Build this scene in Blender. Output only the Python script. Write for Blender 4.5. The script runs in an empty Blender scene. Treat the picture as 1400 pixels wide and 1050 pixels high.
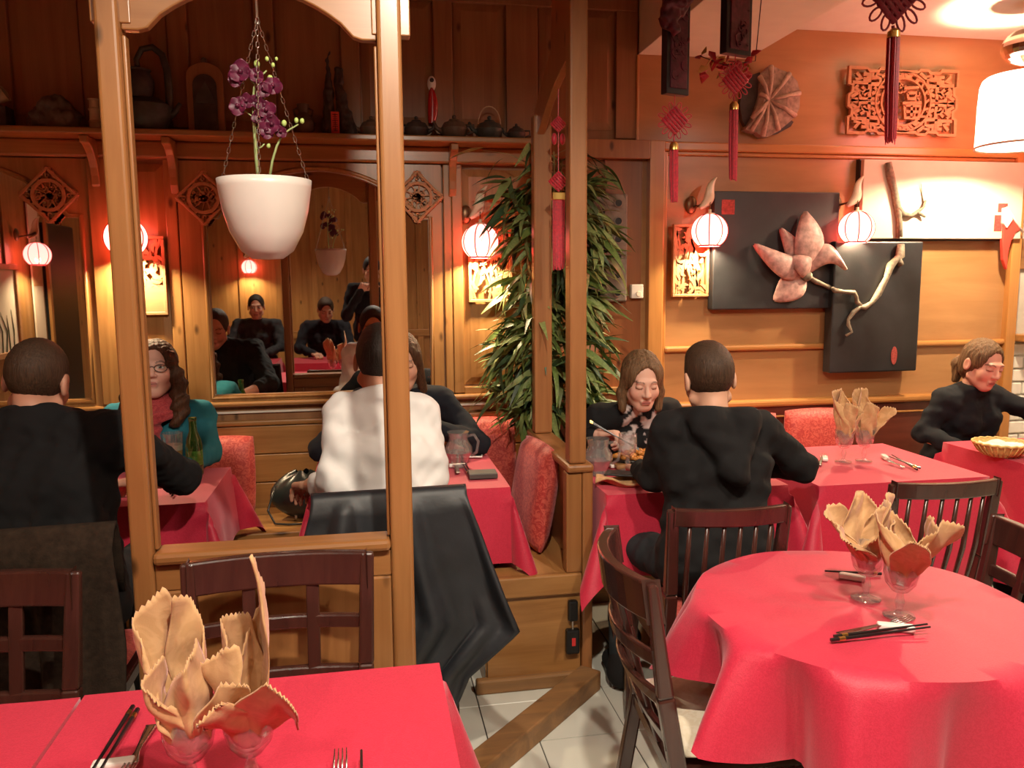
import bpy, math, random
import numpy as np
from mathutils import Vector, Matrix, Quaternion
random.seed(7); rng = np.random.default_rng(7)
sc = bpy.context.scene
COL = sc.collection
R = math.radians
# ------------------------------------------------------------------ camera
cam = bpy.data.cameras.new('camera'); camo = bpy.data.objects.new('camera', cam); COL.objects.link(camo)
cam.sensor_fit = 'HORIZONTAL'; cam.sensor_width = 36.0; cam.lens = 36.0 * 1100.0 / 1400.0
cam.clip_start = 0.02; cam.clip_end = 60
YAW, PITCH, ROLL, CAMH = R(10.3), R(7.2), R(0.45), 1.5
fw = Vector((math.sin(YAW) * math.cos(PITCH), math.cos(YAW) * math.cos(PITCH), -math.sin(PITCH)))
rt = Vector((math.cos(YAW), -math.sin(YAW), 0)); up = rt.cross(fw)
rt2 = rt * math.cos(ROLL) - up * math.sin(ROLL); up2 = up * math.cos(ROLL) + rt * math.sin(ROLL)
M = Matrix((rt2, up2, -fw)).transposed().to_4x4(); M.translation = (0, 0, CAMH)
camo.matrix_world = M
sc.camera = camo
# ------------------------------------------------------------------ world, exposure
w = bpy.data.worlds.new('world'); sc.world = w; w.use_nodes = True
w.node_tree.nodes['Background'].inputs[0].default_value = (1.0, 0.75, 0.55, 1)
w.node_tree.nodes['Background'].inputs[1].default_value = 0.05
vs = sc.view_settings
vs.view_transform = 'Standard'; vs.look = 'None'; vs.gamma = 1.0; vs.use_curve_mapping = False
vs.exposure = 0.35
cy = sc.cycles
cy.max_bounces = 8; cy.diffuse_bounces = 4; cy.glossy_bounces = 5; cy.transmission_bounces = 8; cy.transparent_max_bounces = 16
cy.sample_clamp_indirect = 4.0; cy.caustics_reflective = False; cy.caustics_refractive = False
cy.use_denoising = True
# ------------------------------------------------------------------ ceiling spots (their cans are built with the ceiling)
SPOTS = [  # x, y, z, watts, cone deg, aim
    (0.25, 0.50, 2.70, 150, 112, (0.22, 1.75, 0.7)),
    (1.05, 0.70, 2.70, 95, 100, (1.2, 1.65, 0.7)),
    (-0.75, 0.55, 2.70, 26, 100, (-0.7, 1.5, 0.6)),
    (2.55, 1.55, 2.70, 55, 110, (2.3, 2.6, 0.7)),
    (-0.6, -0.75, 2.70, 60, 120, (-0.7, -0.7, 0.6)),
    (0.9, -0.75, 2.70, 45, 120, (0.9, -0.7, 0.6)),
]
for i, (x, y, z, p, a, t) in enumerate(SPOTS):
    l = bpy.data.lights.new('ceiling_spot_light', 'SPOT'); l.energy = p; l.color = (1.0, 0.87, 0.70)
    l.spot_size = R(a); l.spot_blend = 0.6; l.shadow_soft_size = 0.035
    o = bpy.data.objects.new('ceiling_spot_light', l); COL.objects.link(o); o.location = (x, y, z)
    o.rotation_euler = (Vector(t) - Vector((x, y, z))).to_track_quat('-Z', 'Y').to_euler()

# ------------------------------------------------------------------ materials
MAT = {}
def nodes_of(name):
    m = bpy.data.materials.new(name); m.use_nodes = True
    nt = m.node_tree; b = nt.nodes['Principled BSDF']; MAT[name] = m
    return m, nt, b
def N(nt, t, **kw):
    n = nt.nodes.new(t)
    for k, v in kw.items():
        if k in n.inputs: n.inputs[k].default_value = v
        else: setattr(n, k, v)
    return n
def rgb(c): return (c[0], c[1], c[2], 1.0)
def coords(nt, scale=(1, 1, 1), kind='Object', rot=(0, 0, 0)):
    tc = N(nt, 'ShaderNodeTexCoord'); mp = N(nt, 'ShaderNodeMapping')
    mp.inputs['Scale'].default_value = scale; mp.inputs['Rotation'].default_value = rot
    nt.links.new(tc.outputs[kind], mp.inputs['Vector']); return mp.outputs['Vector']
def ramp(nt, stops):
    r = N(nt, 'ShaderNodeValToRGB'); e = r.color_ramp.elements
    while len(e) < len(stops): e.new(0.5)
    for k, (p, c) in enumerate(stops): e[k].position = p; e[k].color = rgb(c)
    return r
def plain(name, c, rough=0.6, metal=0.0, var=0.12, nscale=12.0, bump=0.0, bscale=60.0, sheen=0.0, spec=0.5, coat=0.0):
    m, nt, b = nodes_of(name)
    b.inputs['Roughness'].default_value = rough; b.inputs['Metallic'].default_value = metal
    b.inputs['Specular IOR Level'].default_value = spec; b.inputs['Sheen Weight'].default_value = sheen
    b.inputs['Coat Weight'].default_value = coat; b.inputs['Coat Roughness'].default_value = 0.15
    v = coords(nt)
    n = N(nt, 'ShaderNodeTexNoise', Scale=nscale, Detail=5.0); nt.links.new(v, n.inputs['Vector'])
    r = ramp(nt, [(0.3, [x * (1 - var) for x in c]), (0.7, [min(1, x * (1 + var)) for x in c])])
    nt.links.new(n.outputs['Fac'], r.inputs['Fac']); nt.links.new(r.outputs['Color'], b.inputs['Base Color'])
    if bump:
        n2 = N(nt, 'ShaderNodeTexNoise', Scale=bscale, Detail=4.0); nt.links.new(v, n2.inputs['Vector'])
        bp = N(nt, 'ShaderNodeBump', Strength=bump, Distance=0.004); nt.links.new(n2.outputs['Fac'], bp.inputs['Height'])
        nt.links.new(bp.outputs['Normal'], b.inputs['Normal'])
    return m
def wood(name, c1, c2, axis='Z', rough=0.38, fine=22.0, knots=True, knotc=None, coat=0.25):
    m, nt, b = nodes_of(name)
    s = {'X': (1.3, fine, fine), 'Y': (fine, 1.3, fine), 'Z': (fine, fine, 1.3)}[axis]
    v = coords(nt, s)
    n = N(nt, 'ShaderNodeTexNoise', Scale=1.0, Detail=6.0, Roughness=0.6, Distortion=0.8); nt.links.new(v, n.inputs['Vector'])
    r = ramp(nt, [(0.25, c1), (0.5, [(a + d) / 2 for a, d in zip(c1, c2)]), (0.75, c2)])
    nt.links.new(n.outputs['Fac'], r.inputs['Fac'])
    v2 = coords(nt, (1, 1, 1)); n2 = N(nt, 'ShaderNodeTexNoise', Scale=2.3, Detail=2.0); nt.links.new(v2, n2.inputs['Vector'])
    mx = N(nt, 'ShaderNodeMixRGB', blend_type='MULTIPLY', Fac=0.55)
    r2 = ramp(nt, [(0.3, (0.68, 0.62, 0.55)), (0.7, (1, 1, 1))]); nt.links.new(n2.outputs['Fac'], r2.inputs['Fac'])
    nt.links.new(r.outputs['Color'], mx.inputs['Color1']); nt.links.new(r2.outputs['Color'], mx.inputs['Color2'])
    out = mx.outputs['Color']
    if knots:
        ks = {'X': (3.0, 9, 9), 'Y': (9, 3.0, 9), 'Z': (9, 9, 4.0)}[axis]
        vk = coords(nt, ks); vo = N(nt, 'ShaderNodeTexVoronoi', Scale=1.0); nt.links.new(vk, vo.inputs['Vector'])
        rk = ramp(nt, [(0.05, (1, 1, 1)), (0.13, (0, 0, 0))]); nt.links.new(vo.outputs['Distance'], rk.inputs['Fac'])
        mk = N(nt, 'ShaderNodeMixRGB', blend_type='MIX'); nt.links.new(rk.outputs['Color'], mk.inputs['Fac'])
        nt.links.new(out, mk.inputs['Color1']); mk.inputs['Color2'].default_value = rgb(knotc or [x * 0.35 for x in c1]); out = mk.outputs['Color']
    nt.links.new(out, b.inputs['Base Color'])
    b.inputs['Roughness'].default_value = rough; b.inputs['Coat Weight'].default_value = coat; b.inputs['Coat Roughness'].default_value = 0.2
    bp = N(nt, 'ShaderNodeBump', Strength=0.12, Distance=0.002); nt.links.new(n.outputs['Fac'], bp.inputs['Height']); nt.links.new(bp.outputs['Normal'], b.inputs['Normal'])
    return m
def emit(name, c, s):
    m, nt, b = nodes_of(name); b.inputs['Base Color'].default_value = rgb(c)
    b.inputs['Emission Color'].default_value = rgb(c); b.inputs['Emission Strength'].default_value = s
    v = coords(nt); n = N(nt, 'ShaderNodeTexNoise', Scale=3.0); nt.links.new(v, n.inputs['Vector']); return m
def glass(name, c=(1, 1, 1), rough=0.02, ior=1.45):
    m, nt, b = nodes_of(name); nt.nodes.remove(b); out = nt.nodes['Material Output']
    tr = N(nt, 'ShaderNodeBsdfTransparent', Color=rgb(c)); gl = N(nt, 'ShaderNodeBsdfGlossy', Roughness=rough)
    lw = N(nt, 'ShaderNodeLayerWeight', Blend=0.35); rp = ramp(nt, [(0.0, (0.11,) * 3), (0.45, (0.28,) * 3), (1.0, (0.9,) * 3)])
    nt.links.new(lw.outputs['Facing'], rp.inputs['Fac']); mx = N(nt, 'ShaderNodeMixShader')
    df = N(nt, 'ShaderNodeBsdfDiffuse', Color=rgb([0.9 * x for x in c])); m0 = N(nt, 'ShaderNodeMixShader', Fac=0.07); nt.links.new(tr.outputs[0], m0.inputs[1]); nt.links.new(df.outputs[0], m0.inputs[2])
    nt.links.new(rp.outputs['Color'], mx.inputs['Fac']); nt.links.new(m0.outputs[0], mx.inputs[1]); nt.links.new(gl.outputs[0], mx.inputs[2])
    nt.links.new(mx.outputs[0], out.inputs['Surface']); return m
def shade(name, tint, em, strength, trans=0.55, scat=None):
    m, nt, b = nodes_of(name); nt.nodes.remove(b); out = nt.nodes['Material Output']
    tr = N(nt, 'ShaderNodeBsdfTransparent', Color=rgb(tint)); e = N(nt, 'ShaderNodeEmission', Color=rgb(em), Strength=strength)
    d = N(nt, 'ShaderNodeBsdfTranslucent', Color=rgb(scat or em)); mx = N(nt, 'ShaderNodeMixShader', Fac=trans); ad = N(nt, 'ShaderNodeAddShader')
    nt.links.new(e.outputs[0], ad.inputs[0]); nt.links.new(d.outputs[0], ad.inputs[1])
    nt.links.new(ad.outputs[0], mx.inputs[1]); nt.links.new(tr.outputs[0], mx.inputs[2]); nt.links.new(mx.outputs[0], out.inputs['Surface']); return m
def vcol(name, rough=0.55, sub=0.0, bump=0.0, bscale=150, sheen=0.0):
    m, nt, b = nodes_of(name); a = N(nt, 'ShaderNodeVertexColor', layer_name='col'); nt.links.new(a.outputs['Color'], b.inputs['Base Color'])
    b.inputs['Roughness'].default_value = rough; b.inputs['Sheen Weight'].default_value = sheen; b.inputs['Specular IOR Level'].default_value = 0.3
    if sub: b.inputs['Subsurface Weight'].default_value = sub; b.inputs['Subsurface Radius'].default_value = (0.01, 0.004, 0.002)
    if bump:
        n2 = N(nt, 'ShaderNodeTexNoise', Scale=bscale, Detail=3.0); nt.links.new(coords(nt), n2.inputs['Vector'])
        bp = N(nt, 'ShaderNodeBump', Strength=bump, Distance=0.003); nt.links.new(n2.outputs['Fac'], bp.inputs['Height']); nt.links.new(bp.outputs['Normal'], b.inputs['Normal'])
    return m
HON1, HON2 = (0.29, 0.125, 0.034), (0.50, 0.25, 0.082)
wood('honey', HON1, HON2, 'Z'); wood('honeyX', HON1, HON2, 'X'); wood('honeyY', HON1, HON2, 'Y')
wood('frame_wood', (0.27, 0.110, 0.032), (0.41, 0.185, 0.062), 'Z', rough=0.4); wood('frame_woodX', (0.27, 0.110, 0.032), (0.41, 0.185, 0.062), 'X', rough=0.4)
wood('divider_wood', (0.27, 0.105, 0.034), (0.40, 0.175, 0.06), 'Z'); wood('divider_woodY', (0.27, 0.105, 0.034), (0.40, 0.175, 0.06), 'Y')
wood('upper_wood', (0.26, 0.120, 0.050), (0.40, 0.195, 0.082), 'Z', rough=0.5, coat=0.05)
wood('veneer', (0.38, 0.185, 0.070), (0.52, 0.27, 0.11), 'X', fine=9, knots=False, rough=0.32)
wood('veneer_trim', (0.44, 0.19, 0.05), (0.60, 0.28, 0.085), 'X', knots=False, rough=0.3); wood('veneer_trimZ', (0.44, 0.19, 0.05), (0.60, 0.28, 0.085), 'Z', knots=False, rough=0.3)
wood('door_wood', (0.22, 0.07, 0.022), (0.33, 0.115, 0.035), 'Z')
wood('worn_wood', (0.16, 0.085, 0.04), (0.42, 0.21, 0.075), 'X', fine=14, rough=0.55, coat=0.0)
wood('maroon_wood', (0.10, 0.022, 0.015), (0.17, 0.04, 0.022), 'X', knots=False)
wood('chair_wood', (0.035, 0.012, 0.010), (0.075, 0.025, 0.018), 'Z', rough=0.25, knots=False, coat=0.5)
wood('carved', (0.42, 0.19, 0.075), (0.60, 0.31, 0.14), 'X', knots=False, rough=0.6, coat=0)
plain('cream_paint', (0.80, 0.70, 0.55), 0.8, var=0.04); plain('ceiling_paint', (0.80, 0.82, 0.68), 0.85, var=0.03)
plain('grey_paint', (0.62, 0.60, 0.58), 0.8, var=0.04)
plain('tile_glaze', (0.70, 0.70, 0.62), 0.22, var=0.06, nscale=4); plain('grout', (0.05, 0.045, 0.04), 0.9)
plain('black_plastic', (0.012, 0.012, 0.012), 0.35); plain('white_plastic', (0.75, 0.70, 0.6), 0.4, var=0.03); plain('steel', (0.65, 0.63, 0.6), 0.25, 1.0, var=0.05)
plain('brick_white', (0.80, 0.77, 0.70), 0.7, var=0.08, bump=0.3, bscale=30); plain('mortar', (0.55, 0.52, 0.46), 0.9)
plain('dark_iron', (0.03, 0.028, 0.025), 0.4, 0.6)
m, nt, b = nodes_of('mirror_glass'); b.inputs['Metallic'].default_value = 1.0; b.inputs['Roughness'].default_value = 0.015; b.inputs['Base Color'].default_value = (0.80, 0.80, 0.78, 1)

# ------------------------------------------------------------------ mesh helpers
class MB:
    def __init__(s): s.v = []; s.f = []; s.m = []; s.c = None
    def add(s, vs, fs, mi=0):
        k = len(s.v); s.v += [tuple(p) for p in vs]; s.f += [tuple(i + k for i in f) for f in fs]; s.m += [mi] * len(fs); return s
    def box(s, x0, x1, y0, y1, z0, z1, mi=0):
        return s.add([(x0, y0, z0), (x1, y0, z0), (x1, y1, z0), (x0, y1, z0), (x0, y0, z1), (x1, y0, z1), (x1, y1, z1), (x0, y1, z1)],
                     [(0, 3, 2, 1), (4, 5, 6, 7), (0, 1, 5, 4), (1, 2, 6, 5), (2, 3, 7, 6), (3, 0, 4, 7)], mi)
    def obox(s, c, size, rot=None, mi=0):
        h = [k / 2 for k in size]; q = rot or Matrix.Identity(3); c = Vector(c)
        P = [c + q @ Vector((sx * h[0], sy * h[1], sz * h[2])) for sz in (-1, 1) for sx, sy in ((-1, -1), (1, -1), (1, 1), (-1, 1))]
        return s.add(P, [(0, 3, 2, 1), (4, 5, 6, 7), (0, 1, 5, 4), (1, 2, 6, 5), (2, 3, 7, 6), (3, 0, 4, 7)], mi)
    def bar(s, a, b, w, d, upv=(0, 0, 1), w2=None, d2=None, mi=0):   # tapered rectangular bar from a to b
        a, b = Vector(a), Vector(b); t = (b - a).normalized(); u = Vector(upv); sd = t.cross(u)
        if sd.length < 1e-4: sd = t.cross(Vector((1, 0, 0)))
        sd.normalize(); u = sd.cross(t); w2 = w2 or w; d2 = d2 or d; P = []
        for p, ww, dd in ((a, w, d), (b, w2, d2)):
            for i, j in ((-1, -1), (1, -1), (1, 1), (-1, 1)): P.append(p + sd * i * ww / 2 + u * j * dd / 2)
        return s.add(P, [(0, 3, 2, 1), (4, 5, 6, 7), (0, 1, 5, 4), (1, 2, 6, 5), (2, 3, 7, 6), (3, 0, 4, 7)], mi)
    def tube(s, pts, r, n=8, closed=False, caps=True, mi=0, flat=1.0):
        pts = [Vector(p) for p in pts]; m = len(pts); rr = r if hasattr(r, '__len__') else [r] * m
        T = [((pts[(i + 1) % m] if closed or i < m - 1 else pts[i]) - (pts[i - 1] if closed or i > 0 else pts[i])).normalized() for i in range(m)]
        nrm = T[0].orthogonal().normalized(); V = []
        for i in range(m):
            nrm = (nrm - T[i] * nrm.dot(T[i])); nrm = nrm.normalized() if nrm.length > 1e-6 else T[i].orthogonal().normalized(); bn = T[i].cross(nrm)
            for k in range(n):
                a = 2 * math.pi * k / n; V.append(pts[i] + nrm * math.cos(a) * rr[i] + bn * math.sin(a) * rr[i] * flat)
        F = [(i * n + k, i * n + (k + 1) % n, ((i + 1) % m) * n + (k + 1) % n, ((i + 1) % m) * n + k) for i in range(m if closed else m - 1) for k in range(n)]
        if caps and not closed: F += [tuple(range(n - 1, -1, -1)), tuple((m - 1) * n + k for k in range(n))]
        return s.add(V, F, mi)
    def lathe(s, prof, n=24, c=(0, 0, 0), mi=0, caps=True):
        V = []; m = len(prof)
        for r_, z in prof:
            for k in range(n):
                a = 2 * math.pi * k / n; V.append((c[0] + r_ * math.cos(a), c[1] + r_ * math.sin(a), c[2] + z))
        F = [(i * n + k, i * n + (k + 1) % n, (i + 1) * n + (k + 1) % n, (i + 1) * n + k) for i in range(m - 1) for k in range(n)]
        if caps:
            if prof[0][0] > 1e-5: F.append(tuple(range(n - 1, -1, -1)))
            if prof[-1][0] > 1e-5: F.append(tuple((m - 1) * n + k for k in range(n)))
        return s.add(V, F, mi)
    def sphere(s, c, r, nu=16, nv=10, mi=0):
        r = r if hasattr(r, '__len__') else (r, r, r); V = [(c[0], c[1], c[2] + r[2])]
        for i in range(1, nv):
            t = math.pi * i / nv
            for k in range(nu):
                a = 2 * math.pi * k / nu; V.append((c[0] + r[0] * math.sin(t) * math.cos(a), c[1] + r[1] * math.sin(t) * math.sin(a), c[2] + r[2] * math.cos(t)))
        V.append((c[0], c[1], c[2] - r[2])); L = len(V) - 1
        F = [(0, 1 + k, 1 + (k + 1) % nu) for k in range(nu)]
        F += [(1 + i * nu + k, 1 + (i + 1) * nu + k, 1 + (i + 1) * nu + (k + 1) % nu, 1 + i * nu + (k + 1) % nu) for i in range(nv - 2) for k in range(nu)]
        F += [(L, 1 + (nv - 2) * nu + (k + 1) % nu, 1 + (nv - 2) * nu + k) for k in range(nu)]
        return s.add(V, F, mi)
    def prism(s, poly, org, ux, uy, th, mi=0):     # polygon (2-D) extruded by th along ux x uy
        org, ux, uy = Vector(org), Vector(ux), Vector(uy); nz = ux.cross(uy).normalized(); n = len(poly)
        A = [org + ux * p[0] + uy * p[1] for p in poly]; V = A + [p + nz * th for p in A]
        return s.add(V, [tuple(range(n - 1, -1, -1)), tuple(range(n, 2 * n))] + [(k, (k + 1) % n, n + (k + 1) % n, n + k) for k in range(n)], mi)
    def ribbon(s, pts, wd, org, ux, uy, th, closed=False, mi=0):   # flat stroke of width wd in a plane, thickness th
        n = len(pts); P = [Vector((p[0], p[1])) for p in pts]; Lf, Rt = [], []
        for i in range(n):
            a = P[i - 1] if (i > 0 or closed) else P[i]; c = P[(i + 1) % n] if (i < n - 1 or closed) else P[i]
            d = c - a; d = d.normalized() if d.length > 1e-9 else Vector((1, 0)); q = Vector((-d.y, d.x))
            k = 1.0
            if 0 < i < n - 1 or closed:
                d1 = (P[i] - a); d1 = d1.normalized() if d1.length > 1e-9 else d; k = min(1.6, 1 / max(0.5, abs(d.dot(d1))))
            ww = wd[i] if hasattr(wd, '__len__') else wd
            Lf.append(P[i] + q * ww / 2 * k); Rt.append(P[i] - q * ww / 2 * k)
        org, ux, uy = Vector(org), Vector(ux), Vector(uy); nz = ux.cross(uy).normalized(); V = []
        for l_, r_ in zip(Lf, Rt):
            a = org + ux * l_.x + uy * l_.y; b_ = org + ux * r_.x + uy * r_.y; V += [a, b_, b_ + nz * th, a + nz * th]
        F = []
        for i in range(n if closed else n - 1):
            j = (i + 1) % n; A, B = i * 4, j * 4
            for k in range(4): F.append((A + k, A + (k + 1) % 4, B + (k + 1) % 4, B + k))
        if not closed: F += [(3, 2, 1, 0), tuple((n - 1) * 4 + k for k in range(4))]
        return s.add(V, F, mi)
    def sheet(s, fn, nu, nv, mi=0, closed_u=False):
        V = [fn(i / (nu - (0 if closed_u else 1)), j / (nv - 1)) for j in range(nv) for i in range(nu)]
        F = [(j * nu + i, j * nu + (i + 1) % nu, (j + 1) * nu + (i + 1) % nu, (j + 1) * nu + i) for j in range(nv - 1) for i in range(nu if closed_u else nu - 1)]
        return s.add(V, F, mi)
    def build(s, name, mats, parent=None, smooth=False, bevel=0.0, solid=0.0, sub=0, segs=2, angle=35, colors=None):
        me = bpy.data.meshes.new(name); me.from_pydata(s.v, [], s.f)
        for mm in (mats if isinstance(mats, (list, tuple)) else [mats]): me.materials.append(MAT[mm])
        if any(s.m): me.polygons.foreach_set('material_index', s.m)
        me.update()
        if colors is not None:
            at = me.color_attributes.new('col', 'FLOAT_COLOR', 'POINT'); at.data.foreach_set('color', np.asarray(colors, dtype=np.float32).ravel())
        o = bpy.data.objects.new(name, me); COL.objects.link(o)
        if smooth:
            me.polygons.foreach_set('use_smooth', [True] * len(me.polygons))
            if smooth == 'auto': me.set_sharp_from_angle(angle=R(angle))
        if sub: md = o.modifiers.new('sub', 'SUBSURF'); md.levels = sub; md.render_levels = sub
        if solid: md = o.modifiers.new('solid', 'SOLIDIFY'); md.thickness = solid; md.offset = 0
        if bevel: md = o.modifiers.new('bevel', 'BEVEL'); md.width = bevel; md.segments = segs; md.limit_method = 'ANGLE'; md.angle_limit = R(40)
        if parent is not None: attach(o, parent)
        return o
def attach(o, parent):
    o.parent = parent; o.matrix_parent_inverse = wmat(parent).inverted()
def wmat(o): return o.matrix_basis if o.parent is None else wmat(o.parent) @ o.matrix_parent_inverse @ o.matrix_basis
def empty(name, loc=(0, 0, 0), rz=0.0, parent=None):
    o = bpy.data.objects.new(name, None); COL.objects.link(o); o.location = loc; o.rotation_euler = (0, 0, rz); o.empty_display_size = 0.05
    return o
def tag(o, label, cat, group=None):
    o['label'] = label; o['category'] = cat
    if group: o['group'] = group
    return o
def thing(name, label, cat, loc=(0, 0, 0), group=None): return tag(empty(name, loc), label, cat, group)
def struct(o): o['kind'] = 'structure'; return o
def copy_tree(o, parent=None, mat=None):
    c = o.copy(); COL.objects.link(c)
    if parent is not None: c.parent = parent
    for ch in o.children: copy_tree(ch, c)
    return c
def arc(cx, cy_, r, a0, a1, n=16, ry=None):
    return [(cx + r * math.cos(R(a0 + (a1 - a0) * k / n)), cy_ + (ry or r) * math.sin(R(a0 + (a1 - a0) * k / n))) for k in range(n + 1)]
def lerp(a, b, t): return a + (b - a) * t
# ================================================================== STRUCTURE
WY = 3.95                                     # face of the panelled back wall
floor = struct(MB().box(-2.5, 4.4, -2.2, 4.05, -0.08, -0.004).build('floor', 'grout'))
S0, S1 = Vector((0.075, 2.03)), Vector((0.79, 2.73))   # the wooden threshold on the floor
def clip(poly, n, d):
    out = []
    for i in range(len(poly)):
        a, b = poly[i], poly[(i + 1) % len(poly)]; da, db = n.dot(a) - d, n.dot(b) - d
        if da >= 0: out.append(a)
        if da * db < 0: out.append(a + (b - a) * (da / (da - db)))
    return out
dS = (S1 - S0).normalized(); nS = Vector((-dS.y, dS.x)); ofs = nS.dot(S0)
tile0 = None; far = MB()
for side, (ox, oy) in ((1, (0.361, 2.383)), (-1, (0.526, 2.43))):
    for i in range(-10, 13):
        for j in range(-16, 6):
            x, y = ox + i * 0.302, oy + j * 0.302
            if x < -2.4 or x > 4.1 or y < -2.2 or y > 3.7: continue
            q = [Vector(p) for p in ((x, y), (x + 0.298, y), (x + 0.298, y + 0.298), (x, y + 0.298))]
            p = clip(q, nS * side, ofs * side)
            if len(p) < 3: continue
            near = -0.9 < x < 2.7 and 0.7 < y < 3.4
            if not near: far.prism([(v.x, v.y) for v in p], (0, 0, -0.02), (1, 0, 0), (0, 1, 0), 0.02); continue
            if len(p) == 4 and (p[0] - q[0]).length < 1e-6 and (p[2] - q[2]).length < 1e-6:
                if tile0 is None:
                    tile0 = MB().box(0, 0.298, 0, 0.298, -0.02, 0).build('tile', 'tile_glaze', bevel=0.002, segs=1); tile0.location = (x, y, 0); tile0.parent = floor
                else:
                    t = tile0.copy(); COL.objects.link(t); t.location = (x, y, 0); t.parent = floor
            else:
                MB().prism([(v.x, v.y) for v in p], (0, 0, -0.02), (1, 0, 0), (0, 1, 0), 0.02).build('tile', 'tile_glaze', floor)
far.build('tile_field', 'tile_glaze', floor)['kind'] = 'stuff'
# threshold beam
sill = struct(MB().bar((0.075, 2.03, 0.037), (0.79, 2.745, 0.037), 0.085, 0.074).build('trim_threshold', 'worn_wood', bevel=0.006))

wb = struct(MB().box(-2.5, 3.56, WY, WY + 0.1, 0, 3.0).build('wall_back', 'upper_wood'))
def wpart(name, x0, x1, z0, z1, th, mat, bev=0.004, y=WY): return MB().box(x0, x1, y - th, y + 0.002, z0, z1).build(name, mat, wb, bevel=bev)
def raised(x0, x1, z0, z1, mat, name='panel', y=WY, th=0.016, inset=0.035):
    b = MB(); t = th
    P = [(x0, y, z0), (x1, y, z0), (x1, y, z1), (x0, y, z1)]; Q = [(x0 + inset, y - t, z0 + inset), (x1 - inset, y - t, z0 + inset), (x1 - inset, y - t, z1 - inset), (x0 + inset, y - t, z1 - inset)]
    E_ = [(x0, y - t * 0.35, z0), (x1, y - t * 0.35, z0), (x1, y - t * 0.35, z1), (x0, y - t * 0.35, z1)]
    b.add(P + E_ + Q, [(0, 1, 5, 4), (1, 2, 6, 5), (2, 3, 7, 6), (3, 0, 4, 7), (4, 5, 9, 8), (5, 6, 10, 9), (6, 7, 11, 10), (7, 4, 8, 11), (8, 9, 10, 11)])
    return b.build(name, mat, wb)
# upper storey of panels above the shelf
ux = [(-2.3, -1.98), (-1.88, -1.56), (-1.46, -1.19), (-1.07, -0.83), (-0.73, -0.46), (-0.36, -0.08), (0.02, 0.345), (0.45, 0.69), (0.86, 1.235)]
for a, b_ in ux: raised(a, b_, 2.24, 2.80, 'upper_wood', th=0.014)
st = sorted([b_ for a, b_ in ux]); 
for (a0, b0), (a1, b1) in zip(ux[:-1], ux[1:]): wpart('stile', b0 + 0.008, a1 - 0.008, 2.2, 2.95, 0.02, 'upper_wood')
wpart('stile', 1.243, 1.35, 2.2, 2.95, 0.022, 'upper_wood'); wpart('rail', -2.4, 1.35, 2.80, 2.93, 0.024, 'upper_wood')
# shelf with cornice and brackets
shelf = tag(empty('wall_shelf', (-0.4, WY - 0.1, 2.165)), 'long brown wooden wall shelf carrying the row of dark pots', 'shelf')
MB().box(-2.4, 0.80, WY - 0.20, WY - 0.02, 2.135, 2.162).build('shelf_board', 'honeyX', shelf, bevel=0.006)
MB().box(-2.4, 0.80, WY - 0.06, WY - 0.001, 2.06, 2.134).build('cornice', 'honeyX', shelf, bevel=0.01)
for X in (-1.149, -0.822, 0.429):
    pts = [(0, 0), (0.175, 0), (0.172, -0.03)] + [(0.172 - 0.12 * math.sin(t) , -0.03 - 0.16 * (1 - math.cos(t)) ) for t in [k * math.pi / 2 / 7 for k in range(1, 8)]] + [(0.03, -0.225), (0, -0.23)]
    MB().prism(pts, (X - 0.018, WY - 0.004, 2.133), (0, -1, 0), (0, 0, 1), -0.036).build('bracket', 'honey', shelf, bevel=0.005)
# lower bays, left to right
wpart('pilaster', -1.185, -1.075, 0.96, 2.06, 0.05, 'honey'); wpart('stile', -1.075, -1.045, 0.96, 2.06, 0.028, 'honey')
raised(-1.045, -0.875, 1.02, 2.04, 'honey'); wpart('stile', -0.872, -0.822, 0.96, 2.06, 0.03, 'honey')
wpart('stile', 0.385, 0.425, 0.96, 2.06, 0.03, 'honey'); wpart('stile', 0.425, 0.475, 0.96, 2.06, 0.036, 'honey')
raised(0.475, 0.845, 1.0, 2.04, 'honey'); wpart('rail', 0.475, 0.85, 0.955, 0.99, 0.03, 'honeyX'); wpart('stile', 0.845, 0.90, 0.86, 2.06, 0.034, 'divider_wood')
wpart('moulding', -2.4, 0.85, 0.93, 0.955, 0.05, 'honeyX', 0.01); wpart('moulding', -2.4, 0.85, 0.835, 0.86, 0.035, 'honeyX', 0.008)
wpart('cable_conduit', -2.3, 0.75, 0.893, 0.903, 0.014, 'white_plastic', 0.002)
for k in range(3): wpart('plank', -2.4, 0.78, 0.42 + k * 0.138, 0.42 + k * 0.138 + 0.134, 0.022, 'honeyX', 0.004)
# door bay between the plant and the veneer wall
wpart('lintel', 0.86, 1.41, 2.10, 2.19, 0.06, 'divider_wood'); raised(0.91, 1.185, 1.22, 2.05, 'door_wood', 'door_panel'); wpart('stile', 1.19, 1.385, 0.45, 2.10, 0.02, 'door_wood')
raised(0.91, 1.185, 0.97, 1.18, 'door_wood', 'door_panel'); wpart('rail', 0.86, 1.39, 0.93, 0.965, 0.04, 'honeyX')
wpart('pilaster', 1.41, 1.487, 0.86, 2.19, 0.06, 'veneer_trimZ'); wpart('jamb', 1.345, 1.36, 2.19, 2.6, 0.028, 'veneer_trimZ')
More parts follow.
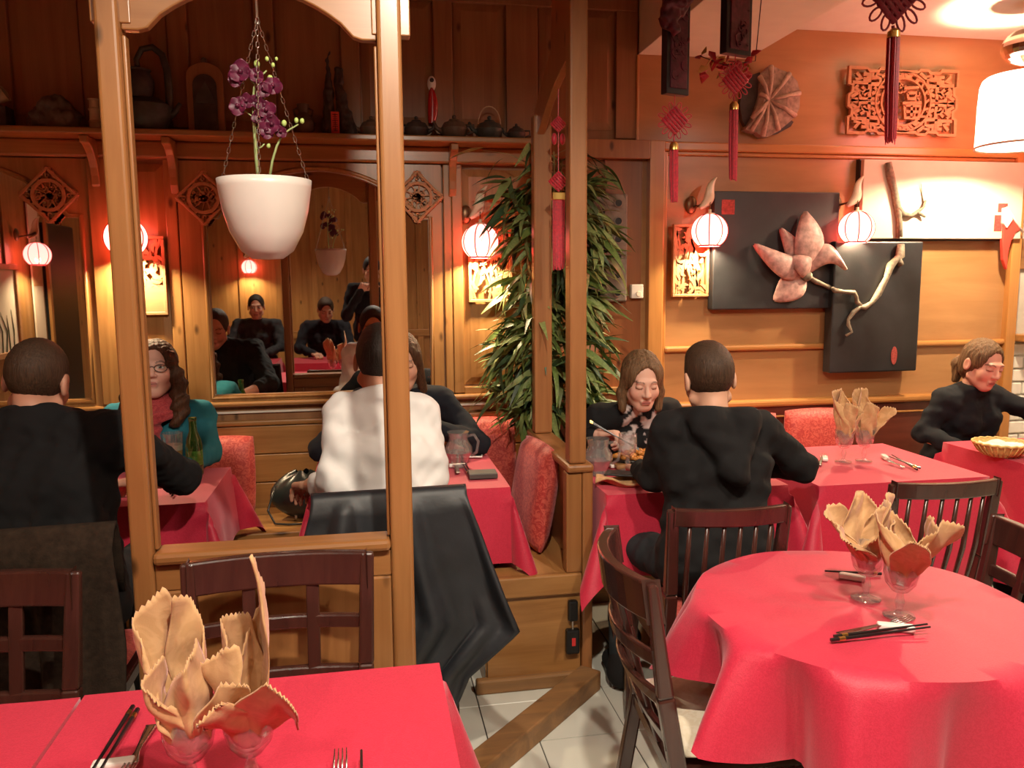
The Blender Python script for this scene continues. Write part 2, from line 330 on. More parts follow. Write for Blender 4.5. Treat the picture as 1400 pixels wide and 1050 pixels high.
# veneer wall on the right
MB().box(1.36, 3.56, WY - 0.012, WY + 0.002, 0.0, 2.76).build('veneer_board', 'veneer', wb)
wpart('rail', 1.487, 3.52, 2.145, 2.19, 0.045, 'veneer_trim', 0.008); wpart('moulding', 1.51, 3.5, 2.125, 2.145, 0.03, 'veneer_trim', 0.006)
wpart('rail', 1.51, 3.52, 1.135, 1.165, 0.04, 'veneer_trim', 0.01); wpart('stile', 1.487, 1.515, 0.88, 2.145, 0.03, 'veneer_trimZ', 0.006); wpart('stile', 3.5, 3.56, 0.5, 2.76, 0.05, 'veneer_trimZ')
wpart('rail', 1.40, 3.56, 0.835, 0.872, 0.06, 'veneer_trim', 0.012); wpart('wainscot', 0.86, 3.56, 0.42, 0.835, 0.03, 'maroon_wood'); wpart('moulding', 1.41, 3.5, 0.775, 0.785, 0.042, 'veneer_trim', 0.004)
# white brick pier past the veneer wall
pier = struct(MB().box(3.57, 4.4, WY + 0.02, WY + 0.2, 0, 3.0).build('wall_brick_pier', 'mortar'))
for r_ in range(15):
    for k in range(4):
        x = 3.575 + k * 0.215 - (0.107 if r_ % 2 else 0); x0, x1 = max(3.575, x), min(4.39, x + 0.205)
        if x1 - x0 > 0.03: MB().box(x0, x1, WY + 0.004, WY + 0.03, 0.02 + r_ * 0.075, 0.085 + r_ * 0.075).build('brick', 'brick_white', pier, bevel=0.005, segs=1)
MB().box(3.57, 4.4, WY - 0.10, WY + 0.02, 1.15, 1.19).build('ledge', 'honeyX', pier, bevel=0.005)
MB().box(3.60, 4.4, WY + 0.0, WY + 0.022, 1.55, 1.72).build('board', 'worn_wood', pier, bevel=0.005)
# other walls
wl = struct(MB().box(-2.5, -2.4, -2.2, 4.05, 0, 3.0).build('wall_left', 'honey'))
for k in range(11): MB().box(-2.402, -2.385, -2.1 + k * 0.55, -2.02 + k * 0.55, 0, 2.74).build('stile', 'honey', wl, bevel=0.004)
wr = struct(MB().box(4.3, 4.4, -2.2, 4.05, 0, 3.0).build('wall_right', 'cream_paint'))
wf = struct(MB().box(-2.5, 4.4, -2.3, -2.2, 0, 3.0).build('wall_front', 'honey'))
for k in range(16): MB().box(-2.3 + k * 0.42, -2.23 + k * 0.42, -2.202, -2.18, 0, 2.74).build('stile', 'honey', wf, bevel=0.004)
MB().box(-2.4, 4.3, -2.205, -2.17, 0.85, 0.93).build('rail', 'honeyX', wf, bevel=0.004)
# ceilings: wood boards above the booths, cream elsewhere, a boxed beam between
cl = struct(MB().box(-2.5, 4.4, -2.3, 1.9, 2.76, 2.9).box(1.93, 4.4, 1.9, 4.05, 2.76, 2.9).build('ceiling', 'ceiling_paint'))
cw = struct(MB().box(-2.5, 1.36, 1.9, 4.05, 2.96, 3.05).build('ceiling_booth', 'upper_wood'))
for k in range(18): MB().box(-2.45 + k * 0.212, -2.25 + k * 0.212, 1.92, WY, 2.945, 2.962).build('plank', 'upper_wood', cw, bevel=0.004, segs=1)
bm_ = struct(MB().box(1.36, 1.93, 1.9, WY, 2.605, 2.97).build('trim_beam', 'ceiling_paint', bevel=0.003))
struct(MB().box(-2.5, 1.36, 1.86, 1.93, 2.66, 2.97).build('trim_fascia', 'cream_paint', bevel=0.003))
for i, (x, y, z, p, a, t) in enumerate(SPOTS):
    d = thing('ceiling_downlight', 'round white ceiling downlight above ' + ('the pine screen chairs', 'the round table', 'the joined red table', 'the veneer wall tables', 'the rear diners', 'the rear aisle')[i], 'light', (x, y, 2.76), 'recessed ceiling downlights')
    MB().lathe([(0.05, 0), (0.05, -0.012), (0.07, -0.012), (0.075, -0.004), (0.075, 0.0)], 24, (x, y, 2.76), caps=False).build('rim', 'white_plastic', d, smooth='auto')
# ------------------------------------------------------------------ benches
def bench(name, label, x0, x1, y0, y1):
    t = thing(name, label, 'bench', ((x0 + x1) / 2, (y0 + y1) / 2, 0))
    MB().box(x0, x1, y0, y1, 0.405, 0.435).build('seat_board', 'honeyX', t, bevel=0.006)
    MB().box(x0, x1, y0 + 0.03, y0 + 0.055, 0.05, 0.404).build('front_panel', 'honeyX', t, bevel=0.003)
    MB().box(x0, x1, y0 + 0.05, y0 + 0.07, 0.0, 0.05).build('plinth', 'worn_wood', t)
    return t
bench('wall_bench', 'honey wooden bench along the wall under the big mirror', -2.38, 0.36, 3.50, 3.918)
bench('wall_bench', 'honey wooden bench along the veneer wall behind the right tables', 0.86, 3.5, 3.45, 3.915)
# side bench with its end panel
t = thing('side_bench', 'honey wooden side bench with worn end panel beside the divider', 'bench', (0.57, 3.1, 0))
MB().box(0.40, 0.757, 2.77, 3.91, 0.405, 0.437).build('seat_board', 'honeyY', t, bevel=0.006)
MB().box(0.405, 0.757, 2.775, 2.80, 0.05, 0.404).build('end_panel', 'honeyX', t, bevel=0.003)
MB().box(0.39, 0.757, 2.755, 2.785, 0.36, 0.437).build('apron', 'honeyX', t, bevel=0.006)
MB().box(0.36, 0.757, 2.755, 2.79, 0.0, 0.055).build('plinth', 'worn_wood', t, bevel=0.008)
MB().box(0.40, 0.425, 2.80, 3.48, 0.0, 0.404).build('front_panel', 'honeyY', t)
g = thing('door_lock_case', 'two black plastic lock boxes with red mark on the bench end panel', 'lock', (0.722, 2.774, 0.17))
MB().box(0.705, 0.742, 2.748, 2.7745, 0.255, 0.335).build('upper_case', 'black_plastic', g, bevel=0.008); MB().box(0.696, 0.748, 2.744, 2.7745, 0.13, 0.225).build('lower_case', 'black_plastic', g, bevel=0.008)
MB().box(0.718, 0.724, 2.752, 2.772, 0.225, 0.29).build('shackle', 'steel', g)
plain('red_mark', (0.6, 0.03, 0.03), 0.5); MB().box(0.716, 0.730, 2.7425, 2.7445, 0.165, 0.195).build('mark', 'red_mark', g)
# divider between the booths
dv = thing('booth_divider', 'red-brown timber divider with two posts at the bamboo plant', 'partition', (0.74, 3.1, 0))
MB().box(0.712, 0.775, 2.765, 2.835, 0.846, 2.96).build('post', 'divider_wood', dv, bevel=0.008); MB().box(0.760, 0.800, 2.76, 2.84, 0.0, 0.83).build('post', 'divider_wood', dv, bevel=0.008)
MB().box(0.712, 0.790, 3.37, 3.43, 0.846, 2.19).build('post', 'divider_wood', dv, bevel=0.008)
MB().box(0.70, 0.80, 2.75, 3.50, 0.815, 0.845).build('sill', 'divider_woodY', dv, bevel=0.010)
MB().add([(0.75, 2.80, 0.437), (0.775, 2.80, 0.437), (0.775, 3.48, 0.437), (0.75, 3.48, 0.437), (0.725, 2.80, 0.815), (0.775, 2.80, 0.815), (0.775, 3.48, 0.815), (0.725, 3.48, 0.815)],
         [(0, 3, 2, 1), (4, 5, 6, 7), (0, 1, 5, 4), (1, 2, 6, 5), (2, 3, 7, 6), (3, 0, 4, 7)]).build('backrest', 'divider_woodY', dv)
MB().box(0.700, 0.759, 2.765, 2.82, 0.437, 0.814).build('end_board', 'frame_wood', dv, bevel=0.006); MB().box(0.776, 0.80, 2.85, 3.5, 0.0, 0.814).build('side_board', 'divider_woodY', dv)
pts = [(2.835, 2.96), (2.835, 2.28)] + [(2.835 + 0.53 * t, 2.28 - 0.17 * t ** 1.8) for t in (0.1, 0.25, 0.45, 0.7, 1.0)] + [(3.43, 2.11), (3.43, 2.22)] + [(3.43 - 0.3 * t, 2.22 + 0.16 * t) for t in (0.5, 1.0)] + [(3.05, 2.96)]
MB().prism(pts, (0.728, 0, 0), (0, 1, 0), (0, 0, 1), 0.03).build('brace', 'divider_wood', dv, bevel=0.004)
# ------------------------------------------------------------------ front screen with arch
fs = thing('arched_screen', 'honey pine post-and-arch screen around the hanging white pot', 'partition', (-0.22, 2.0, 0))
FY0, FY1 = 1.965, 2.035
for x0, x1 in ((-0.562, -0.512), (0.047, 0.103)):
    b = MB().box(x0, x1, FY0, FY1, 0, 2.62); b.build('post', 'frame_wood', fs, bevel=0.009, segs=3)
    MB().box(x0 - 0.012, x1 + 0.022, FY0 + 0.02, FY1 - 0.015, 2.075, 2.60).build('cheek', 'frame_wood', fs, bevel=0.003)
MB().box(-0.512, -0.503, FY0 + 0.022, FY1 - 0.02, 0.87, 2.05).build('rebate', 'frame_wood', fs, bevel=0.003); MB().box(0.039, 0.047, FY0 + 0.022, FY1 - 0.02, 0.87, 2.05).build('rebate', 'frame_wood', fs, bevel=0.003)
x0, x1 = -0.512, 0.047; pts = [(x0, 2.62), (x0, 2.062), (x0 + 0.035, 2.062)]
for k in range(17):
    u = k / 16; pts.append((lerp(x0 + 0.055, x1 - 0.055, u), 2.068 + 0.10 * math.sin(math.pi * u) ** 0.75))
pts += [(x1 - 0.035, 2.062), (x1, 2.062), (x1, 2.62)]
MB().prism(pts, (0, FY0 + 0.05, 0), (1, 0, 0), (0, 0, 1), 0.026).build('arch_board', 'frame_woodX', fs, bevel=0.004)
MB().box(x0, x1, FY0 - 0.008, FY1 + 0.008, 0.838, 0.868).build('rail', 'frame_woodX', fs, bevel=0.010); MB().box(x0, x1, FY0 + 0.01, FY1 - 0.01, 0.77, 0.837).build('rail', 'frame_woodX', fs, bevel=0.004)
MB().box(x0 + 0.06, x1 - 0.06, FY0 + 0.022, FY1 - 0.022, 0.1, 0.77).build('panel', 'frame_wood', fs); MB().box(x0, x1, FY0 + 0.01, FY1 - 0.01, 0.0, 0.12).build('rail', 'frame_woodX', fs, bevel=0.004)
for a, b_ in ((x0, x0 + 0.07), (x1 - 0.07, x1)): MB().box(a, b_, FY0 + 0.008, FY1 - 0.01, 0.12, 0.77).build('stile', 'frame_wood', fs, bevel=0.006)
# ------------------------------------------------------------------ mirrors
def mirror(label, x0, x1, z0, zs, zt):
    t = thing('wall_mirror', label, 'mirror', ((x0 + x1) / 2, WY, z0))
    MB().box(x0 - 0.03, x1 + 0.03, WY - 0.012, WY - 0.006, z0 - 0.02, zt + 0.02).build('glass', 'mirror_glass', t)
    def ring(g): 
        p = [(x0 - g, z0 - g), (x0 - g, zs + g)]
        for k in range(21):
            u = k / 20; p.append((lerp(x0 + 0.05 - g, x1 - 0.05 + g, u), zs + g + (zt - zs) * math.sin(math.pi * u) ** 0.7))
        return p + [(x1 + g, zs + g), (x1 + g, z0 - g)]
    A, n = ring(0), len(ring(0)); 
    O = [(x0 - 0.115, z0 - 0.03), (x0 - 0.115, 2.055)] + [(lerp(x0 - 0.10, x1 + 0.05, (p[0] - x0) / (x1 - x0)), 2.055) for p in A[2:-2]] + [(x1 + 0.065, 2.055), (x1 + 0.065, z0 - 0.03)]
    b = MB(); V = [(p[0], WY - 0.036, p[1]) for p in A] + [(p[0], WY - 0.036, p[1]) for p in O] + [(p[0], WY - 0.012, p[1]) for p in A] + [(p[0], WY, p[1]) for p in O]; F = []
    for i in range(n):
        j = (i + 1) % n; F += [(i, j, n + j, n + i), (i, 2 * n + i, 2 * n + j, j), (n + i, n + j, 3 * n + j, 3 * n + i)]
    b.add(V, F).build('frame', 'honey', t)
    MB().tube([(p[0], WY - 0.036, p[1]) for p in ring(0.012)], 0.010, 6, closed=True).build('bead', 'honey', t, smooth=True)
    return t
mirror('large arched wall mirror in a honey wood frame above the middle booth', -0.70, 0.31, 0.985, 1.80, 2.02)
mirror('arched wall mirror behind the man in black with a dark door reflected', -2.15, -1.235, 0.985, 1.80, 2.02)
# ================================================================== LIGHTS AND WALL DECOR
shade('lantern_silk', (0.09, 0.005, 0.004), (1.0, 0.30, 0.29), 3.6, 0.4, (0.20, 0.025, 0.02)); emit('bulb', (1.0, 0.8, 0.5), 30.0)
plain('lantern_rib', (0.45, 0.01, 0.02), 0.5); plain('cream_gloss', (0.80, 0.70, 0.50), 0.3, var=0.05, coat=0.3); plain('bronze', (0.16, 0.10, 0.05), 0.35, 0.7)
def point(loc, watts, col=(1.0, 0.78, 0.47), r_=0.02):
    l = bpy.data.lights.new('bulb_light', 'POINT'); l.energy = watts; l.color = col; l.shadow_soft_size = r_
    o = bpy.data.objects.new('bulb_light', l); COL.objects.link(o); o.location = loc; return o
def lantern(label, c, rz=0.0, flip=1, r_=0.088, watts=40.0, anchor=None):
    cx, cy_, cz = c; t = thing('wall_lantern', label, 'lantern', (cx, cy_, cz - r_), 'round red silk wall lanterns')
    prof = [(r_ * math.sin(R(a)), r_ * 0.97 * math.cos(R(a))) for a in range(16, 147, 10)]
    sh_ = MB().lathe(prof, 32, c, caps=False).build('shade', 'lantern_silk', t, smooth=True)
    for k in range(8):
        a = 2 * math.pi * k / 8 + 0.35
        MB().tube([(cx + p[0] * 1.012 * math.cos(a), cy_ + p[0] * 1.012 * math.sin(a), cz + p[1]) for p in prof], 0.0028, 5).build('rib', 'lantern_rib', sh_, smooth=True)
    MB().lathe([(r_ * 0.30, r_ * 0.93), (r_ * 0.27, r_ * 1.0), (0.008, r_ * 1.03), (0.008, r_ * 1.2)], 16, c).build('cap', 'cream_gloss', t, smooth='auto')
    MB().lathe([(prof[-1][0] + 0.002, prof[-1][1] - 0.004), (prof[-1][0] + 0.002, prof[-1][1] + 0.004)], 32, c, caps=False).build('bottom_ring', 'lantern_rib', t, solid=0.003)
    zb = cz + prof[-1][1] + 0.035
    MB().sphere((cx, cy_, zb + 0.02), (0.014, 0.014, 0.02), 10, 8).build('bulb', 'bulb', t, smooth=True)
    pl_ = point((cx, cy_, zb), watts); attach(pl_, t)
    fx = -0.055 * flip; an = anchor or (cx + fx, WY - 0.022); am = ((an[0] + cx) / 2, (an[1] + cy_) / 2)
    br = MB().tube([(cx, cy_, cz + r_ * 1.15), (cx, cy_, cz + r_ * 1.75)], 0.003, 6).tube([(an[0], an[1], cz + r_ * 1.38), (am[0], am[1], cz + r_ * 1.48), (lerp(am[0], cx, 0.6), lerp(am[1], cy_, 0.6), cz + r_ * 1.58), (cx, cy_, cz + r_ * 1.75)], 0.006, 8).build('arm', 'bronze', t, smooth=True)
    MB().sphere((an[0], an[1], cz + r_ * 1.55), (0.032 if anchor is None or anchor[1] < -1 else 0.016, 0.018 if anchor is None or anchor[1] < -1 else 0.032, 0.045), 14, 10).build('wall_rosette', 'bronze', t, smooth=True)
    def leaf(u, v):
        s_ = u; wdt = 0.034 * math.sin(math.pi * min(1, s_ * 0.96 + 0.04)) ** 0.8 * (1 - 0.35 * s_)
        x = cx + flip * (-0.045 + 0.085 * s_ + 0.012 * math.sin(6 * s_)); z = cz + r_ * 1.28 + 0.15 * s_ ** 1.1; q = (v - 0.5) * 2
        return (x + q * wdt * 0.8 * flip, cy_ + 0.012 - 0.02 * math.sin(math.pi * s_) + 0.012 * q * q, z - q * wdt * 0.45)
    MB().sheet(leaf, 14, 7).build('leaf', 'cream_gloss', t, smooth=True, solid=0.006)
    return t
lantern('red silk wall lantern with leaf bracket beside the front post', ((-1.019, 1.707)[0], 3.82, (-1.019, 1.707)[1]))
lantern('red silk wall lantern among the bamboo leaves', ((0.548, 1.690)[0], 3.82, (0.548, 1.690)[1]))
lantern('red silk wall lantern with leaf bracket over the slim carved panel', ((1.698, 1.745)[0], 3.82, (1.698, 1.745)[1]))
lantern('red silk wall lantern with leaf bracket between the lacquer panels', ((2.502, 1.763)[0], 3.82, (2.502, 1.763)[1]))
# ------------------------------------------------------------------ pendant lantern and mirror ball near the brick pier
PX, PY = 3.065, 3.40
shade('pendant_silk', (0.30, 0.035, 0.025), (1.0, 0.80, 0.74), 6.0, 0.5, (0.6, 0.12, 0.1))
t = thing('pendant_lantern', 'big glowing drum lantern hanging under the mirror ball', 'lantern', (PX, PY, 2.1))
prof = [(0.168, 2.435), (0.180, 2.425), (0.19, 2.395), (0.195, 2.3), (0.195, 2.2), (0.197, 2.118)]
MB().lathe(prof, 40, (PX, PY, 0), caps=False).build('shade', 'pendant_silk', t, smooth=True)
MB().lathe([(0.19, 2.118), (0.20, 2.112), (0.20, 2.122)], 40, (PX, PY, 0), caps=False).build('bottom_ring', 'cream_gloss', t, smooth=True)
MB().sphere((PX, PY, 2.25), (0.03, 0.03, 0.045), 12, 8).build('bulb', 'bulb', t, smooth=True); attach(point((PX, PY, 2.20), 90, (1.0, 0.80, 0.52), 0.04), t)
MB().tube([(PX, PY, 2.43), (PX, PY, 2.50)], 0.006, 6).build('cord', 'cream_gloss', t)
plain('mirror_chip', (0.85, 0.75, 0.6), 0.12, 1.0)
t = thing('mirror_ball', 'faceted mirror ball above the drum lantern', 'mirror ball', (PX, PY, 2.5))
MB().sphere((PX, PY, 2.565), (0.115, 0.115, 0.085), 26, 14).build('faceted_shell', 'mirror_chip', t); MB().tube([(PX, PY, 2.645), (PX, PY, 2.76)], 0.005, 6).build('cord', 'cream_gloss', t)
# ------------------------------------------------------------------ carved panels
def foliage(b, w_, h_, org, ux, uy, th, n, seed, lw=0.016):
    rr = random.Random(seed)
    for k in range(max(2, n // 7)):
        x = rr.uniform(0.1, 0.9) * w_; a = rr.uniform(-0.35, 0.35); p = [(min(max(x + a * u * h_ * 0.6 + 0.012 * math.sin(u * 9 + k), 0.01), w_ - 0.01), u * h_) for u in [i / 9 for i in range(10)]]
        b.ribbon(p, 0.010, org, ux, uy, th)
    for k in range(n):
        x, y = rr.uniform(0.05, 0.95) * w_, rr.uniform(0.04, 0.96) * h_; a = rr.uniform(0, 6.28); L = rr.uniform(0.03, 0.065)
        pts = []
        for u in (0, 0.25, 0.5, 0.75, 1.0): pts.append((min(max(x + math.cos(a + 0.8 * u) * L * (u - 0.5), 0.004), w_ - 0.004), min(max(y + math.sin(a + 0.8 * u) * L * (u - 0.5), 0.004), h_ - 0.004)))
        b.ribbon(pts, [lw * 0.25, lw * 0.9, lw, lw * 0.8, lw * 0.15], org, ux, uy, th * rr.uniform(0.8, 1.2))
def frame_rect(b, w_, h_, wd, org, ux, uy, th):
    for x0, x1, y0, y1 in ((0, w_, 0, wd), (0, w_, h_ - wd, h_), (0, wd, wd, h_ - wd), (w_ - wd, w_, wd, h_ - wd)): b.prism([(x0, y0), (x1, y0), (x1, y1), (x0, y1)], org, ux, uy, th)
UX, UZ = Vector((1, 0, 0)), Vector((0, 0, 1))     # UX x UZ points to -Y (into the room)
def carved_panel(label, x0, z0, x1, z1, n, seed, y=WY - 0.02, solid_base=0.0):
    t = thing('fretwork_carving', label, 'carving', ((x0 + x1) / 2, y, z0)); w_, h_ = x1 - x0, z1 - z0
    b = MB(); frame_rect(b, w_, h_, 0.014, (x0, y, z0), UX, UZ, 0.022); b.build('frame', 'carved', t, bevel=0.002, segs=1)
    b = MB(); foliage(b, w_ - 0.02, h_ - 0.02 - solid_base, (x0 + 0.01, y - 0.002, z0 + 0.01 + solid_base), UX, UZ, 0.014, n, seed)
    if solid_base: b.prism([(0, 0), (w_ - 0.02, 0), (w_ - 0.02, solid_base), (0.5 * w_, solid_base * 1.25), (0, solid_base * 0.8)], (x0 + 0.01, y - 0.002, z0 + 0.01), UX, UZ, 0.013)
    b.build('openwork', 'carved', t); return t
carved_panel('tall openwork carved panel with bamboo pattern near the front post', -1.055, 1.365, -0.882, 1.72, 46, 3, y=WY - 0.025, solid_base=0.12)
carved_panel('openwork carved panel glowing beneath the lantern by the bamboo', 0.50, 1.405, 0.715, 1.76, 60, 5, y=WY - 0.025)
carved_panel('slim openwork carved panel left of the black lacquer panel', 1.54, 1.42, 1.735, 1.785, 60, 9, y=WY - 0.032)
def diamond(label, cx, cz, y=WY - 0.040, s=0.125, seed=1):
    t = thing('carved_diamond', label, 'carving', (cx, y, cz - s)); a = Vector((1, 0, 1)).normalized(); c = Vector((-1, 0, 1)).normalized(); L = s * 1.40
    org = Vector((cx, y, cz)) - (a + c) * L / 2
    b = MB(); frame_rect(b, L, L, 0.012, org, a, c, 0.016); b.build('frame', 'carved', t, bevel=0.002, segs=1)
    b = MB(); b.ribbon(arc(0, 0, 0.064, 0, 360, 32)[:-1], 0.014, (cx, y, cz), UX, UZ, 0.017, closed=True); b.build('ring', 'carved', t)
    b = MB(); 
    for q in range(4):
        an = 90 * q
        for d_, wd in ((0.084, 0.016), (0.098, 0.013), (0.111, 0.010)):
            for e in (-1, 0, 1): p = [(d_ * math.cos(R(an)) - e * 0.02 * math.sin(R(an)) * (0.125 - d_) / 0.03, d_ * math.sin(R(an)) + e * 0.02 * math.cos(R(an)) * (0.125 - d_) / 0.03)]; b.ribbon(arc(p[0][0], p[0][1], 0.007, 0, 300, 8), 0.006, (cx, y, cz), UX, UZ, 0.013)
        for sgn in (-1, 1):
            an2 = an + 45 + sgn * 14; b.ribbon([(0.064 * math.cos(R(an2)), 0.064 * math.sin(R(an2))), (0.084 * math.cos(R(an2)), 0.084 * math.sin(R(an2)))], 0.012, (cx, y, cz), UX, UZ, 0.013)
    b.build('corner_tracery', 'carved', t); b = MB(); rr = random.Random(seed)
    for k in range(26):
        r0, a0 = rr.uniform(0, 0.052), rr.uniform(0, 360); b.ribbon(arc(r0 * math.cos(R(a0)), r0 * math.sin(R(a0)), rr.uniform(0.007, 0.014), rr.uniform(0, 360), rr.uniform(400, 600), 8), 0.006, (cx, y, cz), UX, UZ, 0.012)
    for k in range(5): an = 36 * k + 9; b.ribbon([(-0.06 * math.cos(R(an)), -0.06 * math.sin(R(an))), (0.005, 0.004), (0.06 * math.cos(R(an)), 0.06 * math.sin(R(an)))], 0.005, (cx, y, cz), UX, UZ, 0.011)
    b.build('medallion', 'carved', t); return t
diamond('carved wooden diamond over the mirror behind the man in black', -1.345, 1.894, seed=2)
diamond('carved wooden diamond half hidden by the white hanging pot', -0.70, 1.888, seed=3)
diamond('carved wooden diamond on the mirror frame beside the front post', 0.262, 1.904, seed=4)
# big square fretwork with the character for good fortune
t = thing('fretwork_carving', 'square openwork carving with a round Chinese character medallion', 'carving', (2.79, WY, 2.24)); y = WY - 0.035; F0 = (2.465, y, 2.243); FW, FH = 0.65, 0.345
sx, sz = FW, FH; UXs, UZs = UX * FW, UZ * FH        # unit square drawing space (x 0..1, z 0..1)
def st_(b, pts, wd=0.011, th=0.016): b.ribbon([(p[0] * FW, p[1] * FH) for p in pts], wd, F0, UX, UZ, th)
b = MB(); outl = [(0.02, 0.97), (0.17, 0.97), (0.19, 0.93), (0.27, 0.93), (0.29, 0.97), (0.36, 0.97), (0.38, 0.94), (0.62, 0.94), (0.64, 0.97), (0.71, 0.97), (0.73, 0.93), (0.81, 0.93), (0.83, 0.97), (0.98, 0.97), (0.98, 0.74), (0.95, 0.72), (0.95, 0.62), (0.98, 0.58), (0.98, 0.42), (0.95, 0.38), (0.95, 0.28), (0.98, 0.26), (0.98, 0.03), (0.83, 0.03), (0.81, 0.07), (0.73, 0.07), (0.71, 0.03), (0.64, 0.03), (0.62, 0.06), (0.38, 0.06), (0.36, 0.03), (0.29, 0.03), (0.27, 0.07), (0.19, 0.07), (0.17, 0.03), (0.02, 0.03), (0.02, 0.26), (0.05, 0.28), (0.05, 0.38), (0.02, 0.42), (0.02, 0.58), (0.05, 0.62), (0.05, 0.72), (0.02, 0.74)]
b.ribbon([(p[0] * FW, p[1] * FH) for p in outl], 0.013, F0, UX, UZ, 0.018, closed=True); b.build('frame', 'carved', t)
b = MB(); C0 = (0.5 * FW, 0.5 * FH)
for rx in (0.245, 0.195): b.ribbon([(C0[0] + rx * FW * math.cos(a), C0[1] + rx * 0.93 * FW * math.sin(a)) for a in [2 * math.pi * k / 40 for k in range(40)]], 0.010, F0, UX, UZ, 0.018, closed=True)
for k in range(20): a = 2 * math.pi * k / 20; r0 = 0.22 * FW; b.ribbon([(C0[0] + r0 * 0.88 * math.cos(a), C0[1] + r0 * 0.82 * math.sin(a)), (C0[0] + r0 * 1.12 * math.cos(a + 0.13), C0[1] + r0 * 1.04 * math.sin(a + 0.13))], 0.012, F0, UX, UZ, 0.014)
b.build('medallion_ring', 'carved', t)
b = MB()
ch = [[(0.37, 0.66), (0.40, 0.62)], [(0.34, 0.57), (0.44, 0.57), (0.35, 0.42)], [(0.40, 0.52), (0.40, 0.28)], [(0.41, 0.48), (0.45, 0.43)],           # left radical
      [(0.50, 0.70), (0.63, 0.72)], [(0.53, 0.63), (0.61, 0.64), (0.60, 0.55), (0.54, 0.55), (0.53, 0.63)], [(0.49, 0.48), (0.66, 0.50)], [(0.51, 0.45), (0.65, 0.45), (0.64, 0.27), (0.52, 0.27), (0.51, 0.45)], [(0.575, 0.45), (0.575, 0.27)], [(0.52, 0.36), (0.64, 0.36)]]
for p in ch: st_(b, p, 0.014, 0.019)
b.build('character', 'carved', t); b = MB()
for mx in (0, 1):
    for mz in (0, 1):
        q = lambda p: [((1 - x) if mx else x, (1 - z) if mz else z) for x, z in p]
        for p in ([(0.05, 0.76), (0.2, 0.76), (0.2, 0.92)], [(0.08, 0.9), (0.12, 0.82), (0.07, 0.8)], [(0.14, 0.88), (0.18, 0.88), (0.18, 0.81), (0.14, 0.81)], [(0.22, 0.94), (0.22, 0.84), (0.29, 0.84), (0.29, 0.74), (0.20, 0.74), (0.20, 0.52)], [(0.10, 0.72), (0.07, 0.68), (0.12, 0.62), (0.12, 0.52), (0.2, 0.52)], [(0.13, 0.70), (0.17, 0.64), (0.12, 0.60)], [(0.15, 0.58), (0.19, 0.66)], [(0.25, 0.9), (0.31, 0.86), (0.36, 0.93)], [(0.32, 0.80), (0.36, 0.84), (0.40, 0.80)], [(0.04, 0.55), (0.09, 0.6), (0.05, 0.66)], [(0.04, 0.5), (0.1, 0.52)], [(0.24, 0.7), (0.27, 0.64), (0.22, 0.6)], [(0.42, 0.92), (0.46, 0.86), (0.5, 0.9)], [(0.20, 0.53), (0.26, 0.53)]):
            st_(b, q(p), 0.017, 0.015)
rr = random.Random(4)
for k in range(26):
    a0, r0 = rr.uniform(0, 6.28), rr.uniform(0.10, 0.18); b.ribbon(arc(C0[0] + r0 * FW * math.cos(a0), C0[1] + r0 * FW * 0.9 * math.sin(a0), rr.uniform(0.008, 0.016), rr.uniform(0, 360), rr.uniform(360, 560), 7), 0.008, F0, UX, UZ, 0.012)
b.build('tracery', 'carved', t)
# ------------------------------------------------------------------ fossil-like carved stone disc
plain('stone', (0.33, 0.25, 0.20), 0.75, var=0.35, nscale=45, bump=0.6, bscale=70); plain('stone_dark', (0.07, 0.06, 0.06), 0.7, var=0.3, nscale=30, bump=0.5); plain('stone_pale', (0.52, 0.40, 0.32), 0.7, var=0.25, nscale=50, bump=0.5)
t = thing('stone_disc', 'broken grey stone disc carved like a shell on the wall', 'carving', (2.06, WY, 2.22))
edge = [(2.033, 2.567), (2.086, 2.548), (2.138, 2.532), (2.180, 2.494), (2.198, 2.438), (2.197, 2.366), (2.178, 2.323), (2.135, 2.286), (2.085, 2.248), (2.037, 2.222), (1.998, 2.217), (1.969, 2.238), (1.933, 2.244), (1.905, 2.251), (1.935, 2.302), (1.961, 2.359), (1.979, 2.424), (1.981, 2.487), (1.972, 2.512), (2.007, 2.541)]
cx, cz = (2.020, 2.393)
b = MB(); n = len(edge); V = [(cx, WY - 0.075, cz)]; F = []
for k, (x, z) in enumerate(edge):
    V += [(lerp(cx, x, 0.55), WY - 0.085, lerp(cz, z, 0.55)), (x, WY - 0.065, z), (x, WY - 0.01, z)]
for k in range(n):
    j = (k + 1) % n; a, c = 1 + 3 * k, 1 + 3 * j; F += [(0, c, a), (a, c, c + 1, a + 1), (a + 1, c + 1, c + 2, a + 2)]
b.add(V, F).build('slab', 'stone', t)
for k in range(0, n, 2):
    x, z = edge[k]; MB().tube([(cx, WY - 0.080, cz), (lerp(cx, x, 0.55), WY - 0.090, lerp(cz, z, 0.55)), (lerp(cx, x, 0.97), WY - 0.068, lerp(cz, z, 0.97))], [0.008, 0.009, 0.014], 6).build('rib', 'stone_pale', t, smooth=True)
bk = [(1.987, 2.537), (1.932, 2.518), (1.898, 2.456), (1.885, 2.374), (1.899, 2.303), (1.932, 2.250), (2.013, 2.223), (2.093, 2.239), (2.165, 2.277), (2.180, 2.300), (2.089, 2.362), (2.006, 2.431)]
MB().prism([(p[0], p[1]) for p in bk], (0, WY - 0.012, 0), UX, UZ, 0.03).build('back_plate', 'stone_dark', t)
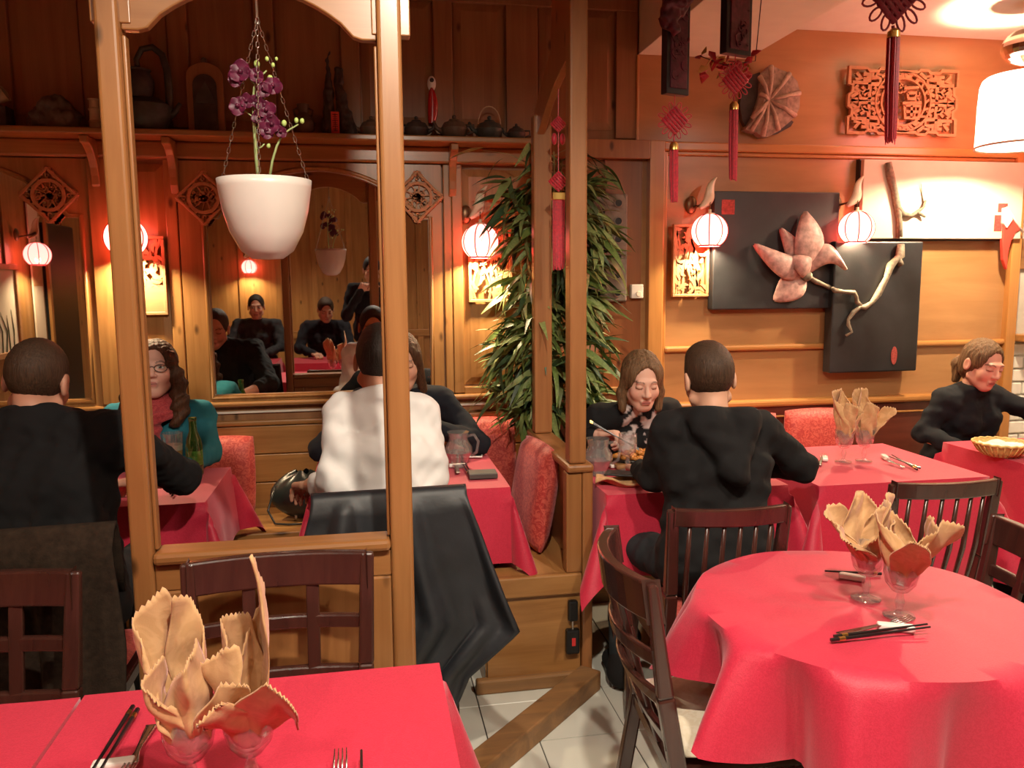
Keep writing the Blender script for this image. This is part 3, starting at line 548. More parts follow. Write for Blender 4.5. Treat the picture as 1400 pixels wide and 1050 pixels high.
# ------------------------------------------------------------------ lacquer panels with magnolia
plain('lacquer', (0.016, 0.016, 0.018), 0.42, var=0.5, nscale=5, bump=0.15, bscale=25, spec=0.6); plain('lacquer_edge', (0.01, 0.01, 0.01), 0.5); plain('seal_red', (0.33, 0.05, 0.04), 0.7, var=0.4, nscale=90)
plain('petal', (0.50, 0.30, 0.26), 0.55, var=0.35, nscale=38, bump=0.3, bscale=60); plain('bark', (0.20, 0.16, 0.11), 0.7, var=0.4, nscale=60, bump=0.5); plain('cream_board', (0.72, 0.60, 0.46), 0.7, var=0.08, nscale=4)
l1 = thing('lacquer_panel', 'black lacquer panel with a pink magnolia flower in relief', 'wall art', (2.09, WY, 1.35))
MB().box(1.746, 2.437, WY - 0.075, WY - 0.013, 1.352, 1.948).build('board', 'lacquer', l1, bevel=0.006)
l2 = thing('lacquer_panel', 'upright black lacquer panel with a bare branch below the cream board', 'wall art', (2.66, WY, 1.0))
MB().box(2.395, 2.905, WY - 0.115, WY - 0.041, 1.012, 1.697).build('board', 'lacquer', l2, bevel=0.008)
l3 = thing('cream_panel', 'cream wall board with a dark twig and red seals', 'wall art', (3.05, WY, 1.7))
MB().box(2.565, 3.525, WY - 0.075, WY - 0.046, 1.713, 2.118).build('board', 'cream_board', l3, bevel=0.004); MB().box(2.56, 3.52, WY - 0.046, WY - 0.013, 1.705, 2.123).build('backing_frame', 'lacquer_edge', l3)
def seal(par, x0, x1, z0, z1, y, seed):
    b = MB().box(x0, x1, y - 0.002, y, z0, z1); b.build('seal', 'seal_red', par); rr = random.Random(seed)
seal(l1, (1.785, 1.908)[0], (1.854, 1.836)[0], (1.787, 1.832)[1], (1.852, 1.905)[1], WY - 0.075, 1)
b = MB().ribbon(arc(*(2.765, 1.098), 0.016, 0, 360, 20)[:-1], 0.005, (0, WY - 0.115, 0), UX, UZ, 0.003, closed=True); sxy = (2.765, 1.098)
MB().prism([(sxy[0] + 0.018 * math.cos(a), sxy[1] + 0.048 * math.sin(a)) for a in [2 * math.pi * k / 20 for k in range(20)]], (0, WY - 0.1155, 0), UX, UZ, 0.002).build('seal', 'seal_red', l2)
seal(l3, (3.355, 1.843)[0], (3.402, 1.754)[0], (3.362, 1.754)[1], (3.355, 1.839)[1], WY - 0.075, 3); seal(l3, (3.373, 1.905)[0], (3.430, 1.855)[0], (3.376, 1.855)[1], (3.373, 1.901)[1], WY - 0.075, 3)
def petal(base, tip, wd, bow, y0, y1, par, mat='petal', cup=0.02, side=0.0, pk=0.62):
    bx, bz = base; tx, tz = tip; dx, dz = tx - bx, tz - bz; L = math.hypot(dx, dz); ux_, uz_ = dx / L, dz / L
    def fn(u, v):
        q = (v - 0.5) * 2; wv = wd * (math.sin(math.pi * u ** pk * 0.97 + 0.03) ** 0.85 if u < 1 else 0.02) + 0.002
        off = side * math.sin(math.pi * u)
        x = bx + ux_ * L * u - uz_ * (q * wv + off); z = bz + uz_ * L * u + ux_ * (q * wv + off)
        return (x, lerp(y0, y1, u) - bow * math.sin(math.pi * u) + cup * q * q, z)
    return MB().sheet(fn, 18, 9).build('petal', mat, par, smooth=True, solid=0.007)
B0 = (2.239, 1.533)
petal(B0, (2.230, 1.846), 0.078, 0.05, 3.845, 3.835, l1, pk=0.9); petal((2.204, 1.585), (2.104, 1.762), 0.045, 0.03, 3.855, 3.85, l1)
petal(B0, (1.959, 1.681), 0.058, 0.05, 3.84, 3.845, l1, side=0.03); petal(B0, (2.082, 1.397), 0.075, 0.02, 3.85, 3.86, l1, cup=0.008, pk=0.8)
petal((2.233, 1.540), (2.446, 1.554), 0.05, 0.03, 3.835, 3.80, l1, side=0.085, pk=0.7)
petal((2.253, 1.540), (2.129, 1.615), 0.05, 0.06, 3.83, 3.83, l1)
MB().sphere((B0[0] + 0.003, 3.84, B0[1] - 0.012), (0.032, 0.03, 0.028), 12, 8).build('calyx', 'bark', l1, smooth=True)
def branch(par, pts, y, r0, r1, name='branch'):
    n = len(pts); rr = [lerp(r0, r1, k / (n - 1)) * (1.25 if k % 2 else 0.9) for k in range(n)]
    return MB().tube([(p[0], y + (0.004 if k % 2 else -0.004), p[1]) for k, p in enumerate(pts)], rr, 8).build(name, 'bark', par, smooth=True)
branch(l1, [(2.272, 1.511), (2.310, 1.492), (2.348, 1.476), (2.390, 1.461)], 3.855, 0.012, 0.010)
branch(l2, [(2.374, 1.457), (2.391, 1.446), (2.445, 1.438), (2.504, 1.434), (2.513, 1.415), (2.523, 1.384), (2.545, 1.365)], 3.815, 0.011, 0.009)
branch(l2, [(2.755, 1.681), (2.759, 1.620), (2.734, 1.605), (2.707, 1.572), (2.681, 1.508), (2.643, 1.425), (2.603, 1.380), (2.571, 1.357), (2.537, 1.358), (2.505, 1.332), (2.473, 1.294), (2.479, 1.267), (2.497, 1.229), (2.469, 1.210)], 3.815, 0.020, 0.006)
branch(l2, [(2.747, 1.605), (2.766, 1.575)], 3.815, 0.016, 0.014, 'stub')
branch(l3, [(2.692, 2.101), (2.712, 2.035), (2.738, 1.953), (2.759, 1.886), (2.772, 1.811), (2.781, 1.721)], 3.86, 0.017, 0.014); branch(l3, [(2.760, 1.875), (2.796, 1.838), (2.839, 1.831), (2.881, 1.853), (2.905, 1.873), (2.924, 1.910)], 3.858, 0.015, 0.005, 'twig'); branch(l3, [(2.872, 1.850), (2.899, 1.839), (2.921, 1.824)], 3.858, 0.009, 0.006, 'twig'); branch(l3, [(2.922, 1.876), (2.910, 1.933), (2.893, 1.996)], 3.868, 0.004, 0.002, 'twig')
# ------------------------------------------------------------------ tile with round holes and the switch box behind the plant
plain('grey_slab', (0.20, 0.16, 0.12), 0.7, var=0.25, nscale=20, bump=0.3); t = thing('holed_plaque', 'grey-brown plaque with two columns of round holes behind the bamboo', 'plaque', (1.15, WY, 1.4))
x0, z0, x1, z1 = 1.03, 1.40, 1.30, 1.93; y = WY - 0.022
MB().box(x0, x1, y - 0.03, y, z0, z1).build('slab', 'grey_slab', t, bevel=0.008)
for i in range(3):
    for k in range(6 if i % 2 == 0 else 5): cx = x0 + 0.05 + i * 0.085; cz = z0 + 0.045 + k * 0.088 + (0 if i % 2 == 0 else 0.044); MB().lathe([(0.023, 0), (0.023, 0.004), (0.017, 0.005), (0.0165, 0.0012)], 16).build('hole_ring', 'grey_slab', t).matrix_basis = Matrix.Translation((cx, y - 0.03, cz)) @ Matrix.Rotation(R(90), 4, 'X'); o = MB().lathe([(0.0001, 0.002), (0.0165, 0.002)], 16, caps=False).build('hole', 'black_plastic', t); o.matrix_basis = Matrix.Translation((cx, y - 0.03, cz)) @ Matrix.Rotation(R(90), 4, 'X')
for o in t.children:
    if o.name.startswith('hole'): attach(o, t)
t = thing('switch_box', 'small cream square switch box on the door stile', 'switch', (1.365, WY, 1.42)); MB().box(1.322, 1.385, WY - 0.055, WY - 0.022, 1.415, 1.485).build('case', 'white_plastic', t, bevel=0.004)
MB().lathe([(0.014, 0), (0.014, 0.005), (0.012, 0.006)], 16).build('dial', 'cream_paint', t).matrix_basis = Matrix.Translation((1.36, WY - 0.055, 1.438)) @ Matrix.Rotation(R(90), 4, 'X')
attach(t.children[-1], t)
# ------------------------------------------------------------------ left wall things the mirrors show
emit('lit_picture', (1.0, 0.90, 0.62), 1.6)
t = thing('lit_painting', 'bright cream painting of reeds seen in the mirror behind the man in black', 'painting', (-2.38, 2.05, 1.2)); MB().box(-2.384, -2.37, 1.75, 2.5, 1.05, 1.62).build('canvas', 'cream_board', t); b = MB()
for a, c, e, g in ((1.72, 2.53, 1.02, 1.06), (1.72, 2.53, 1.61, 1.65), (1.72, 1.76, 1.06, 1.61), (2.49, 2.53, 1.06, 1.61)): b.box(-2.384, -2.355, a, c, e, g)
b.build('frame', 'carved', t, bevel=0.004)
plain('reed', (0.08, 0.12, 0.05), 0.7); rr = random.Random(3)
for k in range(9): yy = 1.85 + 0.06 * k; MB().tube([(-2.368, yy, 1.06), (-2.368, yy + rr.uniform(-0.03, 0.03), 1.2), (-2.368, yy + rr.uniform(-0.08, 0.08), 1.3 + rr.uniform(0, 0.12))], [0.004, 0.004, 0.001], 5).build('reed', 'reed', t)
t = lantern('red silk lantern on the side wall seen in the mirror behind the man in black', (-2.26, 1.62, 1.72), watts=30, anchor=(-2.37, 1.66))
door = struct(MB().box(-2.41, -2.36, 0.55, 1.15, 0, 1.98).build('door_1', 'black_plastic', bevel=0.01)); MB().box(-2.365, -2.345, 1.15, 1.19, 0, 2.0).build('door_frame', 'honey', door)
t = thing('wall_hanging', 'cream hanging scroll by the dark door seen in the mirror', 'scroll', (-2.39, 1.32, 0.9)); MB().box(-2.386, -2.376, 1.24, 1.42, 0.9, 2.2).build('paper', 'cream_board', t); MB().box(-2.377, -2.374, 1.25, 1.41, 1.5, 1.75).build('picture_field', 'carved', t)
# lantern and plaque on the wall behind the camera, seen in the large mirror
t = lantern('red silk lantern on the rear wall seen in the large mirror', (-1.32, -2.06, 1.70), flip=1, watts=30, anchor=(-1.36, -2.165))
# ================================================================== FURNITURE
def damask(name, c, c2, sc_=130, rough=0.55, bump=0.25):
    m, nt, b = nodes_of(name); v = coords(nt)
    n = N(nt, 'ShaderNodeTexNoise', Scale=sc_, Detail=2.0, Distortion=2.2); nt.links.new(v, n.inputs['Vector'])
    r = ramp(nt, [(0.42, c), (0.58, c2)]); nt.links.new(n.outputs['Fac'], r.inputs['Fac']); nt.links.new(r.outputs['Color'], b.inputs['Base Color'])
    n2 = N(nt, 'ShaderNodeTexNoise', Scale=420.0, Detail=2.0); nt.links.new(v, n2.inputs['Vector'])
    bp = N(nt, 'ShaderNodeBump', Strength=bump, Distance=0.002); nt.links.new(n2.outputs['Fac'], bp.inputs['Height']); nt.links.new(bp.outputs['Normal'], b.inputs['Normal'])
    b.inputs['Roughness'].default_value = rough; b.inputs['Sheen Weight'].default_value = 0.35; b.inputs['Sheen Tint'].default_value = (1, 0.6, 0.65, 1); return m
damask('red_cloth', (0.50, 0.011, 0.042), (0.56, 0.017, 0.054)); damask('red_cushion', (0.42, 0.035, 0.03), (0.60, 0.10, 0.07), 40); damask('cream_seat', (0.78, 0.70, 0.52), (0.85, 0.78, 0.62), 30)
def table(x0, x1, y0, y1, drop, label_t, label_c, seed=0, a0=5, a1=26, fold=0.10, zt=0.75):
    cx, cy_ = (x0 + x1) / 2, (y0 + y1) / 2; t = thing('dining_table', label_t, 'table', (cx, cy_, 0))
    MB().box(x0 + 0.004, x1 - 0.004, y0 + 0.004, y1 - 0.004, zt - 0.03, zt - 0.003).build('tabletop', 'worn_wood', t)
    for sx in (x0 + 0.06, x1 - 0.06):
        for sy in (y0 + 0.06, y1 - 0.06): MB().box(sx - 0.022, sx + 0.022, sy - 0.022, sy + 0.022, 0, zt - 0.03).build('leg', 'chair_wood', t)
    rr = random.Random(seed); ph = [rr.uniform(0, 6.28) for _ in range(8)]; k1, k2 = rr.uniform(9, 13), rr.uniform(19, 25)
    def axis(a, b_): return [a - drop * k / 9 for k in range(9, 0, -1)] + [lerp(a, b_, k / 14) for k in range(15)] + [b_ + drop * k / 9 for k in range(1, 10)]
    U, V = axis(x0, x1), axis(y0, y1); P = []; ta = math.tan(R(a0))
    for v in V:
        for u in U:
            du = x0 - u if u < x0 else (u - x1 if u > x1 else 0); dv = y0 - v if v < y0 else (v - y1 if v > y1 else 0)
            sx, sy = (-1 if u < cx else 1), (-1 if v < cy_ else 1)
            if du == 0 and dv == 0: P.append((u, v, zt + 0.0012 * math.sin(u * 17 + ph[0]) * math.sin(v * 13 + ph[1]))); continue
            if du > 0 and dv > 0:
                r_ = math.hypot(du, dv); f = math.atan2(dv, du); al = R(a0 + (a1 - a0) * math.sin(2 * f) ** 0.8); ex, ey = (x1 if sx > 0 else x0), (y1 if sy > 0 else y0)
                P.append((ex + sx * math.cos(f) * math.sin(al) * r_, ey + sy * math.sin(f) * math.sin(al) * r_, zt - math.cos(al) * r_)); continue
            if du > 0:
                e = math.sin(math.pi * (v - y0) / (y1 - y0)); o_ = du * ta + fold * du * e * (math.sin(v * k1 + ph[2]) + 0.5 * math.sin(v * k2 + ph[3])) * 0.8; P.append(((x1 if sx > 0 else x0) + sx * max(o_, 0.004), v, zt - du))
            else:
                e = math.sin(math.pi * (u - x0) / (x1 - x0)); o_ = dv * ta + fold * dv * e * (math.sin(u * k1 + ph[4]) + 0.5 * math.sin(u * k2 + ph[5])) * 0.8; P.append((u, (y1 if sy > 0 else y0) + sy * max(o_, 0.004), zt - dv))
    n, m_ = len(U), len(V); F = [(j * n + i, j * n + i + 1, (j + 1) * n + i + 1, (j + 1) * n + i) for j in range(m_ - 1) for i in range(n - 1)]
    c = MB().add(P, F).build('tablecloth', 'red_cloth', smooth='auto', angle=50); tag(c, label_c, 'tablecloth'); return t
table(-1.27, -0.565, 2.87, 3.42, 0.27, 'dining table with the green beer bottle on it', 'red cloth on the table with the green beer bottle', 1)
table(-0.215, 0.51, 2.86, 3.47, 0.285, 'dining table before the man in white shirt', 'red cloth with long pointed corner before the man in white', 2, a0=4, a1=20)
table(0.825, 1.52, 2.67, 3.27, 0.29, 'dining table of the man in the black hoodie', 'red cloth on the table with plates and water jug', 3)
table(1.62, 2.33, 2.63, 3.28, 0.40, 'unoccupied square dining table beside the hoodie man', 'red cloth on the square table with two napkin glasses', 4, fold=0.14)
table(2.62, 3.30, 2.62, 3.25, 0.42, 'dining table with the bread basket', 'red cloth on the table with the bread basket', 5, fold=0.12)
table(-0.53, 0.125, 0.78, 1.522, 0.34, 'dining table in front of the pine screen with two napkin glasses', 'bright red cloth on the table before the pine screen', 6, a0=9, a1=22)
table(-1.25, -0.536, 0.78, 1.517, 0.34, 'dining table joined to the one before the pine screen', 'red cloth on the joined table with the black chopsticks', 7, a0=3)
# round table
RC = (1.115, 1.62); RR_ = 0.375
t = thing('round_table', 'round pedestal table by the cream-seated chair', 'table', (*RC, 0)); MB().lathe([(RR_ - 0.05, 0.72), (RR_ - 0.045, 0.746)], 48, (*RC, 0)).build('tabletop', 'worn_wood', t)
MB().lathe([(0.2, 0), (0.19, 0.03), (0.05, 0.06), (0.035, 0.3), (0.05, 0.68), (0.15, 0.72)], 24, (*RC, 0)).build('pedestal', 'chair_wood', t, smooth='auto')
nA, P, F = 160, [], []; rings = [(RR_ * k / 8, 0) for k in range(1, 9)] + [(RR_, 0.33 * k / 16) for k in range(1, 17)]
P.append((RC[0], RC[1], 0.75))
for r_, d in rings:
    for k in range(nA):
        a = 2 * math.pi * k / nA; g = d / 0.33; d2 = d * (1 - 0.52 * math.exp(-((a - math.pi) / 0.75) ** 2)); d0 = d
        wv = 0.075 * g ** 0.75 * (math.sin(9 * a + 0.9 + 0.8 * math.sin(2 * a)) + 0.30 * math.sin(14 * a + 2.0) + 0.12 * math.sin(31 * a) + 0.15) if d else 0
        rad = r_ + (0.006 + 0.10 * d + max(wv, -0.02 - 0.20 * d) if d else 0); d = d2
        P.append((RC[0] + rad * math.cos(a), RC[1] + rad * math.sin(a), 0.752 - d * (1 - 0.05 * math.cos(8 * a + 0.9) * g) + 0.0012 * math.sin(9 * a + r_ * 30) * (d == 0))); d = d0
F = [(0, 1 + k, 1 + (k + 1) % nA) for k in range(nA)] + [(1 + j * nA + k, 1 + (j + 1) * nA + k, 1 + (j + 1) * nA + (k + 1) % nA, 1 + j * nA + (k + 1) % nA) for j in range(len(rings) - 1) for k in range(nA)]
tag(MB().add(P, F).build('tablecloth', 'red_cloth', smooth='auto', angle=55), 'red cloth hanging in deep folds over the round table', 'tablecloth')
# ------------------------------------------------------------------ chairs (local: seat centre at origin, front +Y, back -Y)
def make_chair(style, label, loc, rz, group=None, w_=0.40, seatmat='red_cushion', h=0.875, bow=0.03, depth=0.40, cat='chair'):
    t = empty('dining_chair', (0, 0, 0)); tag(t, label, cat, group); hw = w_ / 2
    def yb(x, z): return -depth / 2 - 0.14 * max(0, (z - 0.45)) - bow * (1 - (x / hw) ** 2) * min(1, max(0, (z - 0.45) / 0.2))
    for s in (-1, 1):
        pts = [(s * hw * 0.96, -depth / 2 - 0.06, 0), (s * hw * 0.93, -depth / 2 + 0.01, 0.44), (s * hw, yb(hw, h), h)]
        b = MB(); b.bar(pts[0], pts[1], 0.034, 0.034, (0, 1, 0)); b.bar(pts[1], (s * hw * 0.955, yb(hw, 0.62), 0.62), 0.036, 0.038, (0, 1, 0)); b.bar((s * hw * 0.955, yb(hw, 0.62), 0.62), pts[2], 0.036, 0.036, (0, 1, 0), 0.032, 0.022); b.build('back_leg', 'chair_wood', t, bevel=0.006)
        MB().bar((s * hw * 0.98, depth / 2 - 0.03, 0.44), (s * hw * 1.0, depth / 2 - 0.01, 0), 0.040, 0.040, (0, 1, 0), 0.028, 0.028).build('leg', 'chair_wood', t, bevel=0.005)
        MB().bar((s * hw * 0.97, -depth / 2, 0.16), (s * hw * 0.98, depth / 2 - 0.02, 0.16), 0.018, 0.024).build('stretcher', 'chair_wood', t, bevel=0.004)
    def crail(z0, z1, th, name, x=1.0):
        b = MB(); n = 12; P = []
        for k in range(n + 1):
            xx = lerp(-hw, hw, k / n) * x
            for z, dy in ((z0, -th / 2), (z1, -th / 2), (z1, th / 2), (z0, th / 2)): P.append((xx, yb(xx, z) + dy, z))
        F = [(4 * k + a, 4 * (k + 1) + a, 4 * (k + 1) + (a + 1) % 4, 4 * k + (a + 1) % 4) for k in range(n) for a in range(4)] + [(3, 2, 1, 0), (4 * n, 4 * n + 1, 4 * n + 2, 4 * n + 3)]
        return b.add(P, F).build(name, 'chair_wood', t, bevel=0.005)
    MB().box(-hw, hw, -depth / 2 - 0.005, depth / 2, 0.405, 0.445).build('seat_frame', 'chair_wood', t, bevel=0.006)
    o = pillow(0, 0.005, 0.447, w_ - 0.02, depth - 0.03, 0.045 if seatmat != 'cream_seat' else 0.05, seatmat); o.name = 'seat_pad'; o.parent = t
    if style == 'lattice':
        crail(h - 0.075, h + 0.002, 0.026, 'top_rail'); crail(0.70, 0.732, 0.018, 'cross_rail', 0.97); crail(0.585, 0.615, 0.018, 'cross_rail', 0.96)
        for s in (-0.36, 0.36): MB().bar((s * hw, yb(s * hw, 0.6), 0.6), (s * hw, yb(s * hw, h - 0.06), h - 0.06), 0.030, 0.014, (0, 1, 0)).build('slat', 'chair_wood', t, bevel=0.003)
    elif style == 'spindle':
        crail(h - 0.048, h + 0.004, 0.024, 'top_rail'); crail(0.45, 0.475, 0.02, 'lower_rail', 0.95)
        for k in range(6): s = lerp(-0.72, 0.72, k / 5); MB().tube([(s * hw * 0.93, yb(s * hw, 0.46), 0.46), (s * hw, yb(s * hw, 0.66), 0.66), (s * hw, yb(s * hw, h - 0.04), h - 0.04)], [0.006, 0.0085, 0.006], 8).build('spindle', 'chair_wood', t, smooth=True)
    else:
        crail(h - 0.085, h + 0.004, 0.030, 'top_rail')
        for z in (0.50, 0.592, 0.685): crail(z, z + 0.034, 0.018, 'slat', 0.97)
        for s in (-0.34, 0.34): MB().bar((s * hw, yb(s * hw, 0.45) - 0.004, 0.45), (s * hw, yb(s * hw, h - 0.06) - 0.004, h - 0.06), 0.026, 0.014, (0, 1, 0)).build('upright', 'chair_wood', t, bevel=0.003)
    t.location = (loc[0], loc[1], 0); t.rotation_euler = (0, 0, rz); return t
def pillow(cx, cy_, z0, wx, wy, th, mat, nu=12, edge=0.55):
    def f(u, v, s):
        a, c = u * 2 - 1, v * 2 - 1; e = (max(0, 1 - abs(a) ** 4) * max(0, 1 - abs(c) ** 4)) ** edge
        k = 1 - 0.05 * (a * a * c * c); return (cx + a * wx / 2 * k, cy_ + c * wy / 2 * k, z0 + th / 2 + s * (th / 2) * (0.12 + 0.88 * e))
    b = MB(); b.sheet(lambda u, v: f(u, v, 1), nu + 1, nu + 1); n = nu + 1; k0 = len(b.v); b.sheet(lambda u, v: f(1 - u, v, -1), n, n)
    ring = [i for i in range(n)] + [j * n + n - 1 for j in range(1, n)] + [(n - 1) * n + i for i in range(n - 2, -1, -1)] + [j * n for j in range(n - 2, 0, -1)]
    def opp(i): j, u = divmod(i, n); return k0 + j * n + (n - 1 - u)
    for q in range(len(ring)): a, c = ring[q], ring[(q + 1) % len(ring)]; b.f.append((c, a, opp(a), opp(c))); b.m.append(0)
    return b.build('pillow', mat, smooth=True)
make_chair('lattice', 'dark lattice-back chair against the pine screen panel', (-0.212, 1.60), R(180), 'dark wooden chairs')
make_chair('lattice', 'dark lattice-back chair in front of the brown coat', (-0.85, 1.60), R(180), 'dark wooden chairs')
make_chair('spindle', 'dark spindle-back chair the hoodie man sits on', (1.00, 2.29), R(-4), 'dark wooden chairs', w_=0.325)
make_chair('spindle', 'empty dark spindle-back chair at the square table', (1.775, 2.42), R(-3), 'dark wooden chairs', w_=0.345)
make_chair('ladder', 'dark curved ladder-back chair with a cream seat at the round table', (0.845, 1.70), R(-95), 'dark wooden chairs', w_=0.38, seatmat='cream_seat', bow=0.055)
make_chair('lattice', 'dark chair across the round table from the cream-seated one', (1.37, 1.73), R(74), 'dark wooden chairs', h=0.86)
make_chair('spindle', 'chair of the man in white shirt under a black jacket', (0.055, 2.58), R(0), 'dark wooden chairs', w_=0.38)
make_chair('spindle', 'chair of the man in black under a brown coat', (-0.86, 2.30), R(0), 'dark wooden chairs', w_=0.40, h=0.88)
# ------------------------------------------------------------------ coats over chair backs
plain('black_nylon', (0.012, 0.014, 0.018), 0.52, var=0.3, bump=0.2, bscale=40, spec=0.6); plain('brown_wool', (0.026, 0.016, 0.010), 0.95, var=0.3, nscale=60, bump=0.3, bscale=200, spec=0.2)
def coat(name, label, left, right, y0, mat, seed, amp=0.022, k=7, back=0.10):
    rr = random.Random(seed); ph = [rr.uniform(0, 6.28) for _ in range(6)]; zl = [p[1] for p in left]
    def edge(pts, v):
        q = v * (len(pts) - 1); i = min(int(q), len(pts) - 2); f = q - i; return (lerp(pts[i][0], pts[i + 1][0], f), lerp(pts[i][1], pts[i + 1][1], f))
    def fn(u, v):
        if v < 0.18:      # part that lies over the rail and falls behind it
            g = v / 0.18; a, c = edge(left, 0), edge(right, 0); x = lerp(a[0], c[0], u); z = lerp(a[1], c[1], u)
            ang = math.pi * g; return (x, y0 + 0.028 + 0.028 * math.cos(math.pi - ang) * -1 * 1.0 + (0.0), z + 0.022 * math.sin(ang) - (0.16 * (1 - g) if g < 0.5 else 0) * (1 - 2 * g if g < 0.5 else 0))
        g = (v - 0.18) / 0.82; a, c = edge(left, g), edge(right, g); x, z = lerp(a[0], c[0], u), lerp(a[1], c[1], u)
        wv = amp * min(1, g * 2.2 + 0.15) * (math.sin(k * u * 2.2 + ph[0] + 1.6 * g) + 0.6 * math.sin(k * u * 4.7 + ph[1] - 2 * g) + 0.45 * math.sin(8 * g + 5 * u + ph[2]))
        return (x + 0.3 * wv, y0 - 0.012 - 0.05 * g - abs(wv) * 0.6 + wv * 0.5, z + 0.006 * math.sin(18 * u + ph[3]))
    o = MB().sheet(fn, 46, 40).build(name, mat, smooth=True, solid=0.012); tag(o, label, 'coat'); return o
coat('jacket', 'black shiny jacket hung over the white-shirt man\'s chair', [(-0.165, 0.885), (-0.22, 0.70), (-0.24, 0.45), (-0.20, 0.28)], [(0.275, 0.890), (0.345, 0.70), (0.425, 0.50), (0.27, 0.36), (0.20, 0.20)], 2.262, 'black_nylon', 3, amp=0.030)
coat('overcoat', 'dark brown wool coat hung over the chair behind the man in black', [(-1.16, 0.905), (-1.20, 0.65), (-1.20, 0.35), (-1.18, 0.12)], [(-0.60, 0.915), (-0.585, 0.65), (-0.60, 0.38), (-0.63, 0.12)], 1.985, 'brown_wool', 8, amp=0.032, k=5)
# ------------------------------------------------------------------ cushions on the benches
def cushion(label, c, wx, wz, th, rx, rz, mat='red_cushion'):
    o = pillow(0, 0, -th / 2, wx, wz, th, mat, edge=0.42); o.name = 'cushion'; tag(o, label, 'cushion', 'red bench cushions')
    o.matrix_basis = Matrix.Translation(c) @ Matrix.Rotation(rz, 4, 'Z') @ Matrix.Rotation(R(90) - rx, 4, 'X'); return o
cushion('red damask cushion against the wall under the bamboo leaves', (0.55, 3.83, 0.64), 0.33, 0.42, 0.10, R(8), R(2))
cushion('tall red damask cushion leaning on the divider', (0.662, 3.17, 0.645), 0.40, 0.42, 0.10, R(10), R(-84))
cushion('red damask cushion behind the woman in teal', (-0.665, 3.84, 0.625), 0.28, 0.36, 0.10, R(8), R(0))
cushion('red damask cushion by the hoodie man\'s elbow', (1.94, 3.83, 0.63), 0.34, 0.38, 0.10, R(6), R(1)); cushion('red damask cushion behind the napkin glasses of the square table', (2.33, 3.83, 0.63), 0.36, 0.40, 0.10, R(6), R(-1))
# ------------------------------------------------------------------ tableware
glass('clear_glass'); glass('green_glass', (0.32, 0.72, 0.26)); plain('beer', (0.75, 0.42, 0.08), 0.2, var=0.05); plain('foam', (0.85, 0.78, 0.6), 0.7); plain('porcelain', (0.82, 0.78, 0.72), 0.25, var=0.03, coat=0.4)
plain('chopstick_black', (0.012, 0.01, 0.01), 0.3, coat=0.4); plain('gold', (0.75, 0.50, 0.15), 0.3, 1.0); plain('paper_label', (0.55, 0.5, 0.4), 0.6, var=0.4, nscale=80)
damask('napkin_cloth', (0.50, 0.285, 0.125), (0.57, 0.335, 0.16), 25, 0.85, 0.1); plain('food', (0.55, 0.22, 0.04), 0.45, var=0.5, nscale=70, bump=0.6, bscale=90); plain('rice', (0.75, 0.52, 0.10), 0.6, var=0.3, nscale=120, bump=0.5, bscale=160)
glass('water_tint', (0.93, 0.90, 0.90))
TZ = 0.754
def wineglass(label, x, y, h=0.135, r_=0.037, group='stemmed glasses'):
    t = thing('wine_glass', label, 'glass', (x, y, TZ), group); c = (x, y, TZ)
    MB().lathe([(0.0, 0.003), (0.034, 0.001), (0.034, 0.004), (0.012, 0.009), (0.006, 0.014)], 28, c, caps=False).build('foot', 'clear_glass', t, smooth=True)
    MB().lathe([(0.006, 0.014), (0.008, 0.024), (0.011, 0.034), (0.008, 0.046), (0.006, 0.054)], 12, c, caps=False).build('stem', 'clear_glass', t)
    MB().lathe([(0.004, 0.054), (0.018, 0.06), (r_ * 0.86, 0.078), (r_, 0.10), (r_ * 0.97, h), (r_ * 0.93, h), (r_ * 0.95, 0.10), (r_ * 0.80, 0.081), (0.012, 0.065), (0, 0.064)], 28, c, caps=False).build('bowl', 'clear_glass', t, smooth=True); return t
def napkin(label, x, y, h, petals, seed):
    rr = random.Random(seed); z0 = TZ + 0.075; b = MB()
    for az, out, hh, wd, curl, tilt in petals:      # each fold: azimuth, outward lean, height, half width, edge curl, slope of the cut top
        ca, sa = math.cos(R(az)), math.sin(R(az)); ph = rr.uniform(0, 6.28)
        def fl(u, v):
            q_ = (u - 0.5) * 2; s_ = v; top = hh * h * (1 - tilt * q_ - 0.10 * q_ * q_); rad = 0.010 + 0.020 * min(1, s_ / 0.25) + out * max(0, s_ - 0.25) ** 1.3
            w_ = lerp(0.016, wd, min(1, max(0, s_ - 0.1) / 0.45) ** 0.8) * (1 - 0.50 * max(0, s_ - 0.6) / 0.4); bend = curl * q_ * q_ * (0.4 + s_) * 0.03
            rip = 0.0045 * math.sin(7 * q_ + 5 * s_ + ph) * s_ + 0.003 * math.sin(15 * s_ + 4 * q_ + ph * 2) + (0.006 * (1 - abs(q_) * 2) if abs(q_) < 0.5 else 0)
            zg = 0.0028 * (1 if int(u * 30) % 2 else -1) if v > 0.999 else 0; rr_ = rad - bend + rip; tz = w_ * q_
            if s_ > 0.999: pass
            zz = s_ * top - max(0, out - 0.10) * 1.1 * max(0, s_ - 0.55) ** 2 * h * 4
            return (x + ca * rr_ - sa * tz, y + sa * rr_ + ca * tz, z0 + zz + zg)
        b.sheet(fl, 31, 22)
    o = b.build('napkin', 'napkin_cloth', smooth=True, solid=0.0025); tag(o, label, 'napkin', 'beige napkins in glasses'); return o
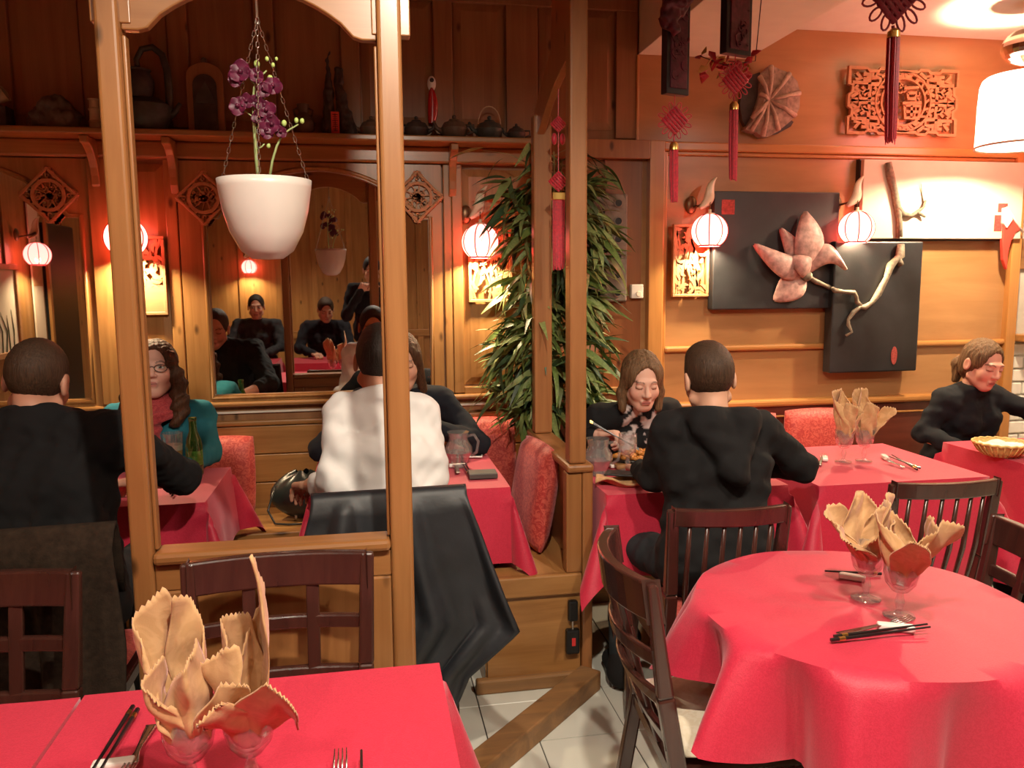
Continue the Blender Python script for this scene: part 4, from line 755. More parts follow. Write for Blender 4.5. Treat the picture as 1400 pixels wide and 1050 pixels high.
def chopstick(label, a, b_, z0=TZ + 0.016, z1=TZ + 0.006, ring=0.86):
    A, B = Vector((a[0], a[1], z0)), Vector((b_[0], b_[1], z1)); t = thing('chopstick', label, 'chopstick', A, 'black lacquered chopsticks')
    MB().tube([A, A.lerp(B, 0.5), B], [0.0022, 0.0032, 0.0042], 8).build('shaft', 'chopstick_black', t); MB().tube([A.lerp(B, ring), A.lerp(B, ring + 0.06)], 0.0046, 8).build('gold_band', 'gold', t); return t
def rest(label, x, y, rz, L=0.062):
    o = MB().obox((0, 0, 0.007), (L, 0.022, 0.014)).build('chopstick_rest', 'porcelain', bevel=0.004); o.matrix_basis = Matrix.Translation((x, y, TZ)) @ Matrix.Rotation(rz, 4, 'Z'); return tag(o, label, 'chopstick rest', 'white porcelain chopstick rests')
def fork(label, a, b_, za=TZ + 0.018, zb=TZ + 0.004, group='steel forks'):  # tines at a, handle end at b_
    A, B = Vector((*a, za)), Vector((*b_, zb)); d = (B - A).normalized(); s = d.cross(Vector((0, 0, 1))).normalized(); t = thing('fork', label, 'fork', A, group); L = (B - A).length; U = s.cross(d)
    def pt(l_, w_, h_=0): return A + d * l_ + s * w_ + U * h_
    def body(u, v):
        l_ = lerp(0.045, L, u); w_ = lerp(0.011, 0.004, min(1, (l_ - 0.045) / 0.03)) if l_ < 0.09 else lerp(0.004, 0.0095, (l_ - 0.09) / max(0.01, L - 0.09)); return pt(l_, (v - 0.5) * 2 * w_, -0.004 * math.sin(min(1, l_ / 0.09) * math.pi))
    MB().sheet(body, 20, 4).build('handle', 'steel', t, smooth=True, solid=0.0025)
    for k in range(4): w_ = lerp(-0.0095, 0.0095, k / 3); MB().tube([pt(0.047, w_, -0.003), pt(0.02, w_, -0.002), pt(0, w_ * 0.95, 0.002)], [0.0017, 0.0016, 0.0009], 6).build('tine', 'steel', t, smooth=True)
    return t
# foreground left table
G1, G2 = (-0.270, 1.165), (-0.186, 1.165)
wineglass('stemmed glass with upright napkin by the steel fork before the pine screen', *G1); wineglass('stemmed glass with drooping napkin before the lattice-back chair', *G2)
napkin('crumpled beige napkin in the glass by the steel fork', *G1, 0.205, [(170, 0.05, 0.92, 0.050, 0.9, 0.35), (285, 0.02, 0.72, 0.036, 1.2, -0.2), (75, 0.03, 0.88, 0.036, 0.8, -0.35), (335, 0.10, 0.52, 0.034, 0.6, 0.2), (230, 0.05, 0.60, 0.034, 1.2, 0.3)], 5); napkin('tall pointed beige napkin in the glass before the lattice-back chair', *G2, 0.215, [(60, 0.01, 1.0, 0.040, 1.0, 0.45), (190, 0.03, 0.62, 0.034, 1.1, -0.3), (300, 0.17, 0.62, 0.044, 0.5, 0.3), (250, 0.13, 0.50, 0.030, 0.8, -0.2), (130, 0.03, 0.80, 0.034, 1.0, 0.2)], 11)
chopstick('black chopstick beside the fork on the left foreground cloth', (-0.429, 1.214), (-0.425, 1.442)); chopstick('black chopstick next to its twin on the left foreground cloth', (-0.417, 1.206), (-0.414, 1.430))
rest('white rest under the fork beside crumpled napkin', *(-0.406, 1.261), R(2)); fork('steel fork on a white rest beside the crumpled napkin', (-0.377, 1.209), (-0.377, 1.375))
fork('steel fork lying on the bright red cloth near its corner', (-0.058, 1.216), (-0.057, 1.022)); chopstick('black chopstick near the corner of the bright red cloth', (-0.026, 1.210), (-0.024, 0.948)); rest('white rest near the corner of the bright red cloth', *(-0.041, 1.136), 0)
# round table
wineglass('stemmed glass with napkin beside the far chopstick on the round table', *(1.141, 1.639)); wineglass('stemmed glass with napkin beside the fork on the round table', *(1.152, 1.534))
napkin('loose beige napkin in the round table glass by the far chopstick', *(1.141, 1.639), 0.165, [(160, 0.10, 0.80, 0.055, 1.0, 0.2), (70, 0.05, 1.0, 0.055, 1.0, -0.1), (260, 0.10, 0.75, 0.045, 0.8, -0.2), (10, 0.04, 1.0, 0.045, 0.9, 0.2), (210, 0.15, 0.70, 0.040, 0.8, 0.2)], 21); napkin('loose beige napkin in the round table glass by the fork', *(1.152, 1.534), 0.165, [(250, 0.16, 0.85, 0.042, 0.5, 0.1), (330, 0.12, 0.82, 0.050, 0.9, 0.3), (90, 0.04, 1.0, 0.055, 1.0, -0.2), (180, 0.05, 0.95, 0.050, 1.0, 0.2), (290, 0.06, 0.90, 0.040, 0.8, -0.2)], 23)
chopstick('black chopstick in front of the fork on the round table', (1.157, 1.440), (0.929, 1.443)); chopstick('black chopstick closest to the fork on the round table', (1.161, 1.454), (0.945, 1.457)); rest('white rest under the fork on the round table', *(1.099, 1.471), R(-25), 0.075)
fork('steel fork propped on the round table rest', (1.150, 1.487), (0.963, 1.468)); rest('white rest under the far chopstick on the round table', *(1.182, 1.757), R(-40)); chopstick('black chopstick behind the glasses on the round table', (1.125, 1.786), (1.268, 1.764))
# square table
for k, (p, lb) in enumerate((((1.926, 2.959), 'by the hoodie man\'s elbow'), ((2.016, 2.954), 'by the chopsticks'))):
    wineglass('stemmed glass with napkin on the square table ' + lb, *p); napkin('pale beige napkin in the square table glass ' + lb, *p, 0.215, [(180 - 60 * k, 0.04, 0.95, 0.046, 1.0, 0.2), (80, 0.01, 1.0, 0.044, 1.0, -0.15), (280, 0.04, 0.74, 0.040, 0.9, 0.2), (340, 0.05 + 0.07 * k, 0.66, 0.038, 0.8, -0.2)], 31 + k)
chopstick('black chopstick on the square table beside the steel fork', (2.128, 2.951), (2.138, 2.770)); chopstick('black chopstick on the square table beside its twin', (2.158, 2.974), (2.111, 2.751)); rest('white rest on the square table under the chopsticks', *(2.130, 2.977), R(70)); fork('steel fork on the square table next to the chopsticks', (2.087, 2.931), (2.094, 2.806))
rest('white rest on the square table by the hoodie man\'s sleeve', *(1.872, 3.005), R(60)); fork('steel fork on the square table by the hoodie man\'s sleeve', (1.891, 3.048), (1.789, 2.912))
# bread basket
bx, by = (2.644, 2.932); plain('wicker', (0.66, 0.42, 0.14), 0.6, var=0.25, nscale=80, bump=0.5, bscale=120)
t = thing('bread_basket', 'shallow round wicker basket with a white cloth on the right table', 'basket', (bx, by, TZ)); MB().lathe([(0.06, 0.0), (0.085, 0.02), (0.108, 0.055), (0.102, 0.055), (0.08, 0.023), (0.0, 0.008)], 40, (bx, by, TZ)).build('bowl', 'wicker', t, smooth='auto')
MB().tube([(bx + 0.108 * math.cos(a), by + 0.108 * math.sin(a), TZ + 0.055 + 0.002 * math.sin(20 * a)) for a in [2 * math.pi * k / 60 for k in range(60)]], 0.006, 7, closed=True).build('rim', 'wicker', t, smooth=True)
for k in range(26): a = 2 * math.pi * k / 26; MB().tube([(bx + 0.066 * math.cos(a), by + 0.066 * math.sin(a), TZ + 0.002), (bx + 0.09 * math.cos(a), by + 0.09 * math.sin(a), TZ + 0.022), (bx + 0.110 * math.cos(a), by + 0.110 * math.sin(a), TZ + 0.052)], 0.003, 5).build('rib', 'wicker', t, smooth=True)
def bcl(u, v): a = 2 * math.pi * u; r_ = 0.085 * v; return (bx + r_ * math.cos(a), by + r_ * math.sin(a), TZ + 0.046 + 0.008 * math.sin(5 * a + 9 * v) * v)
tag(MB().sheet(bcl, 40, 10, closed_u=True).build('bread_cloth', 'porcelain', smooth=True, solid=0.002), 'white cloth folded inside the bread basket', 'napkin')
# hoodie man's table
def jug(label, x, y, s=1.0, hdl=(1, 0)):
    t = thing('water_jug', label, 'jug', (x, y, TZ), 'glass water jugs'); c = (x, y, TZ); pr = [(0.036, 0.0), (0.036, 0.006), (0.034, 0.02), (0.058, 0.062), (0.055, 0.082), (0.040, 0.105), (0.038, 0.12), (0.044, 0.142)]; pr = [(a * s, b_ * s) for a, b_ in pr]
    MB().lathe(pr, 28, c).build('body', 'clear_glass', t, smooth='auto', solid=0.003); hx, hy = hdl
    MB().tube([(x + hx * a * s, y + hy * a * s, TZ + z * s) for a, z in ((0.038, 0.125), (0.07, 0.132), (0.088, 0.105), (0.08, 0.06), (0.055, 0.045))], 0.006 * s, 8).build('handle', 'clear_glass', t, smooth=True)
    MB().lathe([(0.033 * s, 0.007 * s), (0.033 * s, 0.02 * s), (0.054 * s, 0.06 * s), (0.0, 0.061 * s)], 28, c).build('water', 'water_tint', t, smooth='auto'); return t
jug('round-bellied glass water jug beside the divider post', *(0.876, 2.964), hdl=(0.9, -0.4)); jug('glass water jug by the white-shirt man\'s arm', 0.36, 3.22, hdl=(0.9, -0.3))
wineglass('stemmed glass of water before the woman with chopsticks', *(1.009, 2.998), 0.15)
def plate(label, x, y, r_, mat='porcelain'):
    t = thing('plate', label, 'plate', (x, y, TZ)); MB().lathe([(r_ * 0.55, 0.0), (r_ * 0.62, 0.004), (r_ * 0.97, 0.016), (r_, 0.018), (r_ * 0.96, 0.021), (r_ * 0.6, 0.008), (0, 0.007)], 40, (x, y, TZ)).build('dish', mat, t, smooth=True); return t
px, py = 1.12, 2.84; plate('white plate of yellow rice before the hoodie man', px, py, 0.105); rr = random.Random(2); b = MB()
for k in range(40): a, q = rr.uniform(0, 6.28), 0.06 * math.sqrt(rr.random()); b.sphere((px + q * math.cos(a), py + q * math.sin(a), TZ + 0.014 + 0.012 * (1 - q / 0.06)), (rr.uniform(0.007, 0.012),) * 3, 7, 5)
o = b.build('rice', 'rice', smooth=True); tag(o, 'yellow fried rice on the hoodie man\'s plate', 'food'); o['kind'] = 'stuff'
px, py = 1.10, 3.10; t = thing('serving_board', 'dark oval platter on a wooden board in front of the woman', 'platter', (px, py, TZ)); MB().box(px - 0.13, px + 0.13, py - 0.085, py + 0.085, TZ, TZ + 0.018).build('board', 'worn_wood', t, bevel=0.005)
MB().prism([(px + 0.125 * math.cos(a), py + 0.08 * math.sin(a)) for a in [2 * math.pi * k / 32 for k in range(32)]], (0, 0, TZ + 0.0185), (1, 0, 0), (0, 1, 0), 0.012).build('iron_plate', 'dark_iron', t, bevel=0.003)
b = MB()
for k in range(46): a, q = rr.uniform(0, 6.28), math.sqrt(rr.random()); b.sphere((px + 0.105 * q * math.cos(a), py + 0.06 * q * math.sin(a), TZ + 0.035 + 0.022 * (1 - q)), (rr.uniform(0.012, 0.024), rr.uniform(0.010, 0.016), rr.uniform(0.008, 0.014)), 7, 5)
o = b.build('stir_fry', 'food', smooth=True); tag(o, 'heap of brown stir-fried pieces on the dark platter', 'food'); o['kind'] = 'stuff'
def fold_nap(u, v): return (lerp(-0.10, 0.10, u), lerp(-0.05, 0.05, v) + 0.008 * math.sin(9 * u), 0.012 + 0.010 * math.sin(7 * u + 3 * v) + 0.008 * math.sin(13 * v + 2 * u))
o = MB().sheet(fold_nap, 30, 16).build('folded_napkin', 'napkin_cloth', smooth=True, solid=0.008); o.matrix_basis = Matrix.Translation((0.925, 2.80, TZ)) @ Matrix.Rotation(R(-18), 4, 'Z'); tag(o, 'beige napkin lying flat under the black phone', 'napkin')
def phone(label, x, y, z, rz, body='black_plastic', face='black_plastic', s=(0.07, 0.14, 0.008), cat='phone', name='mobile_phone', rx=0.0):
    t = thing(name, label, cat, (x, y, z)); a = MB().obox((0, 0, s[2] / 2), s).build('body', body, bevel=0.003); c = MB().obox((0, 0, s[2]), (s[0] * 0.9, s[1] * 0.92, 0.0012)).build('face', face)
    for o in (a, c): o.parent = t
    t.rotation_euler = (rx, 0, rz); return t
phone('black phone lying on the beige napkin', 0.93, 2.80, TZ + 0.034, R(62)); phone('white phone lying by the dark sleeve on the middle table', 0.415, 3.40, TZ, R(80), 'porcelain'); plain('grey_leather', (0.07, 0.065, 0.06), 0.6, var=0.2, bump=0.3)
phone('dark grey wallet near the corner of the middle table', 0.430, 3.02, TZ, R(88), 'grey_leather', 'grey_leather', (0.078, 0.11, 0.020), 'wallet', 'wallet')
rest('white rest by the water jug on the hoodie man\'s table', *(0.984, 3.061), R(8)); rest('white rest by the wallet on the middle table', *(0.353, 3.211), R(4), 0.07); chopstick('black chopstick beside the wallet', (0.374, 3.337), (0.379, 3.039)); chopstick('black chopstick beside its twin near the wallet', (0.385, 3.350), (0.390, 3.036)); fork('steel fork beside the chopsticks near the wallet', (0.359, 3.433), (0.341, 3.084))
# left booth table
x, y = (-0.689, 3.341); t = thing('beer_bottle', 'green glass beer bottle with paper label on the left booth table', 'bottle', (x, y, TZ)); x, y = -0.68, 3.30
MB().lathe([(0.029, 0.0), (0.031, 0.006), (0.031, 0.115), (0.027, 0.14), (0.0145, 0.175), (0.013, 0.215), (0.015, 0.218), (0.015, 0.228), (0.011, 0.229)], 28, (x, y, TZ)).build('body', 'green_glass', t, smooth='auto', solid=0.002); MB().lathe([(0.0318, 0.04), (0.0318, 0.098)], 28, (x, y, TZ), caps=False).build('label', 'paper_label', t, smooth=True)
x, y = -0.765, 3.33; t = thing('beer_glass', 'tall glass half full of beer beside the green bottle', 'glass', (x, y, TZ)); MB().lathe([(0.030, 0.0), (0.031, 0.01), (0.040, 0.165), (0.038, 0.165), (0.029, 0.012), (0, 0.011)], 28, (x, y, TZ), caps=False).build('tumbler', 'clear_glass', t, smooth='auto'); MB().lathe([(0.0285, 0.013), (0.0345, 0.095), (0.0, 0.0955)], 28, (x, y, TZ)).build('beer', 'beer', t, smooth='auto'); MB().lathe([(0.0345, 0.096), (0.0362, 0.118), (0, 0.119)], 28, (x, y, TZ)).build('foam', 'foam', t, smooth='auto')
rest('white rest under the chopsticks on the left booth table', *(-0.726, 3.204), R(0), 0.075); chopstick('black chopstick on the left booth table below the beer', (-0.694, 3.219), (-0.691, 2.957)); chopstick('black chopstick beside its twin on the left booth table', (-0.702, 3.209), (-0.703, 2.980))
# black handbag on the bench
plain('black_leather', (0.02, 0.022, 0.02), 0.3, var=0.3, bump=0.4, bscale=25); t = thing('handbag', 'black soft leather bag slumped on the bench', 'bag', (-0.30, 3.70, 0.437))
def bagf(u, v): a = 2 * math.pi * u; q = math.sin(math.pi * (0.04 + 0.96 * v) * 0.97); rx_ = 0.145 * q ** 0.6; return (-0.30 + rx_ * math.cos(a) * (1 + 0.05 * math.sin(5 * a + 7 * v)), 3.70 + 0.075 * q ** 0.6 * math.sin(a) + 0.04 * v, 0.440 + 0.205 * v + 0.010 * math.sin(4 * a + 3) * v)
MB().sheet(bagf, 36, 18, closed_u=True).build('body', 'black_leather', t, smooth=True); MB().tube([(-0.42, 3.66, 0.60), (-0.45, 3.62, 0.50), (-0.42, 3.60, 0.445), (-0.36, 3.585, 0.442), (-0.30, 3.58, 0.443)], 0.005, 6).build('strap', 'black_leather', t, smooth=True); MB().box(-0.335, -0.325, 3.612, 3.622, 0.46, 0.475).build('tag', 'steel', t)
# ================================================================== PEOPLE (signed-distance bodies meshed with surface nets)
def surfnet(fn, lo, hi, h):
    lo = np.array(lo, np.float32); n = np.ceil((np.array(hi) - lo) / h).astype(int) + 1
    ax = [lo[i] + h * np.arange(n[i], dtype=np.float32) for i in range(3)]
    K = 4; nc = -(-n // K) + 1; axc = [lo[i] + h * K * np.arange(nc[i], dtype=np.float32) - h * 0.5 + h * K * 0.5 for i in range(3)]
    Cv = fn(np.stack(np.meshgrid(*axc, indexing='ij'), -1).reshape(-1, 3)).reshape(nc)          # coarse pass, then only the blocks near the surface
    Fv = Cv.repeat(K, 0).repeat(K, 1).repeat(K, 2)[:n[0], :n[1], :n[2]].astype(np.float32); I = np.argwhere(np.abs(Fv) < h * K * 1.25 + 0.012)
    Fv[tuple(I.T)] = fn((lo + h * I).astype(np.float32))
    S = Fv < 0; cnt = np.zeros(n - 1, np.int8); cor = [(a, b, c) for a in (0, 1) for b in (0, 1) for c in (0, 1)]
    for a, b, c in cor: cnt += S[a:n[0] - 1 + a, b:n[1] - 1 + b, c:n[2] - 1 + c]
    I = np.argwhere((cnt > 0) & (cnt < 8)); idx = -np.ones(n - 1, np.int64); idx[tuple(I.T)] = np.arange(len(I))
    val = np.stack([Fv[I[:, 0] + a, I[:, 1] + b, I[:, 2] + c] for a, b, c in cor], 1); acc = np.zeros((len(I), 3), np.float32); num = np.zeros(len(I), np.float32)
    for i in range(8):
        for j in range(i + 1, 8):
            d = np.abs(np.array(cor[i]) - np.array(cor[j]))
            if d.sum() != 1: continue
            f0, f1 = val[:, i], val[:, j]; m = (f0 < 0) != (f1 < 0); t = np.where(m, f0 / np.where(m, f0 - f1, 1), 0)
            p = np.array(cor[i], np.float32) + t[:, None] * (np.array(cor[j], np.float32) - np.array(cor[i], np.float32)); acc += np.where(m[:, None], p, 0); num += m
    V = lo + h * (I + acc / num[:, None]); Q = []
    for axn in range(3):
        b_, c_ = (axn + 1) % 3, (axn + 2) % 3; sl0 = [slice(None)] * 3; sl1 = [slice(None)] * 3; sl0[axn] = slice(0, -1); sl1[axn] = slice(1, None)
        ch_ = S[tuple(sl0)] != S[tuple(sl1)]; E_ = np.argwhere(ch_); E_ = E_[(E_[:, b_] > 0) & (E_[:, c_] > 0) & (E_[:, b_] < n[b_] - 1) & (E_[:, c_] < n[c_] - 1)]
        ins = S[tuple(E_.T)]; q = []
        for db, dc in ((-1, -1), (0, -1), (0, 0), (-1, 0)):
            e = E_.copy(); e[:, b_] += db; e[:, c_] += dc; q.append(idx[tuple(e.T)])
        q = np.stack(q, 1); q[~ins] = q[~ins][:, ::-1]; Q.append(q)
    return V, np.concatenate(Q)
def A3(v): return np.array(v, np.float32)
def cone(P, a, b, r0, r1):
    a, b = A3(a), A3(b); d = b - a; t = np.clip(((P - a) @ d) / max(1e-9, float(d @ d)), 0, 1); return np.sqrt(((P - a - t[:, None] * d) ** 2).sum(1)) - (r0 + (r1 - r0) * t)
def ell(P, c, r, M_=None):
    q = P - A3(c)
    if M_ is not None: q = q @ M_
    r = A3(r); k0 = np.sqrt(((q / r) ** 2).sum(1)); k1 = np.sqrt(((q / (r * r)) ** 2).sum(1)); return k0 * (k0 - 1) / np.maximum(k1, 1e-6)
def smin(a, b, k): h = np.clip(0.5 + 0.5 * (b - a) / k, 0, 1); return b + (a - b) * h - k * h * (1 - h)
def smax(a, b, k): return -smin(-a, -b, k)
def wob(P, seed, lam=0.07, amp=0.004, n=7):
    r = np.random.default_rng(seed); o = 0
    for k in range(n): d = r.normal(size=3); d /= np.linalg.norm(d); o = o + np.sin(P @ A3(d * 6.283 / (lam * r.uniform(0.6, 1.6))) + r.uniform(0, 6.28))
    return amp * o / math.sqrt(n)
def mesh_part(name, parts, mats, parent, colors=None):
    me = bpy.data.meshes.new(name); V = []; F = []; off = 0
    for v, q in parts: V.append(v); F.append(q + off); off += len(v)
    V = np.concatenate(V); F = np.concatenate(F); me.from_pydata(V.tolist(), [], F.tolist()); me.materials.append(MAT[mats]); me.polygons.foreach_set('use_smooth', [True] * len(F)); me.update()
    if colors is not None: at = me.color_attributes.new('col', 'FLOAT_COLOR', 'POINT'); at.data.foreach_set('color', np.concatenate([colors, np.ones((len(colors), 1))], 1).astype(np.float32).ravel())
    o = bpy.data.objects.new(name, me); COL.objects.link(o)
    if parent is not None: attach(o, parent)
    return o
vcol('skin', 0.5, sub=0.08); vcol('fabric', 0.9, bump=0.15, bscale=500)
def hairmat(name, c):
    m, nt, b = nodes_of(name); v = coords(nt, (320, 320, 14)); n = N(nt, 'ShaderNodeTexNoise', Scale=1.0, Detail=3.0, Distortion=0.6); nt.links.new(v, n.inputs['Vector'])
    r = ramp(nt, [(0.3, [x * 0.45 for x in c]), (0.7, [x * 1.35 for x in c])]); nt.links.new(n.outputs['Fac'], r.inputs['Fac']); nt.links.new(r.outputs['Color'], b.inputs['Base Color'])
    b.inputs['Roughness'].default_value = 0.6; b.inputs['Specular IOR Level'].default_value = 0.35; bp = N(nt, 'ShaderNodeBump', Strength=0.8, Distance=0.004); nt.links.new(n.outputs['Fac'], bp.inputs['Height']); nt.links.new(bp.outputs['Normal'], b.inputs['Normal'])
for nme, c in (('hair_brown', (0.055, 0.028, 0.014)), ('hair_dark', (0.022, 0.014, 0.010)), ('hair_blond', (0.15, 0.080, 0.036)), ('hair_auburn', (0.075, 0.030, 0.012)), ('hair_black', (0.010, 0.009, 0.009)), ('hair_grey', (0.25, 0.23, 0.20))): hairmat(nme, c)
SKIN = A3((0.62, 0.34, 0.23))
def head_fn(Rm, c, s, female):
    Rm = A3(Rm)
    def loc(P): return ((P - c) @ Rm) / s
    def f(P, neck):
        q = loc(P); d = ell(q, (0, -0.015, 0.03), (0.075, 0.095, 0.090)); d = smin(d, ell(q, (0, 0.028, -0.028), (0.061, 0.066, 0.086)), 0.02)
        d = smin(d, cone(q, (0, 0.058, -0.098), (0, 0.062, -0.092), 0.022, 0.022), 0.025)
        w_ = 0.046 if female else 0.052
        for sx in (-1, 1):
            d = smin(d, cone(q, (sx * w_, 0.0, -0.062), (sx * 0.016, 0.058, -0.098), 0.022, 0.019), 0.022); d = smin(d, ell(q, (sx * 0.037, 0.062, -0.032), (0.024, 0.022, 0.026)), 0.02)
        d = smin(d, cone(q, (-0.034, 0.082, 0.022), (0.034, 0.082, 0.022), 0.011, 0.011), 0.014)
        for sx in (-1, 1): d = smax(d, -(np.sqrt(((q - A3((sx * 0.032, 0.104, 0.002))) ** 2).sum(1)) - 0.016), 0.012); d = smin(d, ell(q, (sx * 0.0315, 0.0795, 0.002), (0.0155, 0.0135, 0.0115)), 0.005)
        d = smin(d, cone(q, (0, 0.088, 0.016), (0, 0.109, -0.030), 0.007, 0.0115), 0.010)
        for sx in (-1, 1): d = smin(d, ell(q, (sx * 0.0115, 0.098, -0.034), (0.0085, 0.010, 0.0075)), 0.006)
        d = smin(d, cone(q, (-0.017, 0.089, -0.0625), (0.017, 0.089, -0.0625), 0.0065, 0.0065), 0.008); d = smin(d, cone(q, (-0.013, 0.088, -0.0735), (0.013, 0.088, -0.0735), 0.0075, 0.0075), 0.007)
        for sx in (-1, 1):
            e = ell(q, (sx * 0.080, -0.014, -0.006), (0.010, 0.021, 0.033)); e = smax(e, -ell(q, (sx * 0.090, -0.008, -0.004), (0.008, 0.012, 0.021)), 0.006); d = smin(d, e, 0.008)
        return smin(d * s, neck, 0.025)
    return f, loc
def person(label, face, hip, headc, hrot, elbows, wrists, hair, shirt, female=False, hs=1.0, seat=True, knees=None, ankles=None, sh_w=None, pants=(0.012, 0.012, 0.014), sleeve=1.0, vneck=0.0, eyes='down', hands=(1, 1), hcurl=(0.6, 0.6), shirtfn=None, hairfn=None, shoe=(0.02, 0.02, 0.02), shcol=None, name='person', collar=0.0, legs=True, amp=0.005, skin=SKIN, fat=1.0, shdrop=0.0, pattern=None, shirt_name='shirt', hand_dirs=(None, None), neckl=0.078):
    t = thing(name, label, 'person', (hip[0], hip[1], 0)); hip = A3(hip); hc = A3(headc); fwd = A3((math.sin(R(face)), math.cos(R(face)), 0)); sd = A3((fwd[1], -fwd[0], 0)); upz = A3((0, 0, 1))
    yaw, pit, rol = [R(a) for a in hrot]   # yaw: + turns to the person's own right
    base = Matrix.Rotation(-R(face), 3, 'Z'); Hm = base @ Matrix.Rotation(-yaw, 3, 'Z') @ Matrix.Rotation(-pit, 3, 'X') @ Matrix.Rotation(rol, 3, 'Y'); Hn = np.array(Hm, np.float32)
    hdown = -Hn[:, 2]; hback = -Hn[:, 1]
    sp = hc + hdown * 0.06 * hs + hback * 0.03 * hs; axis = sp - hip; axis = axis / np.linalg.norm(axis)
    nk = sp - (0.55 * axis + 0.45 * upz) * neckl * hs - fwd * 0.005; sw = sh_w or (0.165 if female else 0.195); k_ = (0.88 if female else 1.0) * fat
    chest = hip + (nk - hip) * 0.62 + fwd * 0.0; bel = hip + (nk - hip) * 0.28; tv = (nk - hip) / np.linalg.norm(nk - hip)
    shl = [nk - tv * (0.055 + shdrop) + sd * s_ * sw for s_ in (-1, 1)]; el_ = [A3(e) for e in elbows]; wr_ = [A3(w_) for w_ in wrists]      # index 0 = person's left (-sd), 1 = right
    fh, loc = head_fn(Hn, hc, hs, female); rn = 0.041 if female else 0.046
    neckf = lambda P, g=0.0: smin(cone(P, sp, nk - tv * 0.02, rn + g, rn * 1.1 + g), cone(P, nk - tv * 0.08 - sd * 0.05, nk - tv * 0.08 + sd * 0.05, 0.014 + g, 0.014 + g), 0.01)
    def chestskin(P):
        d = neckf(P)
        return smin(d, cone(P, chest - sd * 0.04 + tv * 0.09, chest + sd * 0.04 + tv * 0.09, 0.058, 0.058), 0.05) if vneck else d
    R_ = 0.17 * hs; lo = np.minimum(hc - R_, nk - A3((0.17, 0.17, 0.20))); hi = np.maximum(hc + R_, nk + A3((0.17, 0.17, 0.1)))
    V, Q = surfnet(lambda P: fh(P, chestskin(P)), lo, hi, 0.0042); q = loc(V); col = np.tile(skin, (len(V), 1)) * (1 + 0.03 * np.sin(V[:, :1] * 90) * np.sin(V[:, 2:] * 80))
    def paint(w_, c):
        nonlocal col
        w_ = np.clip(w_, 0, 1)[:, None]; col = col * (1 - w_) + A3(c) * w_
    fr = q[:, 1] > 0.05
    for sx in (-1, 1):
        paint(0.30 * np.exp(-(((q - A3((sx * 0.042, 0.075, -0.032))) / 0.022) ** 2).sum(1)), (0.70, 0.25, 0.18)); ex, ez = q[:, 0] - sx * 0.0315, q[:, 2]
        paint(0.85 * fr * (np.abs(ez - 0.027 + 2.2 * ex ** 2 * 10) < 0.0035) * (np.abs(ex) < 0.019), A3(skin) * 0.25)
        if eyes == 'down': paint(0.8 * fr * (np.abs(ez + 0.005 - ex ** 2 * 12) < 0.0026) * (np.abs(ex) < 0.0155), (0.03, 0.02, 0.015)); paint(0.25 * fr * (np.abs(ez - 0.004) < 0.008) * (np.abs(ex) < 0.016), A3(skin) * 0.6)
        else: m_ = fr * ((ex / 0.0145) ** 2 + ((ez - 0.002) / 0.0062) ** 2 < 1); paint(m_ * 1.0, (0.55, 0.52, 0.48)); paint(m_ * (ex ** 2 + (ez - 0.002) ** 2 < 0.0058 ** 2), (0.03, 0.02, 0.015)); paint(0.8 * fr * (np.abs(ez - 0.0085 + ex ** 2 * 12) < 0.0018) * (np.abs(ex) < 0.016), (0.03, 0.02, 0.015))
    paint((0.75 if female else 0.4) * fr * (np.abs(q[:, 2] + 0.068) < 0.0105) * (np.abs(q[:, 0]) < 0.022 - 0.9 * np.abs(q[:, 2] + 0.068)) * (q[:, 1] > 0.08), (0.42, 0.10, 0.09)); paint(0.8 * fr * (np.abs(q[:, 2] + 0.068) < 0.0022) * (np.abs(q[:, 0]) < 0.019) * (q[:, 1] > 0.08), (0.12, 0.03, 0.03))
    parts = [(V, Q)]; cols = [col]
    for i, s_ in enumerate((-1, 1)):     # forearms and hands
        if not hands[i]: continue
        fd = wr_[i] - el_[i]; fd = fd / np.linalg.norm(fd); hd = A3(hand_dirs[i]) if hand_dirs[i] is not None else fd; hd = hd / np.linalg.norm(hd); nrm = np.cross(hd, sd); nrm = nrm / max(1e-6, np.linalg.norm(nrm)); nrm = -nrm if nrm[2] > 0 else nrm; sv = np.cross(nrm, hd) ; sv = sv / np.linalg.norm(sv); th = -s_ * sd; sv = sv if sv @ th > 0 else -sv; cu = hcurl[i]; hsz = 0.92 if female else 1.0; W = wr_[i]; prims = [(el_[i] + fd * 0.02, W, 0.036, 0.026)]
        for k in range(4):
            b0 = W + hd * 0.02 * hsz + sv * (0.021 - 0.014 * k) * hsz; b1 = W + hd * (0.085 - 0.004 * abs(k - 1)) * hsz + sv * (0.030 - 0.020 * k) * hsz; prims.append((b0, b1, 0.0155, 0.012)); p = b1; L = [0.040, 0.026, 0.020]; L = [x_ * (1.0, 1.1, 1.03, 0.82)[k] * hsz for x_ in L]; a = 0.25 * cu
            for j in range(3): a += cu * (0.75, 0.85, 0.6)[j]; dn = hd * math.cos(a) + nrm * math.sin(a); p2 = p + dn * L[j]; prims.append((p, p2, 0.0095 - 0.0010 * j, 0.0088 - 0.0010 * j)); p = p2
        b0 = W + hd * 0.025 + sv * 0.022; b1 = b0 + (hd * 0.55 + sv * 0.75 + nrm * 0.25 * cu) * 0.042; b2 = b1 + (hd * 0.85 + sv * (0.3 - 0.5 * cu) + nrm * 0.5 * cu) * 0.032; b3 = b2 + (hd * 0.8 - sv * 0.5 * cu + nrm * 0.5 * cu) * 0.024; prims += [(b0, b1, 0.015, 0.012), (b1, b2, 0.0115, 0.010), (b2, b3, 0.010, 0.008)]
        pp = np.array([x_ for pr in prims for x_ in pr[:2]])
